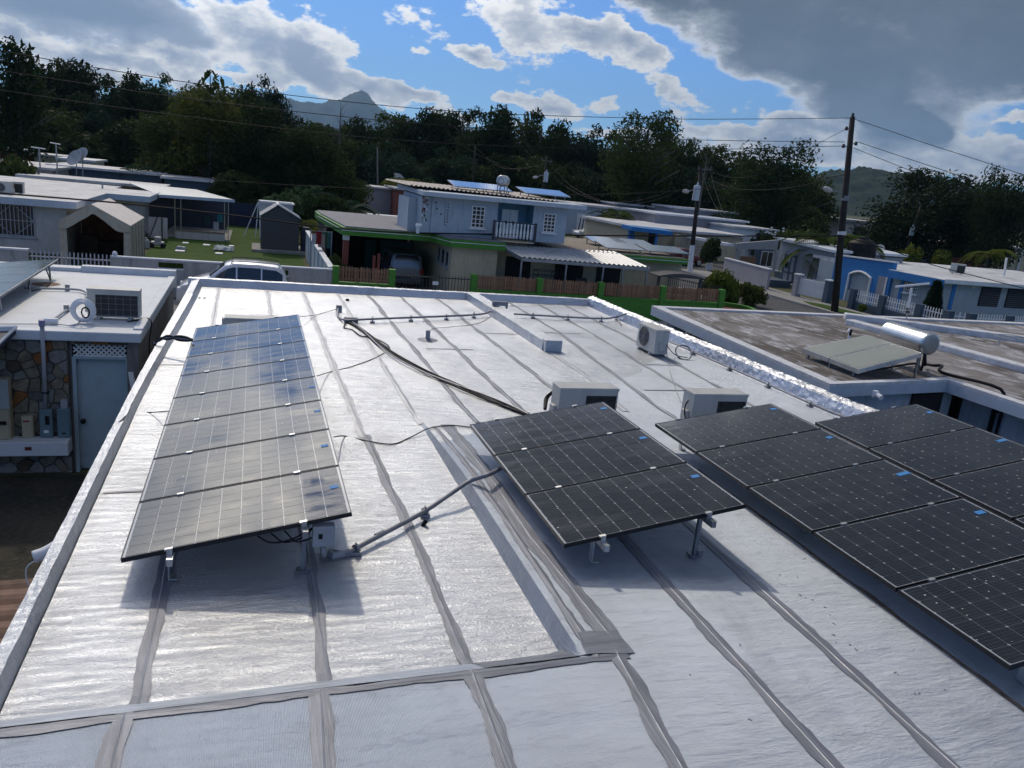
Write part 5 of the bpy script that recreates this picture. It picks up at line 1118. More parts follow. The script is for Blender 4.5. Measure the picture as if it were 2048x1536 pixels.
b = MB(); ex0, ex1 = xL-.55, xR+.75; b.slab([(ex0, UY-.55, ztop(ex0)+.02), (ex1, UY-.55, ztop(ex1)+.02), (ex1, UY+6.5, ztop(ex1)+.08), (ex0, UY+6.5, ztop(ex0)+.08)], (0, 0, .19)); b.build('roof', M['fascia_blue'], t)
# ribbed roofing on top
def ribbed(par, name, A, B_, C_, D_, mat, n=40, h=.03, th=.012):
    "sheet A-B (front edge) to D-C (back edge) with ribs running front to back"
    b = MB(); vs = []; fs = []; A, B_, C_, D_ = map(Vector, (A, B_, C_, D_))
    for k in range(n*4+1):
        u = k/(n*4); hh = h if k % 4 in (1, 2) else 0
        f0, k0 = A.lerp(B_, u), D_.lerp(C_, u); vs += [(f0.x, f0.y, f0.z+hh), (k0.x, k0.y, k0.z+hh)]
    for k in range(n*4): fs.append((2*k, 2*k+2, 2*k+3, 2*k+1))
    o = b.add(vs, fs).build(name, mat, par); s_ = o.modifiers.new('t', 'SOLIDIFY'); s_.thickness = th; return o
M['tan_sheet'] = pm('weathered_tan_sheet', (.42, .36, .30), .6, .1, var=.2, dirt=(.22, .17, .13), damt=.6)
ribbed(t, 'roof_sheet', (ex0-.3, UY+1.2, ztop(ex0)+.36), (ex1-1, UY+.6, ztop(ex1)+.26), (ex1-1, UY+6.8, ztop(ex1)+.36), (ex0-.6, UY+6.8, ztop(ex0)+.42), M['tan_sheet'], n=34, h=.05)
window(t, 'y', aty(943, 430, UY).x, aty(969.5, 430, UY).x, aty(956, 456, UY).z, aty(956, 412, UY).z, UY, 3, 5)
window(t, 'y', aty(1087, 440, UY).x, aty(1111, 440, UY).x, aty(1098, 465, UY).z, aty(1098, 427, UY).z, UY, 3, 5)
dn = aty(1002, 440, UY+.9).x; dn1 = aty(1034, 440, UY+.9).x; zd = aty(1018, 419, UY+.9).z
d_ = bx(t, 'door', dn, dn1, UY+.82, UY+.895, zb, zd, 'white')
for k in range(2):
    xa = dn+(dn1-dn)*(.27+.46*k); b = MB(); b.lathe((xa, UY+.817, zd-.62), [(.09, 0), (.085, .012), (0, .014)], 16, axis=(0, -1, 0)); o = b.build('oval_glass', M['glass'], d_); o.scale = (1, 1, 1)
    bx(t, 'door_panel', xa-.12, xa+.12, UY+.80, UY+.818, zb+.35, zd-1.15, 'white')
bx(d_, 'door_split', (dn+dn1)/2-.012, (dn+dn1)/2+.012, UY+.81, UY+.819, zb, zd, 'acgrey')
# balcony
xb0, xb1 = aty(985, 480, UY-.7).x, aty(1068, 480, UY-.7).x; by = UY-.75
bx(t, 'balcony_slab', xb0, xb1, by, UY-.004, 2.845, 2.90, 'beige')
for z in (2.98, 3.72): bx(t, 'railing', xb0, xb1, by-.02, by+.02, z, z+.05, 'blackiron')
for x in (xb0, xb1): bx(t, 'railing_post', x-.05, x+.05, by-.05, by+.05, 2.90, 3.80, 'blackiron')
bl = MB(); bl.lathe((0, 0, 0), [(.03, 0), (.05, .1), (.055, .3), (.03, .5), (.045, .66), (.03, .69)], 8); bl = bl.mesh('baluster', M['white']); repeat(bl, t, [(xb0+.14+k*.168, by, 3.03) for k in range(int((xb1-xb0-.2)/.168)+1)])
# side tower with mosaic strip
p0, p1 = aty(818, 395, UY+1.2), aty(846, 462, UY+1.2); bx(t, 'stair_tower', p0.x, p1.x+.1, UY+1.2, UY+4, 2.905, p0.z, 'upper')
M['mosaic'] = pm('broken_tile_mosaic', (.33, .31, .31), .5, 0, var=.2)
p0, p1 = aty(846, 385, UY+.02), aty(861, 440, UY+.02); ms = bx(t, 'mosaic_strip', p0.x, xL-.004, UY+.1, UY+5, 2.905, ztop(xL)-.03, 'upper')
tl = [MB().box(-.03, .03, -.01, .01, -.045, .045).mesh('tile', M[k]) for k in ('dark', 'white', 'redpost', 'acgrey')]
for i in range(3):
    for j in range(14):
        if random.random() < .8: inst(random.choice(tl), ms, Vector((p0.x+.06+i*.09+random.uniform(-.015, .015), UY+.09, 3.5+j*.098))-WL[t.name], rot=(0, random.uniform(-.3, .3), 0))
b = MB(); xx_ = aty(893, 430, UY).x
b.bar((xx_-.08, UY-.008, 3.35), (xx_-.08, UY-.008, 4.35), .012, .02); b.bar((xx_-.08, UY-.008, 3.35), (xx_+.05, UY-.008, 3.35), .012, .02)
for k in range(7): b.obox((xx_+.05, UY-.008, 3.5+k*.13), (.06, 0, .02), (0, .012, 0), (-.02, 0, .05))
for q in ((872, 405), (874, 417), (882, 428)): p = aty(*q, UY-.008); b.obox(p, (.07, 0, .03), (0, .012, 0), (-.02, 0, .07))
b.build('wall_ornament', M['shed'], t)
p = aty(836, 452, 36.0); b = MB(); b.tube([(p.x, 36.0, 2.905), (p.x, 36.0, 3.2)], .08, 8); b.tube([(p.x-.1, 36.0, 3.25), (p.x+.16, 36, 3.25)], .09, 8); b.build('vent_pipe', M['whitemetal'], t)
# roof things
def roof_panel(c, w, d, tilt, label, z=None, mat=None, group='pale solar panels on the roofs of the green trimmed house', rz=0, hleg=.25):
    t_ = thing('rooftop_solar_panel', label, 'solar panel', c, group)
    b = MB(); b.box(-w/2, w/2, -d/2, d/2, -.04, 0); o = b.mesh('solar_panel', M['alu_dark']); 
    me = MB().box(-w/2+.03, w/2-.03, -d/2+.03, d/2-.03, .001, .004).mesh('glass_sheet', mat or M['paleglass'])
    p_ = inst(o, t_, (0, 0, hleg), rot=(tilt, 0, rz)); inst(me, p_)
    lg = MB().box(-.02, .02, -.02, .02, 0, hleg-.03).mesh('leg', M['alu_dark'])
    for sx in (-.4, .4):
        for sy in (-.38, .38):
            hh = hleg+math.sin(tilt)*sy*d-.05; inst(lg, t_, (sx*w, sy*d, 0), scale=(1, 1, max(.1, hh/(hleg-.03))))
    return t_
M['paleglass'] = pm('sky_lit_panel_glass', (.05, .06, .075), .15, 0, var=.1, bump=0, coat=1)
zro = lambda x, y: ztop(x)+.02+.19+.14*(y-UY+.55)/7
for px, py, w, l in ((945, 379, 2.2, 'solar panel left of the tank on the upper roof'), (985, 377, 1.6, 'solar panel just behind the tank legs on the upper roof'), (1085, 391, 2.4, 'solar panel right of the tank on the upper roof')):
    p = aty(px, py, UY+2.4); roof_panel((p.x, p.y, zro(p.x, p.y)+.02), w, 1.7, RAD(8), l, hleg=max(.34, p.z-zro(p.x, p.y)))
p = aty(1006, 362, UY+2.0); t_ = thing('water_tank', 'small round water tank lying on a legged stand on the upper roof', 'water tank', (p.x, p.y, zro(p.x, p.y)))
ax = Vector((.55, .83, 0)); b = MB(); b.lathe(p-ax*.33, [(.15, 0), (.25, .02), (.27, .08), (.27, .62), (.22, .68)], 22, axis=ax); b.build('tank', M['alu'], t_, smooth=True)
b = MB(); b.tube([p-ax*.335+Vector((math.cos(a*PI/8)*.15*ax.y, -math.cos(a*PI/8)*.15*ax.x, math.sin(a*PI/8)*.15)) for a in range(17)], .03, 5, cap=False); b.build('hatch_ring', M['acgrey'], t_)
for s1_ in (-.22, .22):
    for s2 in (-.18, .18): q = p+ax*s1_+Vector((ax.y, -ax.x, 0))*s2; b = MB(); b.bar((q.x, q.y, zro(q.x, q.y)), (q.x, q.y, p.z-.15), .04); b.build('stand_leg', M['alu_dark'], t_)
# tin roofed terrace
M['tin'] = pm('galvanised_ribbed_tin', (.45, .46, .48), .5, .45, var=.15, dirt=(.3, .3, .31), damt=.4)
t = thing('terrace_roof', 'ribbed tin terrace roof on thin posts along the green picket fence', 'canopy', (14, 35, 0))
A_, B_ = aty(1045, 515, 33.7), aty(1300, 535, 33.7); C_, D_ = aty(1232, 504, 36.3), aty(1000, 491, 35.6); D_.z = max(D_.z, 2.66)
ribbed(t, 'tin_sheet', A_, B_, C_, D_, M['tin'], n=26, h=.045)
b = MB(); b.bar(A_+Vector((0, .02, -.09)), B_+Vector((0, .02, -.09)), .03, .14); b.bar(A_+Vector((0, 0, -.09)), D_+Vector((0, 0, -.09)), .03, .14); b.build('edge_trim', M['alu_dark'], t)
for u in (0.0, .34, .63, .79, .985): q = A_.lerp(B_, u); b = MB(); b.bar((q.x, q.y+.06, 0), (q.x, q.y+.06, q.z-.06), .07); b.build('post', M['alu_dark'], t)
t = thing('rear_wing', 'cream ground floor wing under the tin terrace, with dark doorways and a green roof edge', 'house', (16, 38, 0))
xa, xb = 10.95, aty(1362, 540, 36.6).x; bx(t, 'wall', xa, xb, 36.6, 44, 0, 2.35, 'beige')
rp = [(xa, 36.9), (aty(1140, 508, 36.0).x, 36.0), (aty(1377, 522, 36.0).x, 36.0), (aty(1377, 522, 36.0).x, 44.5), (xa, 44.5)]
b = MB(); b.prism(rp, 2.36, 2.62); b.build('roof', M['green'], t); b = MB(); b.prism([(x+(.1 if x < 15 else -.12), y+(.12 if y < 40 else -.1)) for x, y in rp], 2.622, 2.66); b.build('roof_surface', pm('tan_flat_roof', (.25, .215, .175), .85, 0, var=.25, dirt=(.14, .11, .09)), t)
b = MB(); b.bar((rp[1][0], 35.985, 2.50), (rp[2][0], 35.985, 2.50), .02, .025); b.build('white_line', M['white'], t)
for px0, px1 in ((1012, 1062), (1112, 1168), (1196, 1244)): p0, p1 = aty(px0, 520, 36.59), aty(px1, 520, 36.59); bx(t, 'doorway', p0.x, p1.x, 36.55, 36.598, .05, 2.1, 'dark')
for px, py, w, l in ((1212, 487, 2.2, 'pale solar panel at the back left of the low green roof'), (1262, 492, 2.2, 'pale solar panel at the back right of the low green roof'), (1238, 505, 2.2, 'front left pale solar panel over the green roof edge'), (1322, 512, 2.4, 'front right pale solar panel over the green roof edge')):
    p = aty(px, py, 37.3 if py > 500 else 40.5); roof_panel((p.x, p.y, 2.665), w, 1.6, RAD(7), l, hleg=max(.3, p.z-2.66))
p = aty(1090, 548, 34.9); t = thing('metal_rack', 'black tubular rack under the tin terrace', 'rack', (p.x, 34.9, 0))
for dx_ in (-.45, .45):
    for dy_ in (-.3, .3): b = MB(); b.bar((p.x+dx_, 34.9+dy_, 0), (p.x+dx_, 34.9+dy_, 1.75), .03); b.build('upright', M['blackiron'], t)
b = MB()
for z in (.5, 1.2, 1.5, 1.72):
    for dy_ in (-.3, .3): b.bar((p.x-.45, 34.9+dy_, z), (p.x+.45, 34.9+dy_, z), .03)
    for dx_ in (-.45, .45): b.bar((p.x+dx_, 34.6, z), (p.x+dx_, 35.2, z), .03)
b.build('crossbar', M['blackiron'], t)
p = aty(1160, 553, 34.9); t = thing('work_bench', 'dark cluttered work bench under the tin terrace', 'bench', (p.x, 34.9, 0)); bx(t, 'top', p.x-.75, p.x+.75, 34.6, 35.2, 1.25, 1.32, 'dark'); bx(t, 'tool_box', p.x-.3, p.x+.3, 34.7, 35.0, 1.322, 1.5, 'blackiron', bevel=.03)
for dx_ in (-.7, .7): bx(t, 'leg', p.x+dx_-.04, p.x+dx_+.04, 34.65, 35.15, 0, 1.25, 'dark')
# little shelter, tub and iron fence to the right
p0, p1 = aty(1312, 550, 34.6), aty(1395, 556, 34.6); t = thing('grill_shelter', 'small dark roofed shelter over a barbecue at the right end of the picket fence', 'shelter', ((p0.x+p1.x)/2, 34.6, 0))
zt_ = aty(1350, 547, 34.6).z; b = MB(); n_ = 10; b.slab([(p0.x-.1+(p1.x-p0.x+.2)*k/n_, 34.1, zt_-.10+.16*math.sin(PI*k/n_)) for k in range(n_+1)]+[(p1.x+.1, 34.1, zt_-.14), (p0.x-.1, 34.1, zt_-.14)], (0, 1.2, 0)); b.build('roof', M['shed'], t)
for x in (p0.x, p1.x): bx(t, 'post', x-.06, x+.06, 34.2, 34.32, 0, zt_-.12, 'shed')
bx(t, 'counter', p0.x+.1, p1.x-.1, 34.7, 35.2, 0, .95, 'beige'); bx(t, 'grill_opening', p0.x+.9, p0.x+1.3, 34.69, 34.699, .4, .85, 'dark')
p = aty(1375, 562, 35.4); b = MB(); b.box(p.x-.55, p.x+.75, 35.1, 35.9, 0, 1.15); b.build('red_chest', pm('dark_red_panel', (.14, .015, .02), .6), label='dark red chest beside the small barbecue shelter', cat='chest', bevel=.05)
t = thing('iron_fence', 'thin dark iron fence slanting back from the green corner post', 'fence', (21, 35.5, 0)); q0, q1 = Vector((21.4, 33.3, 0)), Vector((19.8, 38.5, 0))
for z in (.9, 1.6): b = MB(); b.bar(q0+Vector((0, 0, z)), q1+Vector((0, 0, z)), .03); b.build('rail', M['blackiron'], t)
fb = MB().box(-.01, .01, -.01, .01, .05, 1.68).mesh('bar', M['blackiron']); repeat(fb, t, [q0.lerp(q1, k/38) for k in range(39)])
# washing by the side wall
for k, (px, py, c_, l, w, h) in enumerate(((628, 478, (.5, .5, .52), 'white cloth hung by the side wall', .2, .5), (636, 476, (.25, .02, .03), 'dark red shirt hung by the side wall', .3, .6), (643, 482, (.42, .36, .33), 'pale pink towel hung by the side wall', .3, .6), (651, 478, (.06, .16, .11), 'green cloth hung by the side wall', .25, .7), (658, 480, (.10, .25, .27), 'teal towel hung by the side wall', .22, .8))):
    p = aty(px, py, 39.0+.15*k); b = MB(); n_ = 8
    b.add([(p.x-w/2+w*i/n_, p.y+.03*math.sin(i*1.9+k), p.z+h/2*(1 if j == 0 else -1)) for j in range(2) for i in range(n_+1)], [(i, i+1, n_+2+i, n_+1+i) for i in range(n_)])
    o = b.build('hanging_cloth', pm('wash%d' % k, c_, .9, var=.2), label=l, cat='clothes'); s_ = o.modifiers.new('thick', 'SOLIDIFY'); s_.thickness = .012
t = thing('washing_line', 'washing line stretched between two thin posts beside the side wall', 'washing line', (4, 39, 0))
x0, x1 = aty(622, 470, 39.2).x, aty(664, 470, 39.2).x; b = MB(); zz = aty(640, 462, 39.2).z
for x in (x0, x1): b.bar((x, 39.3, 0), (x, 39.3, zz), .05)
b.build('post', M['alu_dark'], t); b = MB(); b.tube([(x0, 39.3, zz-.02), (x1, 39.3, zz-.02)], .008, 5); b.build('line', M['acgrey'], t)
# ---------------------------------------------------------------- plants
def leafmat(name, c1, c2, c3):
    m, n, b = base(name); P = n.n('ShaderNodeNewGeometry').outputs['Position']; oi = n.n('ShaderNodeObjectInfo').outputs['Random']
    a = n.noise(P, .45, 4, .6); d = n.noise(P, 3.5, 3, .6)
    c = n.mix(n.ramp(a, .35, .65), c1, c2); c = n.mix(n.m('MULTIPLY', n.ramp(d, .45, .7), .7), c, c3)
    c = n.mix(n.m('MULTIPLY', n.ramp(oi, .5, 0.0), .5), c, tuple(x*.5 for x in c1)); c = n.mix(n.m('MULTIPLY', n.ramp(oi, .6, 1.0), .6), c, (c3[0]*1.7, c3[1]*1.5, c3[2]*1.2))
    n.put(b, 'Base Color', c); b.inputs['Roughness'].default_value = .75; b.inputs['Specular IOR Level'].default_value = .1
    tr = n.n('ShaderNodeBsdfTranslucent'); n.put(tr, 0, c); mx = n.n('ShaderNodeMixShader'); mx.inputs[0].default_value = .28
    n.nt.links.new(b.outputs[0], mx.inputs[1]); n.nt.links.new(tr.outputs[0], mx.inputs[2])
    n.nt.links.new(mx.outputs[0], m.node_tree.nodes['Material Output'].inputs[0]); return m
M['leaf'] = leafmat('dark_broad_leaves', (.018, .034, .012), (.028, .050, .016), (.045, .07, .02))
M['leaf2'] = leafmat('olive_leaves', (.036, .054, .016), (.054, .075, .02), (.08, .092, .024))
M['leaf3'] = leafmat('blue_green_leaves', (.018, .040, .022), (.028, .058, .03), (.045, .085, .04))
M['leafy'] = leafmat('yellow_green_leaves', (.10, .13, .02), (.15, .16, .025), (.06, .10, .02))
M['palmleaf'] = leafmat('palm_leaves', (.055, .085, .02), (.08, .115, .03), (.11, .13, .035))
M['leafred'] = leafmat('rust_leaves', (.12, .05, .02), (.16, .08, .02), (.06, .08, .02))
M['bark'] = pm('grey_brown_bark', (.10, .085, .07), .9, 0, var=.3, bump=.6)
def crown_mesh(name, seed, mat, n=6000, lobes=16, leaf=.05, top=0, flat=1.0):
    "foliage of a crown about one unit in radius and two units tall, standing on z = 0"
    R_ = random.Random(seed); L_ = []
    for k in range(lobes):
        a = R_.uniform(0, 2*PI); u = R_.random(); z = .35+1.3*u; r = R_.uniform(.15, .72)*math.sqrt(max(.1, 1-((z-.95)/.95)**2)); L_.append((math.cos(a)*r, math.sin(a)*r, z, R_.uniform(.26, .46)))
    L_.append((0, 0, 1.0, .55))
    for k in range(top): L_.append((R_.uniform(-.35, .35), R_.uniform(-.35, .35), R_.uniform(1.6, 1.95), R_.uniform(.12, .2)))
    w = [l[3]**2 for l in L_]; vs = []; fs = []
    for k in range(n):
        lx, ly, lz, lr = R_.choices(L_, w)[0]
        d = Vector((R_.gauss(0, 1), R_.gauss(0, 1), R_.gauss(0, 1))).normalized(); q = R_.random()**.35
        ragged = 1+.35*noise.noise(Vector((d.x*2.5+lx*9, d.y*2.5, d.z*2.5+lz*7)))
        if R_.random() < .03: ragged *= R_.uniform(1.02, 1.18)
        p = Vector((lx, ly, lz*flat))+Vector((d.x, d.y, d.z*.85))*lr*q*ragged
        e = (d+Vector((R_.gauss(0, .7), R_.gauss(0, .7), R_.gauss(0, .7)))).normalized(); s1_ = e.orthogonal().normalized(); s1_ = (s1_*math.cos(k)+e.cross(s1_)*math.sin(k)); s2 = e.cross(s1_); s = leaf*R_.uniform(.6, 1.35); o = len(vs)
        vs += [p-s1_*s, p-s2*s*.45+e*s*.12, p+s1_*s, p+s2*s*.45+e*s*.12]; fs.append((o, o+1, o+2, o+3))
    A_ = np.array(vs); z0_, z1_ = np.percentile(A_[:, 2], 1), np.percentile(A_[:, 2], 99.3); A_[:, 2] = (A_[:, 2]-z0_)*2*flat/(z1_-z0_); A_[:, :2] /= np.percentile(np.hypot(A_[:, 0], A_[:, 1]), 96)
    me = bpy.data.meshes.new(name); me.from_pydata(A_.tolist(), [], fs); me.materials.append(mat); return me
def trunk_mesh(seed, h=1.0, spread=.5):
    "tapered trunk with limbs, unit tall, reaching into the crown"
    R_ = random.Random(seed); b = MB(); pts = [Vector((0, 0, -.02)), Vector((R_.uniform(-.02, .02), R_.uniform(-.02, .02), .25)), Vector((R_.uniform(-.05, .05), R_.uniform(-.05, .05), .6)), Vector((R_.uniform(-.06, .06), R_.uniform(-.06, .06), .95))]
    b.tube(smooth_path(pts, 3), list(np.linspace(.035, .01, 10)), 7)
    for k in range(6):
        z = R_.uniform(.25, .7); a = R_.uniform(0, 2*PI); l = R_.uniform(.15, .34); p = pts[1].lerp(pts[3], (z-.25)/.7)
        b.tube([p, p+Vector((math.cos(a)*l*.5, math.sin(a)*l*.5, l*.45)), p+Vector((math.cos(a)*l, math.sin(a)*l, l*.8))], [.014, .009, .003], 5)
    return b.mesh('trunk', M['bark'])
CR = [crown_mesh('crown', 11+i, M['leaf'], top=2 if i % 2 else 0) for i in range(4)]+[crown_mesh('crown', 31+i, M['leaf2'], top=2) for i in range(2)]+[crown_mesh('crown', 51, M['leaf3'], top=1)]
CRB = [crown_mesh('crown', 71+i, M['leaf'], n=14000, lobes=26, leaf=.032, top=2) for i in range(2)]+[crown_mesh('crown', 91, M['leaf2'], n=11000, lobes=24, leaf=.036, top=4)]
TR = [trunk_mesh(i) for i in range(4)]
SH = {k: crown_mesh('foliage', 101+i, M[k], n=1800, lobes=9, leaf=.11, flat=.55) for i, k in enumerate(('leaf', 'leaf2', 'leaf3', 'leafy', 'leafred'))}
def atd(px, py, d):
    r_ = ray(px, py); return CAM+r_*(d/math.hypot(r_.x, r_.y))
def tree(px, py, d, wpx, label, cr=None, tr=None, group=None, low=.22, rz=None, name='tree', cat='tree'):
    "tree whose top shows at (px, py) from d metres away, with a crown wpx pixels wide"
    p = atd(px, py, d); H = p.z; w = wpx*d/FPX
    t = thing(name, label, cat, (p.x, p.y, 0), group); t.rotation_euler = (0, 0, random.uniform(0, 6) if rz is None else rz)
    inst(tr or random.choice(TR), t, (0, 0, 0), scale=(H*.95, H*.95, H*.95)); zl = H*low
    inst(cr or random.choice(CR), t, (0, 0, zl-.1), scale=(w*.52, w*.52, (H-zl)*.52)); return t
def shrub(px, py, z0, h, w, label, kind='leaf', y=None, name='shrub', group=None):
    p = aty(px, py, y) if y else at(px, py, z0)
    t = thing(name, label, 'shrub', (p.x, p.y, z0), group); inst(SH[kind], t, (0, 0, -.02), scale=(w*.5, w*.5, h/1.05), rotz=random.uniform(0, 6))
    b = MB(); b.tube([(p.x, p.y, z0-.02), (p.x, p.y, z0+h*.5)], .03, 6); b.build('stem', M['bark'], t); return t
def frond_mesh(name, mat, L=1.0, droop=.5, nl=26, lw=.30, rise=.55):
    b = MB(); pts = [Vector((L*u*(1-.12*u), 0, L*(rise*u-(rise+droop)*u*u))) for u in np.linspace(0, 1, 12)]
    b.tube(pts, list(np.linspace(.018, .004, 12)), 4)
    for k in range(nl):
        u = .14+.86*k/nl; i = min(10, int(u*11)); p = pts[i].lerp(pts[i+1], u*11-i); l = lw*math.sin(PI*min(1, .2+u*.8))**.6*L
        for s in (-1, 1):
            tip = p+Vector((.38*l, s*l*.85, -.30*l)); o = .014*L
            b.add([p-Vector((o, 0, 0)), p+Vector((o, 0, 0)), p.lerp(tip, .6)+Vector((o*1.2, 0, .04*l)), tip], [(0, 1, 3), (1, 2, 3)])
    return b.mesh(name, mat)
FR = {k: frond_mesh('frond', M[k]) for k in ('leaf2', 'leaf3', 'leafy', 'palmleaf')}
FRS = {k: frond_mesh('frond', M[k], droop=.2, rise=.95, lw=.27) for k in ('leaf2', 'leaf3', 'leafy', 'palmleaf')}
def palm(p, h, L, n, label, kind='leaf2', stems=1, stiff=False, name='palm_tree', cat='palm tree'):
    t = thing(name, label, cat, (p.x, p.y, 0)); F_ = (FRS if stiff else FR)[kind]
    for s in range(stems):
        a0 = s*2.3; d = .0 if stems == 1 else .35; top = Vector((math.cos(a0)*d*1.6, math.sin(a0)*d*1.6, h*(1-.12*s)))
        b = MB(); b.tube([(p.x+math.cos(a0)*d*.4, p.y+math.sin(a0)*d*.4, 0), (p.x+top.x*.6, p.y+top.y*.6, top.z*.5), (p.x+top.x, p.y+top.y, top.z)], [.13, .09, .08], 8); b.build('trunk', M['bark'], t)
        for k in range(n): inst(F_, t, top, rot=(random.uniform(-.25, .25), random.uniform(-.55, .35), k*2.4+random.uniform(-.2, .2)), scale=L*random.uniform(.8, 1.1))
    return t
# dense treeline
TG = 'treeline behind the houses'
ZONES = [(60, 'above the far left antennas'), (140, 'above the twin dishes'), (260, 'above the bluish sheet roof'), (360, 'left of the large leaved tree top'), (470, 'around the large leaved tree top'), (570, 'left of the mountain, above the grey shed'), (690, 'under the left slope of the mountain'), (790, 'under the mountain peak'), (880, 'above the pale gable'), (980, 'left of the roof tank'), (1060, 'behind the roof tank'), (1150, 'behind the dark transformer pole'), (1240, 'above the slim palms'), (1345, 'beside the rounded tree right of the tank'), (1440, 'behind the white footed pole'), (1530, 'right of the white footed pole'), (1640, 'beside the stepped tree left of the tall pole'), (1700, 'just left of the tall street pole'), (9999, 'right of the tall street pole')]
zone_trees = {}
def line_tree(px, py, d, w, row, **k):
    t = tree(px, py, d, w, 'tree', group=TG, **k)
    zone_trees.setdefault((next(z for m_, z in ZONES if px < m_), row), []).append((px, t))
sky_line = [(62, 150, 100), (108, 126, 92), (150, 136, 80), (196, 160, 80), (238, 166, 70), (286, 162, 64), (340, 164, 76), (384, 178, 70), (480, 184, 76), (518, 172, 70), (556, 194, 66), (604, 250, 80), (648, 250, 76), (690, 252, 76),
            (742, 248, 80), (786, 236, 76), (834, 224, 80), (880, 232, 80), (924, 230, 76), (962, 226, 80), (1002, 222, 80), (1048, 240, 80), (1092, 238, 80), (1132, 258, 80), (1172, 262, 80), (1212, 274, 80), (1350, 272, 76), (1400, 296, 84), (1446, 300, 80), (1494, 318, 80), (1606, 338, 76), (1632, 372, 70)]
rr = random.Random(5)
for px, py, w in sky_line: line_tree(px+rr.uniform(-4, 4), py+rr.uniform(-2, 4), rr.uniform(119, 132), w*1.35, 'skyline tree')
for k in range(52):
    px = -20+k*32+rr.uniform(-12, 12); hz_ = 250+.1028*px; d = rr.uniform(108, 116)
    if 1640 < px < 1770: continue
    top = hz_-rr.uniform(6, 52)*(1 if px < 1500 else .6)
    if 580 < px < 760: top = max(top, 262)
    line_tree(px, top, d, rr.uniform(86, 126), 'lower treeline tree', low=.05)
WORDS = {1: ('',), 2: (', the left one', ', the right one'), 3: (', the left one', ', the middle one', ', the right one'), 4: (', the leftmost', ', second from the left', ', second from the right', ', the rightmost'), 5: (', the leftmost', ', second from the left', ', the middle one', ', second from the right', ', the rightmost')}
for (z, row), L_ in zone_trees.items():
    L_.sort(key=lambda q: q[0])
    for i, (px, t) in enumerate(L_): t['label'] = row+' '+z+WORDS[min(5, len(L_))][min(i, 4)]
tree(28, 98, 92, 110, 'tall dark tree rising above its neighbours at the far left edge', CR[1])
tree(1298, 236, 104, 150, 'rounded dark tree standing highest right of the roof tank', CRB[0])
tree(1566, 298, 98, 160, 'big dark tree left of the tall street pole, its crown stepped in layers', CRB[1])
tree(1868, 350, 118, 200, 'huge dome shaped dark tree on the right, filling the space beyond the white house', CRB[0], low=.1)
tree(2016, 354, 112, 105, 'dark tree at the right edge beside the dome shaped tree', CRB[1], low=.1)
tree(1955, 376, 124, 80, 'narrow dark tree squeezed between the dome shaped tree and the right edge', CR[2], low=.1)
tree(420, 186, 80, 150, 'tall tree with loose olive leaves in front of the treeline, left of the mountain', CRB[2], low=.3)
tree(345, 232, 82, 130, 'olive leaved tree at the back of the sheet roofs on the left', CRB[2], low=.2)
tree(515, 214, 78, 160, 'broad dark tree behind the grey shed', CRB[0], low=.18)
tree(612, 258, 76, 150, 'dark tree with a forked trunk right of the grey shed', CRB[1], low=.3)
tree(690, 322, 74, 90, 'low dark tree behind the green carport roof', CR[5], low=.1)
t = thing('cecropia_tree', 'slender tree top with large drooping leaves sticking above the treeline', 'tree', (atd(428, 140, 79).x, atd(428, 140, 79).y, 0)); tp = atd(420, 138, 79)
b = MB(); b.tube([(tp.x, tp.y, 0), (tp.x+.1, tp.y, tp.z*.6), tp], [.16, .1, .04], 7); b.build('trunk', M['bark'], t)
lf = MB(); lf.add([(0, 0, 0), (.25, .22, -.05), (.62, .16, -.3), (.8, 0, -.6), (.62, -.16, -.3), (.25, -.22, -.05)], [(0, 1, 2, 3), (0, 3, 4, 5)]); lf = lf.mesh('large_leaf', M['leaf2'])
for k in range(34): q = tp+Vector((rr.uniform(-.8, 1.6)*min(1, k/8), rr.uniform(-.6, .6), -k*.075)); inst(lf, t, q-Vector(t.location), rot=(rr.uniform(-.6, .6), rr.uniform(-.3, .9), rr.uniform(0, 6)), scale=rr.uniform(.7, 1.1))
# bare trees
def bare(px, py, d, label):
    p = atd(px, py, d); t = thing('bare_tree', label, 'tree', (p.x, p.y, 0)); b = MB(); H = p.z
    b.tube([(p.x, p.y, 0), (p.x, p.y, H*.7), p], [.14, .08, .02], 6)
    for k in range(14): z = H*rr.uniform(.6, .95); a = rr.uniform(0, 6); l = rr.uniform(.6, 1.6); b.tube([(p.x, p.y, z), (p.x+math.cos(a)*l*.5, p.y+math.sin(a)*l*.5, z+l*.6), (p.x+math.cos(a)*l, p.y+math.sin(a)*l, z+l*1.3)], [.03, .02, .008], 4)
    b.build('branches', M['bark'], t)
bare(682, 205, 100, 'bare leafless tree against the distant mountain'); bare(1418, 286, 92, 'bare twiggy tree above the transformer pole')
# understorey
ub = []
for k in range(64):
    px = -30+k*28+rr.uniform(-10, 10)
    if 1640 < px < 1740: continue
    p = atd(px, 260+.1028*px+rr.uniform(-8, 14), rr.uniform(104, 112)); ub.append(p)
um = bpy.data.meshes.new('undergrowth'); vs, fs = [], []
for p in ub:
    src = SH[rr.choice(('leaf', 'leaf2', 'leaf3'))]; o = len(vs); s = rr.uniform(2.6, 4.2); h = rr.uniform(3.2, 5.5)
    vs += [(p.x+v.co.x*s, p.y+v.co.y*s, v.co.z*h*.9) for v in src.vertices]; fs += [tuple(i+o for i in f.vertices) for f in src.polygons]
um.from_pydata(vs, [], fs); um.materials.append(M['leaf']); o = bpy.data.objects.new('undergrowth', um); C.objects.link(o); tag(o, kind='stuff')
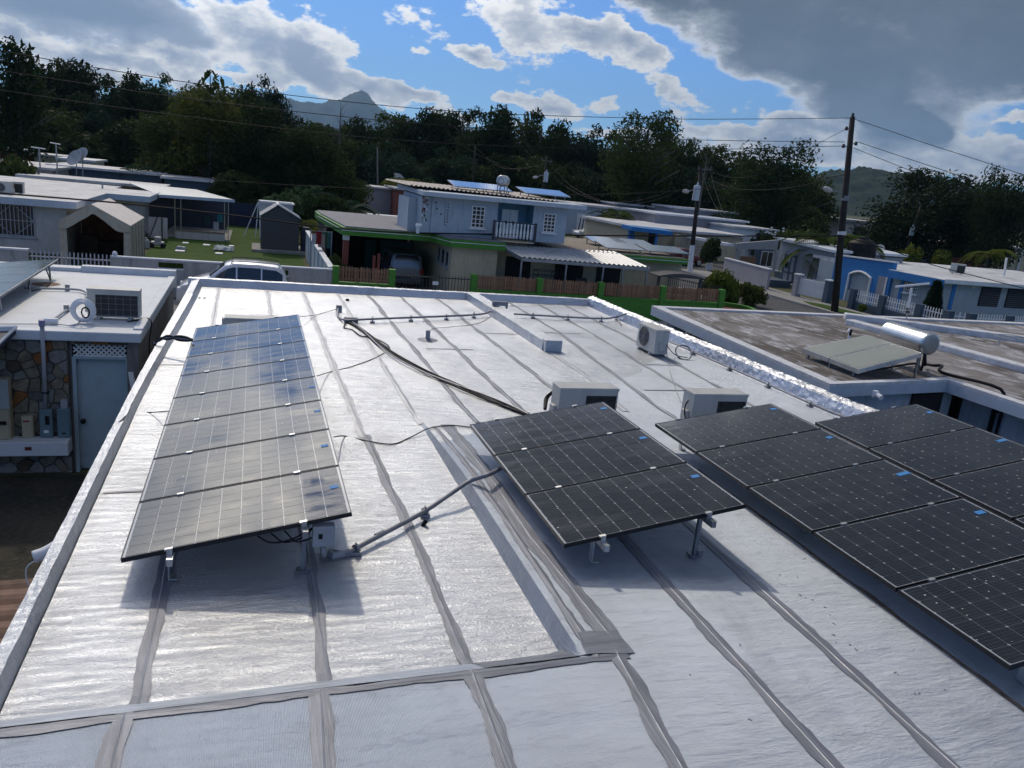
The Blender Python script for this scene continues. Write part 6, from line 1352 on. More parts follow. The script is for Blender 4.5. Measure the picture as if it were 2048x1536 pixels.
# palms and garden plants
palm(at(1222, 486, 0), 2.9, 2.6, 11, 'clump of slim palms in front of the pale blue house', 'palmleaf', stems=3)
p = at(1652, 560, 0); palm(atd(1655, 560, 64), 2.4, 4.4, 26, 'large palm with upright feathery fronds left of the tall street pole', 'palmleaf', stiff=True)
palm(atd(1975, 520, 100), 2.8, 3.0, 12, 'bright green palm at the right beyond the blue house roof', 'leafy')
palm(atd(1440, 460, 95), 3.6, 2.4, 12, 'dark palm behind the transformer pole', 'leaf3')
palm(atd(688, 470, 66), 1.6, 3.4, 15, 'dark blue green palm behind the green carport roof', 'leaf3', stiff=True)
palm(atd(800, 420, 100), 3.6, 3.0, 15, 'round yellow green palm beside the pale gable in the distance', 'leafy')
palm(atd(268, 400, 78), 2.6, 2.2, 9, 'banana like plant behind the sheet carport roof', 'leaf3', stiff=True, name='banana_plant', cat='plant')
palm(atd(545, 440, 62), 1.0, 1.6, 12, 'spiky green plant behind the small pale outbuilding', 'leaf2', stiff=True, name='spiky_plant', cat='plant')
palm(atd(640, 500, 55), .8, 1.9, 16, 'yellow tinged spiky plant by the corner of the carport roof', 'leafy', stiff=True, name='spiky_plant', cat='plant')
palm(atd(618, 500, 57), .8, 1.9, 16, 'green spiky plant between the grey shed and the yellow tinged plant', 'leaf2', stiff=True, name='spiky_plant', cat='plant')
palm(aty(726, 540, 34.6), .35, .9, 12, 'yellow fern in front of the dark carport', 'leafy', name='fern', cat='plant')
shrub(685, 540, 0, 1.3, 1.6, 'dark bushy plant by the red carport column', 'leaf', y=35.2); shrub(665, 540, 0, 1.5, 1.0, 'leafy plant between the side wall and the washing', 'leaf2', y=36.5); shrub(705, 545, 0, .9, 1.0, 'low rust tinged plant between the dark bush and the fern', 'leafred', y=34.4)
shrub(612, 545, 0, .5, .8, 'small white flecked plant at the foot of the side wall', 'leaf2', y=36.5)
shrub(1437, 590, 0, 1.8, 2.2, 'yellow green croton bush behind the green corner post', 'leafy', y=38.5); shrub(1462, 600, 0, 1.5, 1.3, 'smaller croton bush beside the grey street wall', 'leafy', y=38.0)
shrub(1425, 590, 0, 1.4, 1.6, 'green bush left of the yellow croton', 'leaf2', y=39.5)
p = at(1503, 612, 0); shrub(1503, 612, 0, 1.2, 1.5, 'spreading bush beside the curved green planter', 'leaf2')
shrub(1722, 622, .15, .4, .7, 'small grassy tuft at the foot of the blue fence', 'leafy'); shrub(1815, 515, 0, 3.1, 2.6, 'bright green bush showing over the blue house roof', 'leafy', y=58)
shrub(1545, 480, 0, 3.0, 4.0, 'bush with white flowers behind the grey house roof', 'leaf2', y=70); shrub(1598, 480, 0, 3.4, 4.6, 'dark garden bush left of the tall palm', 'leaf2', y=66)
shrub(1690, 500, 0, 3.0, 2.4, 'rust coloured bush behind the black water tank', 'leafred', y=60); shrub(660, 430, 0, 3.0, 4.0, 'dark bush filling the gap behind the carport', 'leaf', y=60); shrub(590, 420, 0, 3.2, 4.4, 'dark bush behind the grey shed', 'leaf3', y=66)
shrub(350, 350, 0, 4.2, 5, 'dark shrub behind the blue fabric fence', 'leaf', y=84); shrub(480, 420, 0, 3.6, 5, 'green shrub behind the swing frame', 'leaf2', y=72); shrub(1890, 505, 0, 2.4, 3.2, 'green bush in front of the red trimmed house', 'leafy', y=72); shrub(30, 350, 0, 3.4, 3.4, 'dark shrub between the roofs at the far left', 'leaf2', y=66)
fl = MB()
for k in range(16): q = aty(rr.uniform(1530, 1570), rr.uniform(455, 480), 68.4); fl.obox(q, (.16, 0, 0), (0, .12, 0), (0, 0, .14))
tag(fl.build('white_flowers', M['white']), kind='stuff')
p = at(1712, 822, .9); shrub(1712, 822, 0, 1.05, .9, 'rust red potted croton beside the inner wall of the stained roof house', 'leafred', y=p.y); 

# ---------------------------------------------------------------- houses along the street on the right
GX = 38.3
M['greyhouse'] = pm('mid_grey_render', (.29, .30, .315), .8, 0, var=.06, dirt=(.15, .15, .16), damt=.4, streak=True); M['slate'] = pm('slate_blue_paint', (.055, .085, .115), .7, 0, var=.1); M['lilac'] = pm('lilac_grey_render', (.31, .295, .315), .85, 0, var=.06, dirt=(.16, .15, .15), damt=.4)
t = thing('grey_house', 'grey street house with a dark framed ornamental door and a white window', 'house', (40, 53, 0))
a, c = atx(1562, 480, GX), atx(1669, 505, GX)
b = MB(); b.slab([(GX, c.y, 0), (GX, a.y, 0), (GX, a.y, a.z-.02), (GX, c.y, c.z-.02)], (6, 0, 0)); b.build('wall', M['greyhouse'], t)
b = MB(); b.slab([(GX-.35, c.y-.2, c.z), (GX-.35, a.y, a.z), (GX+6.2, a.y, a.z+.1), (GX+6.2, c.y-.2, c.z+.1)], (0, 0, .17)); b.build('roof', M['bluewhite'], t)
pl = at(1474, 541, 0); y_ = pl.y; p0, p1 = aty(1474, 487, y_), aty(1558, 480, y_)
b = MB(); b.slab([(p0.x, y_, p0.z-.45), (p1.x, y_, p0.z-.25), (p1.x, y_, p1.z), (p0.x, y_, p0.z)], (0, .3, 0)); b.build('portico_beam', M['greyhouse'], t)
for px in (1476, 1552): q = aty(px, 520, y_); bx(t, 'pillar', q.x-.2, q.x+.2, y_+.02, y_+.3, 0, p0.z-.3, 'greyhouse')
bx(t, 'portico_back', p0.x, GX, y_+3.4, y_+3.5, 0, p0.z-.3, 'slate'); b = MB(); b.prism([(p0.x-.1, y_+.3), (GX-.36, y_+.3), (GX-.36, y_+8), (p0.x-.1, y_+8)], p0.z-.30, p0.z-.08); b.build('portico_roof', M['bluewhite'], t)
q0, q1 = aty(1481, 512, y_+1.5), aty(1510, 532, y_+1.5); bx(t, 'wooden_screen', q0.x, q1.x, y_+1.5, y_+1.55, 0, q0.z, 'wood')
q0, q1 = aty(1524, 502, y_+2.6), aty(1544, 534, y_+2.6); bx(t, 'recess_wall', q0.x-.7, q1.x+.8, y_+2.62, y_+2.7, 0, p0.z-.31, 'slate'); window(t, 'y', q0.x, q1.x, q1.z, q0.z, y_+2.6, 2, 1)
q0, q1 = atx(1568, 507, GX), atx(1588, 565, GX); dl, dr = atx(1567, 535, GX).y, atx(1590, 540, GX).y; zt_ = q0.z
d_ = bx(t, 'door', GX-.05, GX-.004, dr, dl, .15, zt_, 'greyhouse'); b = MB()
for y0_, y1_, z0_, z1_ in ((dr, dr+.12, .15, zt_), (dl-.12, dl, .15, zt_), (dr, dl, zt_-.12, zt_), (dr, dl, .15, .3), (dr, dl, .85, .97), (dr+.55, dr+.66, .15, zt_)): b.box(GX-.10, GX-.052, y0_, y1_, z0_, z1_)
ym = (dr+dl)/2+.25; b.lathe((GX-.09, ym, 1.45), [(.3, -.03), (.3, .03), (.18, .03), (.18, -.03)], 14, axis=(1, 0, 0)); b.build('door_grille', M['slate'], d_)
bx(t, 'dado', GX-.03, GX-.003, c.y, dr-.05, 0, .8, 'slate'); bx(t, 'dado', GX-.03, GX-.003, dl+.05, a.y, 0, .8, 'slate'); bx(t, 'dado_rail', GX-.05, GX-.003, c.y, dr-.05, .802, .88, 'white'); bx(t, 'dado_rail', GX-.05, GX-.003, dl+.05, a.y, .802, .88, 'white')
y0_, y1_ = atx(1643, 545, GX).y, atx(1606, 535, GX).y; z1_ = atx(1606, 522, GX).z; b = MB(); b.box(GX-.012, GX-.004, y0_, y1_, .05, z1_); b.build('opening', M['lilac'], t); bx(t, 'opening_reveal', GX-.02, GX-.013, y0_, y0_+.5, .05, z1_, 'shed'); bx(t, 'step', GX-1.6, GX-.05, dr-.6, dl+.4, 0, .15, 'conc')
bx(t, 'low_wall', 35.2, 37.0, dr-1.5, dl+.5, 0, .5, 'slate')
t = thing('street_wall', 'plain lilac grey wall with a white coping along the pavement', 'wall', (34.2, 50, 0)); a, c = at(1446, 553, .1), at(1534, 580, .1); zt_ = 1.45
b = MB(); b.bar((a.x, a.y, zt_/2), (c.x, c.y, zt_/2), .2, zt_); b.build('wall_body', M['lilac'], t); b = MB(); b.bar((a.x, a.y, zt_+.045), (c.x, c.y, zt_+.045), .28, .08); b.build('coping', M['white'], t)
t = thing('white_gate', 'white barred double gate between the grey house and the tall street pole', 'gate', (34.6, 43, 0)); a, c = at(1592, 593, .1), at(1650, 606, .1); b = MB()
d = (c-a)
for u, nm, mt in ((-.03, 'gate_post', 'lilac'), (1.03, 'gate_post', 'slate')): q = a.lerp(c, u); bx(t, nm, q.x-.2, q.x+.2, q.y-.2, q.y+.2, 0, 1.5, mt); bx(t, 'post_cap', q.x-.24, q.x+.24, q.y-.24, q.y+.24, 1.502, 1.57, 'white')
for z in (.35, 1.0, 1.25): b = MB(); b.bar((a.x, a.y, z), (c.x, c.y, z), .04, .05); b.build('rail', M['white'], t)
gb = MB().box(-.024, .024, -.03, .03, .3, 1.35).mesh('bar', M['white']); repeat(gb, t, [(a.x+d.x*u-.03, a.y+d.y*u, 0) for u in np.linspace(.06, .94, 24)])
t = thing('topiary_tree', 'clipped ball shaped tree in a white pot beside the street wall', 'tree', at(1417, 540, 0)); p = Vector(t.location); p2 = aty(1417, 510, p.y)
b = MB(); b.lathe((p.x, p.y, 0), [(.22, 0), (.3, .5), (.33, .55)], 14); b.build('pot', M['white'], t); b = MB(); b.tube([(p.x, p.y, .4), (p.x, p.y, 1.2)], .07, 7); b.build('trunk', M['bark'], t)
inst(SH['leaf'], t, (0, 0, .75), scale=(.95, .95, 1.6))
# blue house
BX = 37.7; t = thing('blue_house', 'bright blue street house with an arched porch opening and a long white roof', 'house', (42, 40, 0))
M['blue'] = pm('bright_blue_paint', (.03, .19, .46), .65, 0, var=.08, dirt=(.02, .10, .25), damt=.4); M['palebl'] = pm('pale_grey_blue_render', (.38, .415, .43), .8, 0, var=.06, dirt=(.2, .22, .23), damt=.4, streak=True)
a, c = atx(1672, 511, BX), atx(1789, 526, BX); y0_, y1_ = atx(1742, 560, BX).y, atx(1697, 560, BX).y; zA = atx(1715, 542, BX).z
n_ = 14; arch = [(y0_+(y1_-y0_)*k/n_, zA-.28+.28*math.sin(PI*k/n_)) for k in range(n_+1)]
zt0, zt1 = c.z, a.z; b = MB()
b.slab([(BX, c.y, 0), (BX, y0_, 0), (BX, y0_, zt0), (BX, c.y, zt0)], (.25, 0, 0)); b.slab([(BX, y1_, 0), (BX, a.y, 0), (BX, a.y, zt1), (BX, y1_, zt1)], (.25, 0, 0))
for k in range(n_): b.slab([(BX, arch[k][0], arch[k][1]), (BX, arch[k+1][0], arch[k+1][1]), (BX, arch[k+1][0], zt1), (BX, arch[k][0], zt0+(zt1-zt0)*k/n_)], (.25, 0, 0))
b.build('porch_wall', M['blue'], t)
b = MB(); b.tube([(BX-.02, y0_, 0), (BX-.02, y0_, arch[0][1])]+[(BX-.02, y, z) for y, z in arch]+[(BX-.02, y1_, 0)], .08, 6); b.build('arch_trim', M['white'], t)
b = MB(); b.slab([(BX-.06, c.y, zt0+.002), (BX-.06, a.y, zt1+.002), (BX+.35, a.y, zt1+.002), (BX+.35, c.y, zt0+.002)], (0, 0, .09)); b.build('parapet_cap', M['white'], t)
bx(t, 'porch_back', BX+2.6, BX+2.7, c.y, a.y, 0, 2.5, 'lilac'); bx(t, 'porch_column', BX+1.3, BX+1.6, (y0_+y1_)/2-.15, (y0_+y1_)/2+.15, 0, 2.5, 'white'); bx(t, 'porch_sill', BX-.01, BX+.24, y0_+.09, y1_-.09, 0, .75, 'palebl')
yd0, yd1 = atx(1773, 570, BX).y, atx(1754, 570, BX).y; zd_ = atx(1760, 552, BX).z; bx(t, 'doorway', BX-.014, BX-.004, yd0, yd1, .02, zd_, 'lilac'); bx(t, 'door_jamb', BX-.03, BX-.015, yd0, yd0+.14, .02, zd_, 'white')
cr_ = at(1890, 561, 2.55); MX, MY = cr_.x+.55, cr_.y+.5
b = MB(); b.box(MX, MX+16, MY, MY+11, 0, 2.35); b.build('wall', M['palebl'], t)
rp = [(cr_.x, cr_.y), (cr_.x+17.5, cr_.y), (cr_.x+20, MY+12), (BX+.3, MY+12), (BX+.3, c.y-.05), (cr_.x, c.y-.05)]
b = MB(); b.prism(rp, 2.37, 2.58); b.build('roof', M['oldroof'], t)
bx(t, 'blue_fascia', cr_.x-.03, cr_.x-.002, cr_.y, c.y-.06, 2.10, 2.56, 'blue'); bx(t, 'eave', cr_.x, cr_.x+17, cr_.y-.03, cr_.y-.002, 2.40, 2.62, 'white')
for px in (1902, 1800): q = aty(px, 600, MY) if px > 1850 else atx(px, 590, MX); (bx(t, 'pilaster', q.x-.13, q.x+.13, MY-.05, MY-.003, 0, 2.34, 'blue') if px > 1850 else bx(t, 'pilaster', MX-.05, MX-.003, q.y-.12, q.y+.12, 0, 2.34, 'blue'))
for px0, px1 in ((1963, 1994), (2017, 2052)):
    q0, q1 = aty(px0, 575, MY), aty(px1, 612, MY); f = bx(t, 'window', q0.x, q1.x, MY-.03, MY-.004, aty(1980, 613, MY).z, aty(1980, 573, MY).z, 'dark'); z0_, z1_ = aty(1980, 613, MY).z, aty(1980, 573, MY).z
    lv = MB().slab([(q0.x+.04, -.09, 0), (q1.x-.04, -.09, 0), (q1.x-.04, -.04, .07), (q0.x+.04, -.04, .07)], (0, 0, .012)).mesh('louvre', M['shed'])
    for k in range(9): inst(lv, f, Vector((0, MY, z0_+.05+k*(z1_-z0_-.1)/9))-WL[t.name])
ya, yb = atx(1838, 570, MX).y, atx(1811, 570, MX).y
for k in range(2): window(t, 'x', ya+(yb-ya)*k*.53, ya+(yb-ya)*(k*.53+.47), atx(1825, 588, MX).z, atx(1825, 556, MX).z, MX, 3, 5)
p = at(1913, 548, 2.58); ac_unit((p.x, p.y, 2.59), PI*.75, 'white outdoor unit on the blue house roof', w=.85, h=.65)
p = at(1905, 560, 2.5); b = MB(); b.lathe((aty(1945, 570, MY).x, MY-.06, 2.2), [(.1, 0), (.12, .08), (.05, .12)], 10); b.build('floodlight', M['white'], t)
p = at(2008, 552, 2.58); b = MB(); b.tube([(p.x, p.y, 2.57), aty(2013, 516, p.y)], .07, 8); b.build('vent_pipe', M['white'], label='leaning white pipe at the right end of the blue house roof', cat='pipe')
p = at(1728, 520, 2.58); p.x, p.y = atx(1722, 505, 40.6).x, atx(1722, 505, 40.6).y
t = thing('water_tank', 'large black upright water tank on the blue house roof beside the street pole', 'water tank', (p.x, p.y, 2.58)); s_ = (p-CAM).length/FPX
b = MB(); b.lathe((p.x, p.y, 2.58), [(24*s_, 0), (25*s_, 3*s_), (25*s_, 14*s_), (24*s_, 15*s_), (25*s_, 17*s_), (24.5*s_, 29*s_), (15*s_, 36*s_), (9*s_, 37*s_), (9*s_, 40*s_), (4*s_, 41*s_)], 24); b.build('tank_body', M['black'], t, smooth=False)
bx(t, 'tank_base', p.x-1, p.x+1, p.y-1, p.y+1, 2.0, 2.579, 'cream_w')
def dish(p, r, az_, label, z0):
    t = thing('satellite_dish', label, 'satellite dish', (p.x, p.y, z0)); n_ = Vector((math.sin(az_), math.cos(az_), .6)).normalized(); b = MB()
    b.lathe(p, [(.03, -.15*r), (r*.5, -.10*r), (r*.85, .02*r), (r, .10*r), (r*.98, .11*r), (r*.5, -.06*r), (.02, -.11*r)], 20, axis=n_); b.build('dish', M['acgrey'], t)
    b = MB(); b.bar((p.x, p.y, z0), p-n_*.2*r, .06); b.bar(p-n_*.1*r, p+n_*r*.8, .02); b.build('mount', M['alu_dark'], t)
p = atx(1757, 500, 43.5); dish(p, .45, -1.9, 'grey satellite dish right of the black water tank', 2.57)
# blue white picket fence
t = thing('picket_fence', 'white picket fence on a slate blue base wall along the blue house', 'fence', (35.1, 37, 0)); FX = 35.1
ps = [atx(px, py, FX) for px, py in ((1709, 588), (1768, 598), (1842, 614), (1899, 622))]+[aty(1943, 630, 32.2), aty(2018, 636, 32.2), aty(2095, 650, 32.2)]
pts = [Vector((q.x, q.y, 0)) for q in ps]; hp = 1.25
wp_ = MB(); wp_.box(-.03, .03, -.012, .012, 0, .66); wp_.add([(-.03, -.012, .66), (.03, -.012, .66), (.03, .012, .66), (-.03, .012, .66), (0, 0, .73)], [(0, 1, 4), (1, 2, 4), (2, 3, 4), (3, 0, 4)]); wp_ = wp_.mesh('picket', M['white'])
for q in pts: bx(t, 'post', q.x-.2, q.x+.2, q.y-.2, q.y+.2, 0, hp, 'slate')
for a, c in zip(pts[:-1], pts[1:]):
    d = (c-a); L_ = d.length; ang = math.atan2(d.y, d.x); e = d.normalized()*.2; b = MB(); b.bar(a+e+Vector((0, 0, .25)), c-e+Vector((0, 0, .25)), .16, .5); b.build('base_wall', M['slate'], t)
    for z in (.68, 1.0): b = MB(); b.bar(a+e+Vector((0, 0, z)), c-e+Vector((0, 0, z)), .03, .05); b.build('rail', M['white'], t)
    n_ = int((L_-.5)/.17); repeat(wp_, t, [a+d*((.3+k*(L_-.6)/max(1, n_-1))/L_)+Vector((0, 0, .53)) for k in range(n_)], [ang]*n_)
t = thing('cypress_tree', 'small dark cone shaped cypress behind the white picket fence', 'tree', atx(1860, 632, 36.2).to_tuple()[:2]+(0,)); p = Vector(t.location); zt_ = atx(1867, 566, 36.2).z
cm = MB(); R_ = random.Random(9); vs = []; fs = []
for k in range(5200):
    u = R_.random(); r = .52*(1-u)**.8*(.55+.5*R_.random()**.5)+.02; a = R_.uniform(0, 2*PI); q = Vector((math.cos(a)*r, math.sin(a)*r, .1+u*(zt_-.1))); e = Vector((math.cos(a)*.6+R_.gauss(0, .5), math.sin(a)*.6+R_.gauss(0, .5), 1.0)).normalized(); s2 = e.cross(Vector((R_.gauss(0, 1), R_.gauss(0, 1), R_.gauss(0, 1)))).normalized(); o = len(vs); s = R_.uniform(.08, .16)
    vs += [q-s2*s*.5, q+s2*s*.5, q+e*s*2]; fs.append((o, o+1, o+2))
cm.add(vs, fs); me = cm.mesh('foliage', M['leaf3']); inst(me, t); b = MB(); b.tube([(p.x, p.y, 0), (p.x, p.y, 1.2)], .06, 6); b.build('trunk', M['bark'], t)
# white fronted houses further along
def block(name, label, px0, px1, pt, y, h, mat, roof='oldroof', depth=9, over=.4, fas=None, th=.22):
    "house whose front faces the camera at depth y, between two pixel columns; pt = roof edge height in the picture at the left end"
    p0, p1 = aty(px0, pt, y), aty(px1, pt+(px1-px0)*.09, y); zt_ = h or p0.z
    t = thing(name, label, 'house', ((p0.x+p1.x)/2, y+depth/2, 0)); bx(t, 'wall', p0.x+over, p1.x-over, y+over, y+depth, 0, zt_-th-.002, mat); bx(t, 'roof', p0.x, p1.x, y, y+depth+.3, zt_-th, zt_, roof)
    if fas: bx(t, 'fascia', p0.x, p1.x, y-.03, y-.003, zt_-th-.03, zt_+.03, fas)
    return t, p0.x, p1.x, zt_
t, x0, x1, zt_ = block('porch_house', 'cream house with a blue porch canopy and a pale roof beyond the white footed pole', 1266, 1500, 446, 66, 2.6, 'beige', depth=12)
q0, q1 = aty(1262, 446, 64.2), aty(1345, 456, 64.2); b = MB(); b.slab([(q0.x, 64, 2.62), (q1.x, 64, 2.5), (q1.x, 66, 2.62), (q0.x, 66, 2.66)], (0, 0, -.35)); b.build('canopy', M['blue'], t)
bx(t, 'porch_opening', q0.x+3.0, q1.x-.4, 66.36, 66.396, 0, 2.1, 'dark'); bx(t, 'porch_post', q0.x+2.6, q0.x+2.8, 64.2, 64.4, 0, 2.3, 'blue'); bx(t, 'porch_pier', q0.x+5.2, q0.x+5.7, 65.4, 65.8, 0, 2.2, 'cream'); bx(t, 'porch_pier', q0.x+.6, q0.x+1.1, 65.4, 65.8, 0, 2.2, 'blue')
q0, q1 = aty(1352, 470, 65.6), aty(1402, 505, 65.6); b = MB()
for i in range(9): b.bar((q0.x+i*(q1.x-q0.x)/8, 65.6, .6), (q0.x+i*(q1.x-q0.x)/8, 65.6, 2.1), .06)
for j in range(7): b.bar((q0.x, 65.6, .6+j*.25), (q1.x, 65.6, .6+j*.25), .06)
tag(b.build('block_lattice', M['cream_w'], t), kind='stuff')
car('dark red car with a pale bonnet parked by the blue porch', (aty(1362, 505, 60.5).x, 60.5, 0), RAD(190), L=4.4, H=1.42, paint=M['redcar'], kind='sedan', rails=False)
t, x0, x1, zt_ = block('pale_blue_house', 'pale blue house with a white grille door, behind the slim palms', 1128, 1268, 405, 88, None, 'upper', depth=10)
q0 = aty(1165, 455, 88.3); b = MB(); b.box(q0.x-.8, q0.x+.8, 88.33, 88.39, 0, 2.4); g_ = b.build('grille_door', M['white'], t); window(t, 'y', aty(1206, 445, 88.4).x, aty(1222, 445, 88.4).x, .9, 2.2, 88.4, 2, 3)
for k in range(3): b = MB(); b.bar((q0.x-.5+.4*k, 88.32, .2), (q0.x-.3+.4*k, 88.32, 2.2), .12, .01); b.build('grille_gap', M['dark'], g_)
car('white car parked in front of the pale blue house', (aty(1178, 470, 84).x, 83.0, 0), RAD(8), L=4.4, H=1.45, paint=M['whitecar'], kind='sedan', rails=False)
t, x0, x1, zt_ = block('two_storey_white_house', 'white two storey house with a roofed balcony, right of the tall street pole', 1690, 1800, 438, 93, None, 'white', depth=10, th=.3)
for px, zc in ((1718, 5.0), (1752, 4.4)): q = aty(px, 470+(px-1718)*.1, 93.4); window(t, 'y', q.x-1.1, q.x+1.1, q.z-.2, q.z+1.2, 93.4, 2, 2, 'acgrey')
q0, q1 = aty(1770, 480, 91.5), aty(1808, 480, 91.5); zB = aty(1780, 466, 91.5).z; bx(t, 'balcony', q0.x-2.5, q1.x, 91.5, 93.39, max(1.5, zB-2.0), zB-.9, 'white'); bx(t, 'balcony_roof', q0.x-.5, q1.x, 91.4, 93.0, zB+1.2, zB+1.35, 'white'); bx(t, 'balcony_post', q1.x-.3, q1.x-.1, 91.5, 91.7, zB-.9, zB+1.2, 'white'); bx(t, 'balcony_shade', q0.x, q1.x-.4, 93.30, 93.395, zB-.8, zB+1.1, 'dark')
q = aty(1788, 508, 93.4); window(t, 'y', q.x-.8, q.x+.8, .8, 2.3, 93.4, 2, 2, 'redpost')
t, x0, x1, zt_ = block('red_trim_house', 'low grey house with a red roof edge at the foot of the dome shaped tree', 1806, 1952, 477, 88, None, 'lilac', depth=10, fas='redpost')
for px, m_ in ((1832, 'acgrey'), (1880, 'shed'), (1915, 'slate')): q = aty(px, 500, 88.39); bx(t, 'bay', q.x-1.3, q.x+1.3, 88.36, 88.398, .1, zt_-.6, m_)
dish(aty(1905, 481, 90), .7, -1.5, 'white satellite dish on the red edged roof', zt_)
t, x0, x1, zt_ = block('porch_house', 'tan house with white porch posts at the right edge', 2004, 2130, 492, 84, None, 'beige', depth=9)
for px in (2018, 2040): q = aty(px, 520, 84.1); bx(t, 'post', q.x-.12, q.x+.12, 84.05, 84.25, 0, zt_-.23, 'white')
t = thing('garden_wall', 'long dark red wall in front of the red edged house', 'wall', (90, 78, 0)); q0, q1 = aty(1900, 522, 78), aty(1965, 528, 78); bx(t, 'wall_body', q0.x, q1.x, 78, 78.2, 0, 1.6, 'redpost')
# pale roofs between the pole and the trees, and those on the far left
for i, (px0, px1, pt, y, m_, l, d_) in enumerate(((1310, 1500, 425, 76, 'lilac', 'long flat white roof just above the blue porch house', 8), (1470, 1560, 452, 71, 'white', 'flat white roof with low walls behind the grey house', 8), (1355, 1480, 414, 82, 'lilac', 'far pale wall and roof at the foot of the treeline', 6), (1230, 1330, 405, 92, 'lilac', 'far grey roof above the pale blue house', 6),
                                         (790, 860, 375, 92, 'redpost', 'small house with a red wall left of the upper storey', 8), (735, 800, 372, 96, 'lilac', 'pale far roof left of the red walled house', 6), (700, 830, 432, 62, 'white', 'low white wall and roof behind the stair tower', 5), (-60, 40, 290, 95, 'redpost', 'brick red far house at the left edge', 6), (60, 130, 306, 93, 'beige', 'far tan house beside the tall thin pole', 6), (110, 190, 314, 89, 'cream_w', 'far cream house behind the satellite dishes', 7),
                                         (-80, 110, 320, 70, 'cream_w', 'white flat roof at the left edge behind the antennas', 10), (90, 330, 327, 76, 'slate', 'long bluish sheet roof behind the satellite dishes', 7), (180, 420, 338, 80, 'lilac', 'low far roof with a pale edge under the olive tree', 6), (320, 470, 352, 73, 'slate', 'dark blue walled house with a thin pale roof under the olive tree', 6), (30, 330, 348, 64, 'rust', 'low roof with a bright front edge and a rust wall', 4))):
    block('far_house', l, px0, px1, pt, y, None, m_, roof='oldroof' if i % 3 else 'bluewhite', depth=d_, over=.3, th=.18)
p = atd(806, 380, 104); t = thing('gable_wall', 'pale triangular gable standing above the far roofs left of the upper storey', 'wall', (p.x, p.y, 0)); q = [aty(793, 376, p.y), aty(793, 346, p.y), aty(801, 348, p.y), aty(830, 378, p.y)]
b = MB(); b.slab([(q[0].x, p.y, 0)]+q[1:]+[(q[3].x, p.y, 0)], (0, 2, 0)); b.build('wall_body', M['cream_w'], t)
for px, py, l, m_ in ((150, 316, 'larger round grey dish in the far left, front of two', .68), (163, 309, 'darker round dish just behind its twin in the far left', .6)): p = atd(px, py, 72); dish(p, m_, -2.5, l, 0)
for px, py, pb, w, l in ((78, 296, 345, 26, 'thin T antenna at the far left, left of two'), (112, 287, 350, 18, 'taller T antenna at the far left, right of two')):
    y_ = 70; p = aty(px, py, y_); q = aty(px+3, pb, y_); t = thing('roof_antenna', l, 'antenna', (q.x, y_, q.z)); b = MB(); b.tube([(q.x, y_, 2.0), p], .05, 6); b.build('mast', M['acgrey'], t); b = MB(); b.tube([aty(px-w/2-3, py-2, y_), aty(px+w/2, py+2, y_)], .04, 6); b.build('crossbar', M['whitemetal'], t)

# ---------------------------------------------------------------- poles, lamps and wires
M['polewood'] = pm('creosoted_pole', (.032, .026, .022), .85, 0, var=.3, bump=.4); M['poleconc'] = pm('grey_pole', (.15, .14, .13), .85, 0, var=.15)
def lamp(t, p, tip, s=1):
    b = MB(); m_ = p.lerp(tip, .5)+Vector((0, 0, .12*s)); b.tube(smooth_path([p, m_, tip], 5), .035*s, 6); b.build('lamp_arm', M['alu_dark'], t)
    d = (tip-p).normalized(); b = MB(); b.lathe(tip-d*.05, [(.05*s, 0), (.12*s, .1*s), (.16*s, .35*s), (.12*s, .6*s), (.03*s, .72*s)], 12, axis=d); b.build('lamp_head', M['cream_w'], t)
def insulator(t, p, r=.07):
    b = MB(); b.lathe(p-Vector((0, 0, .1)), [(r*.5, 0), (r, .03), (r*.6, .07), (r, .11), (r*.6, .15), (r*.7, .2)], 10); b.build('insulator', M['shed'], t)
Y0 = 37.6
t = thing('utility_pole', 'tall black timber pole with a street lamp, rising in front of the blue house', 'utility pole', aty(1668, 628, Y0).to_tuple()[:2]+(0,)); pb, ptp = aty(1667, 634, Y0), aty(1705, 234, Y0)
b = MB(); b.tube([(pb.x, Y0, 0), pb.lerp(ptp, .5), ptp], [.21, .18, .14], 12); b.build('pole', M['polewood'], t, smooth=True)
for q in ((1693, 257), (1687, 292), (1712, 287)): p = aty(*q, Y0-.1); insulator(t, p, .11); b = MB(); c_ = pb.lerp(ptp, (p.z-pb.z)/(ptp.z-pb.z)); b.bar(p, c_, .05); b.build('bracket', M['alu_dark'], t)
insulator(t, ptp+Vector((0, 0, .1)), .10)
lamp(t, aty(1690, 394, Y0), aty(1662, 382, Y0-.3), 1.0)
c_ = aty(1684, 466, Y0); b = MB(); b.tube([c_-Vector((0, 0, .10)), c_+Vector((0, 0, .10))], .225, 12); b.build('pole_band', M['whitemetal'], t)
c_ = aty(1691, 396, Y0); b = MB(); b.tube([c_-Vector((0, 0, .15)), c_+Vector((0, 0, .12))], .215, 12); b.build('pole_band', M['galv'], t)
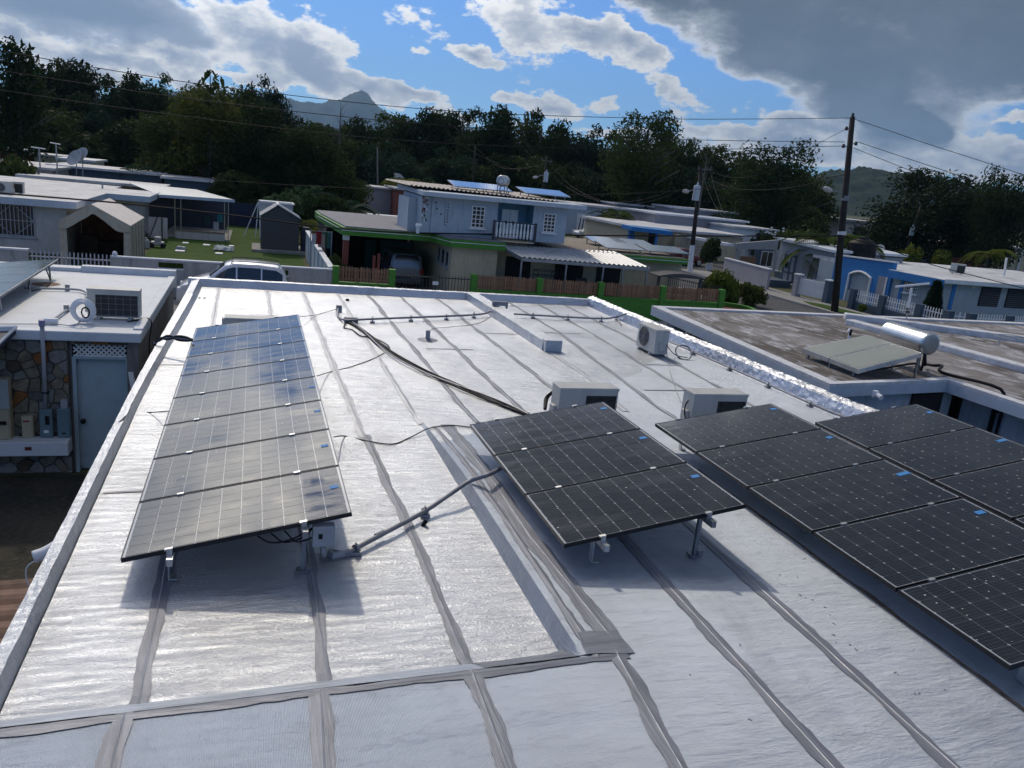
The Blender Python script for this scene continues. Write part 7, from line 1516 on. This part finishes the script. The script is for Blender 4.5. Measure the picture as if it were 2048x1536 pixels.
def pole(label, bpx, tpx, d=None, tf=None, lamp_=None, arm=None, white=0, base_=None, r=.16, mat='polewood'):
    b0 = base_ or atd(*bpx, d); b0 = Vector((b0.x, b0.y, 0)); y_ = b0.y; tp_ = aty(*tpx, y_)
    t = thing('utility_pole', label, 'utility pole', b0); b = MB(); b.tube([b0, b0.lerp(tp_, .5), tp_], [r*1.15, r, r*.75], 10); b.build('pole', M[mat], t, smooth=True)
    if white: b = MB(); b.tube([b0+Vector((0, 0, .01)), b0.lerp(tp_, white)], [r*1.22, r*1.15], 12); b.build('white_foot', M['white'], t)
    if tf:
        p = aty(*tf, y_-.35); s_ = .26; b = MB(); b.lathe(p-Vector((0, 0, .55)), [(s_, 0), (s_*1.05, .05), (s_, .1), (s_, 1.0), (s_*.9, 1.08), (.08, 1.12), (.06, 1.35)], 16); b.build('transformer', M['palewall'], t)
        b = MB(); b.bar(p, Vector((b0.lerp(tp_, p.z/tp_.z).x, y_, p.z)), .1); b.build('transformer_bracket', M['alu_dark'], t)
    if arm:
        p0, p1 = aty(*arm[0], y_), aty(*arm[1], y_); b = MB(); b.bar(p0, p1, .1); b.build('crossarm', M['poleconc'], t)
        for u in (.05, .95): insulator(t, p0.lerp(p1, u)+Vector((0, 0, .15)))
    if lamp_: lamp(t, aty(*lamp_[0], y_), aty(*lamp_[1], y_-.3), 1.0)
    return t, y_, tp_
p2 = pole('timber pole with a white painted foot, a transformer and a lamp, in mid street', None, (1402, 335), base_=at(1379, 546, 0), tf=(1393, 386), lamp_=((1392, 384), (1377, 383)), arm=((1396, 338), (1424, 340)), white=.27)
p3 = pole('dark pole with a pale transformer in front of the trees, right of the roof tank', (1082, 430), (1094, 312), 92, tf=(1092, 354), lamp_=((1088, 352), (1075, 354)), arm=((1084, 320), (1104, 324)))
p4 = pole('tall thin grey pole against the trees at the far left', (44, 330), (33, 168), 96, mat='poleconc', r=.13)
p5 = pole('shorter thin pole beside the far tan house', (92, 330), (90, 250), 108, mat='poleconc', r=.13)
p6 = pole('leaning dark pole with a transformer and lamp in front of the dome shaped tree', (1806, 512), (1843, 408), 112, tf=(1824, 462), lamp_=((1822, 472), (1842, 456)))
p7 = pole('thin grey pole between the dark trees, left of the pale gable', (758, 370), (755, 294), 104, mat='poleconc', r=.11)
p8 = pole('thin dark pole in front of the trees above the upper storey', (946, 380), (951, 290), 104, r=.12)
def span(label, px_pts, ys, r=.016, mat='black', name='power_line', cat='wire'):
    n_ = len(px_pts); x0, x1 = px_pts[0][0], px_pts[-1][0]
    pts = [aty(px, py, ys[0]+(ys[1]-ys[0])*(px-x0)/(x1-x0)) for px, py in px_pts]
    b = MB(); b.tube(smooth_path(pts, 6), r, 5); return b.build(name, M[mat], label=label, cat=cat, group='overhead wires')
span('topmost overhead wire, from the head of the tall pole to the upper left', [(1703, 236), (1500, 238), (1300, 237), (900, 222), (500, 181), (250, 145), (0, 101), (-300, 42)], (Y0, 36))
span('middle overhead wire, from the tall pole across the treetops to the left', [(1690, 284), (1450, 281), (1215, 273), (800, 244), (400, 200), (0, 141), (-300, 90)], (Y0, 36))
span('lowest of the three thin overhead wires crossing the dark trees', [(1688, 292), (1350, 300), (1000, 292), (700, 272), (350, 230), (0, 180), (-300, 126)], (Y0, 36))
span('thick black cable sagging low across the houses', [(1684, 472), (1400, 472), (1100, 470), (740, 462), (470, 431), (260, 408), (0, 386), (-300, 356)], (Y0, 33.9), r=.035)
span('thin wire crossing the trees just above the upper storey roof', [(1690, 350), (1560, 366), (1400, 378), (1240, 388), (1050, 389), (860, 383), (600, 371), (370, 356), (230, 346)], (Y0, 58), r=.014)
span('topmost wire leaving the tall pole to the right', [(1708, 238), (1780, 262), (1850, 286), (1950, 318), (2048, 350), (2300, 432)], (Y0, 31))
span('second wire leaving the tall pole to the right', [(1716, 284), (1800, 312), (1915, 350), (2048, 396), (2300, 484)], (Y0, 31))
span('third wire leaving the tall pole to the right', [(1708, 296), (1780, 325), (1850, 352), (1950, 388), (2048, 424), (2300, 512)], (Y0, 31))
span('low cable running right from the white band of the tall pole', [(1686, 472), (1780, 500), (1860, 528), (1950, 552), (2300, 640)], (Y0, 33), r=.025)
y2 = p2[1]
span('sagging wire from the white footed pole to the pole right of the tank, upper', [(1398, 340), (1330, 385), (1260, 403), (1200, 400), (1140, 370), (1096, 322)], (y2, p3[1]))
span('sagging wire from the white footed pole to the pole right of the tank, lower', [(1398, 352), (1340, 390), (1260, 409), (1190, 400), (1130, 372), (1090, 330)], (y2, p3[1]))
span('sagging wire between the tall pole and the white footed pole, upper', [(1690, 348), (1600, 372), (1520, 380), (1460, 375), (1405, 352)], (Y0, y2))
span('thin wire from the tall pole bracket down to the left', [(1692, 258), (1640, 285), (1570, 322), (1510, 352), (1450, 353), (1410, 332)], (Y0, y2), r=.013)
span('left pale service drop from the white footed pole to the roofs', [(1404, 342), (1418, 385), (1436, 420), (1456, 442)], (y2, 74), mat='galv'); span('right pale service drop from the white footed pole to the roofs', [(1420, 342), (1432, 385), (1444, 418), (1457, 440)], (y2, 74), mat='galv')
span('wires curving from the far pole left into the dark trees, upper', [(1086, 322), (1040, 336), (1000, 334), (952, 296)], (p3[1], p8[1])); span('wires curving from the far pole left into the dark trees, lower', [(1086, 330), (1030, 338), (990, 325), (940, 300), (900, 270)], (p3[1], p8[1]))
span('service wire from the tall pole to the grey house', [(1684, 474), (1640, 490), (1600, 500), (1572, 494)], (Y0, 50), r=.012); span('wire from the lamp arm down to the garden behind the grey house', [(1688, 398), (1640, 412), (1590, 438), (1536, 460)], (Y0, 66), r=.013)
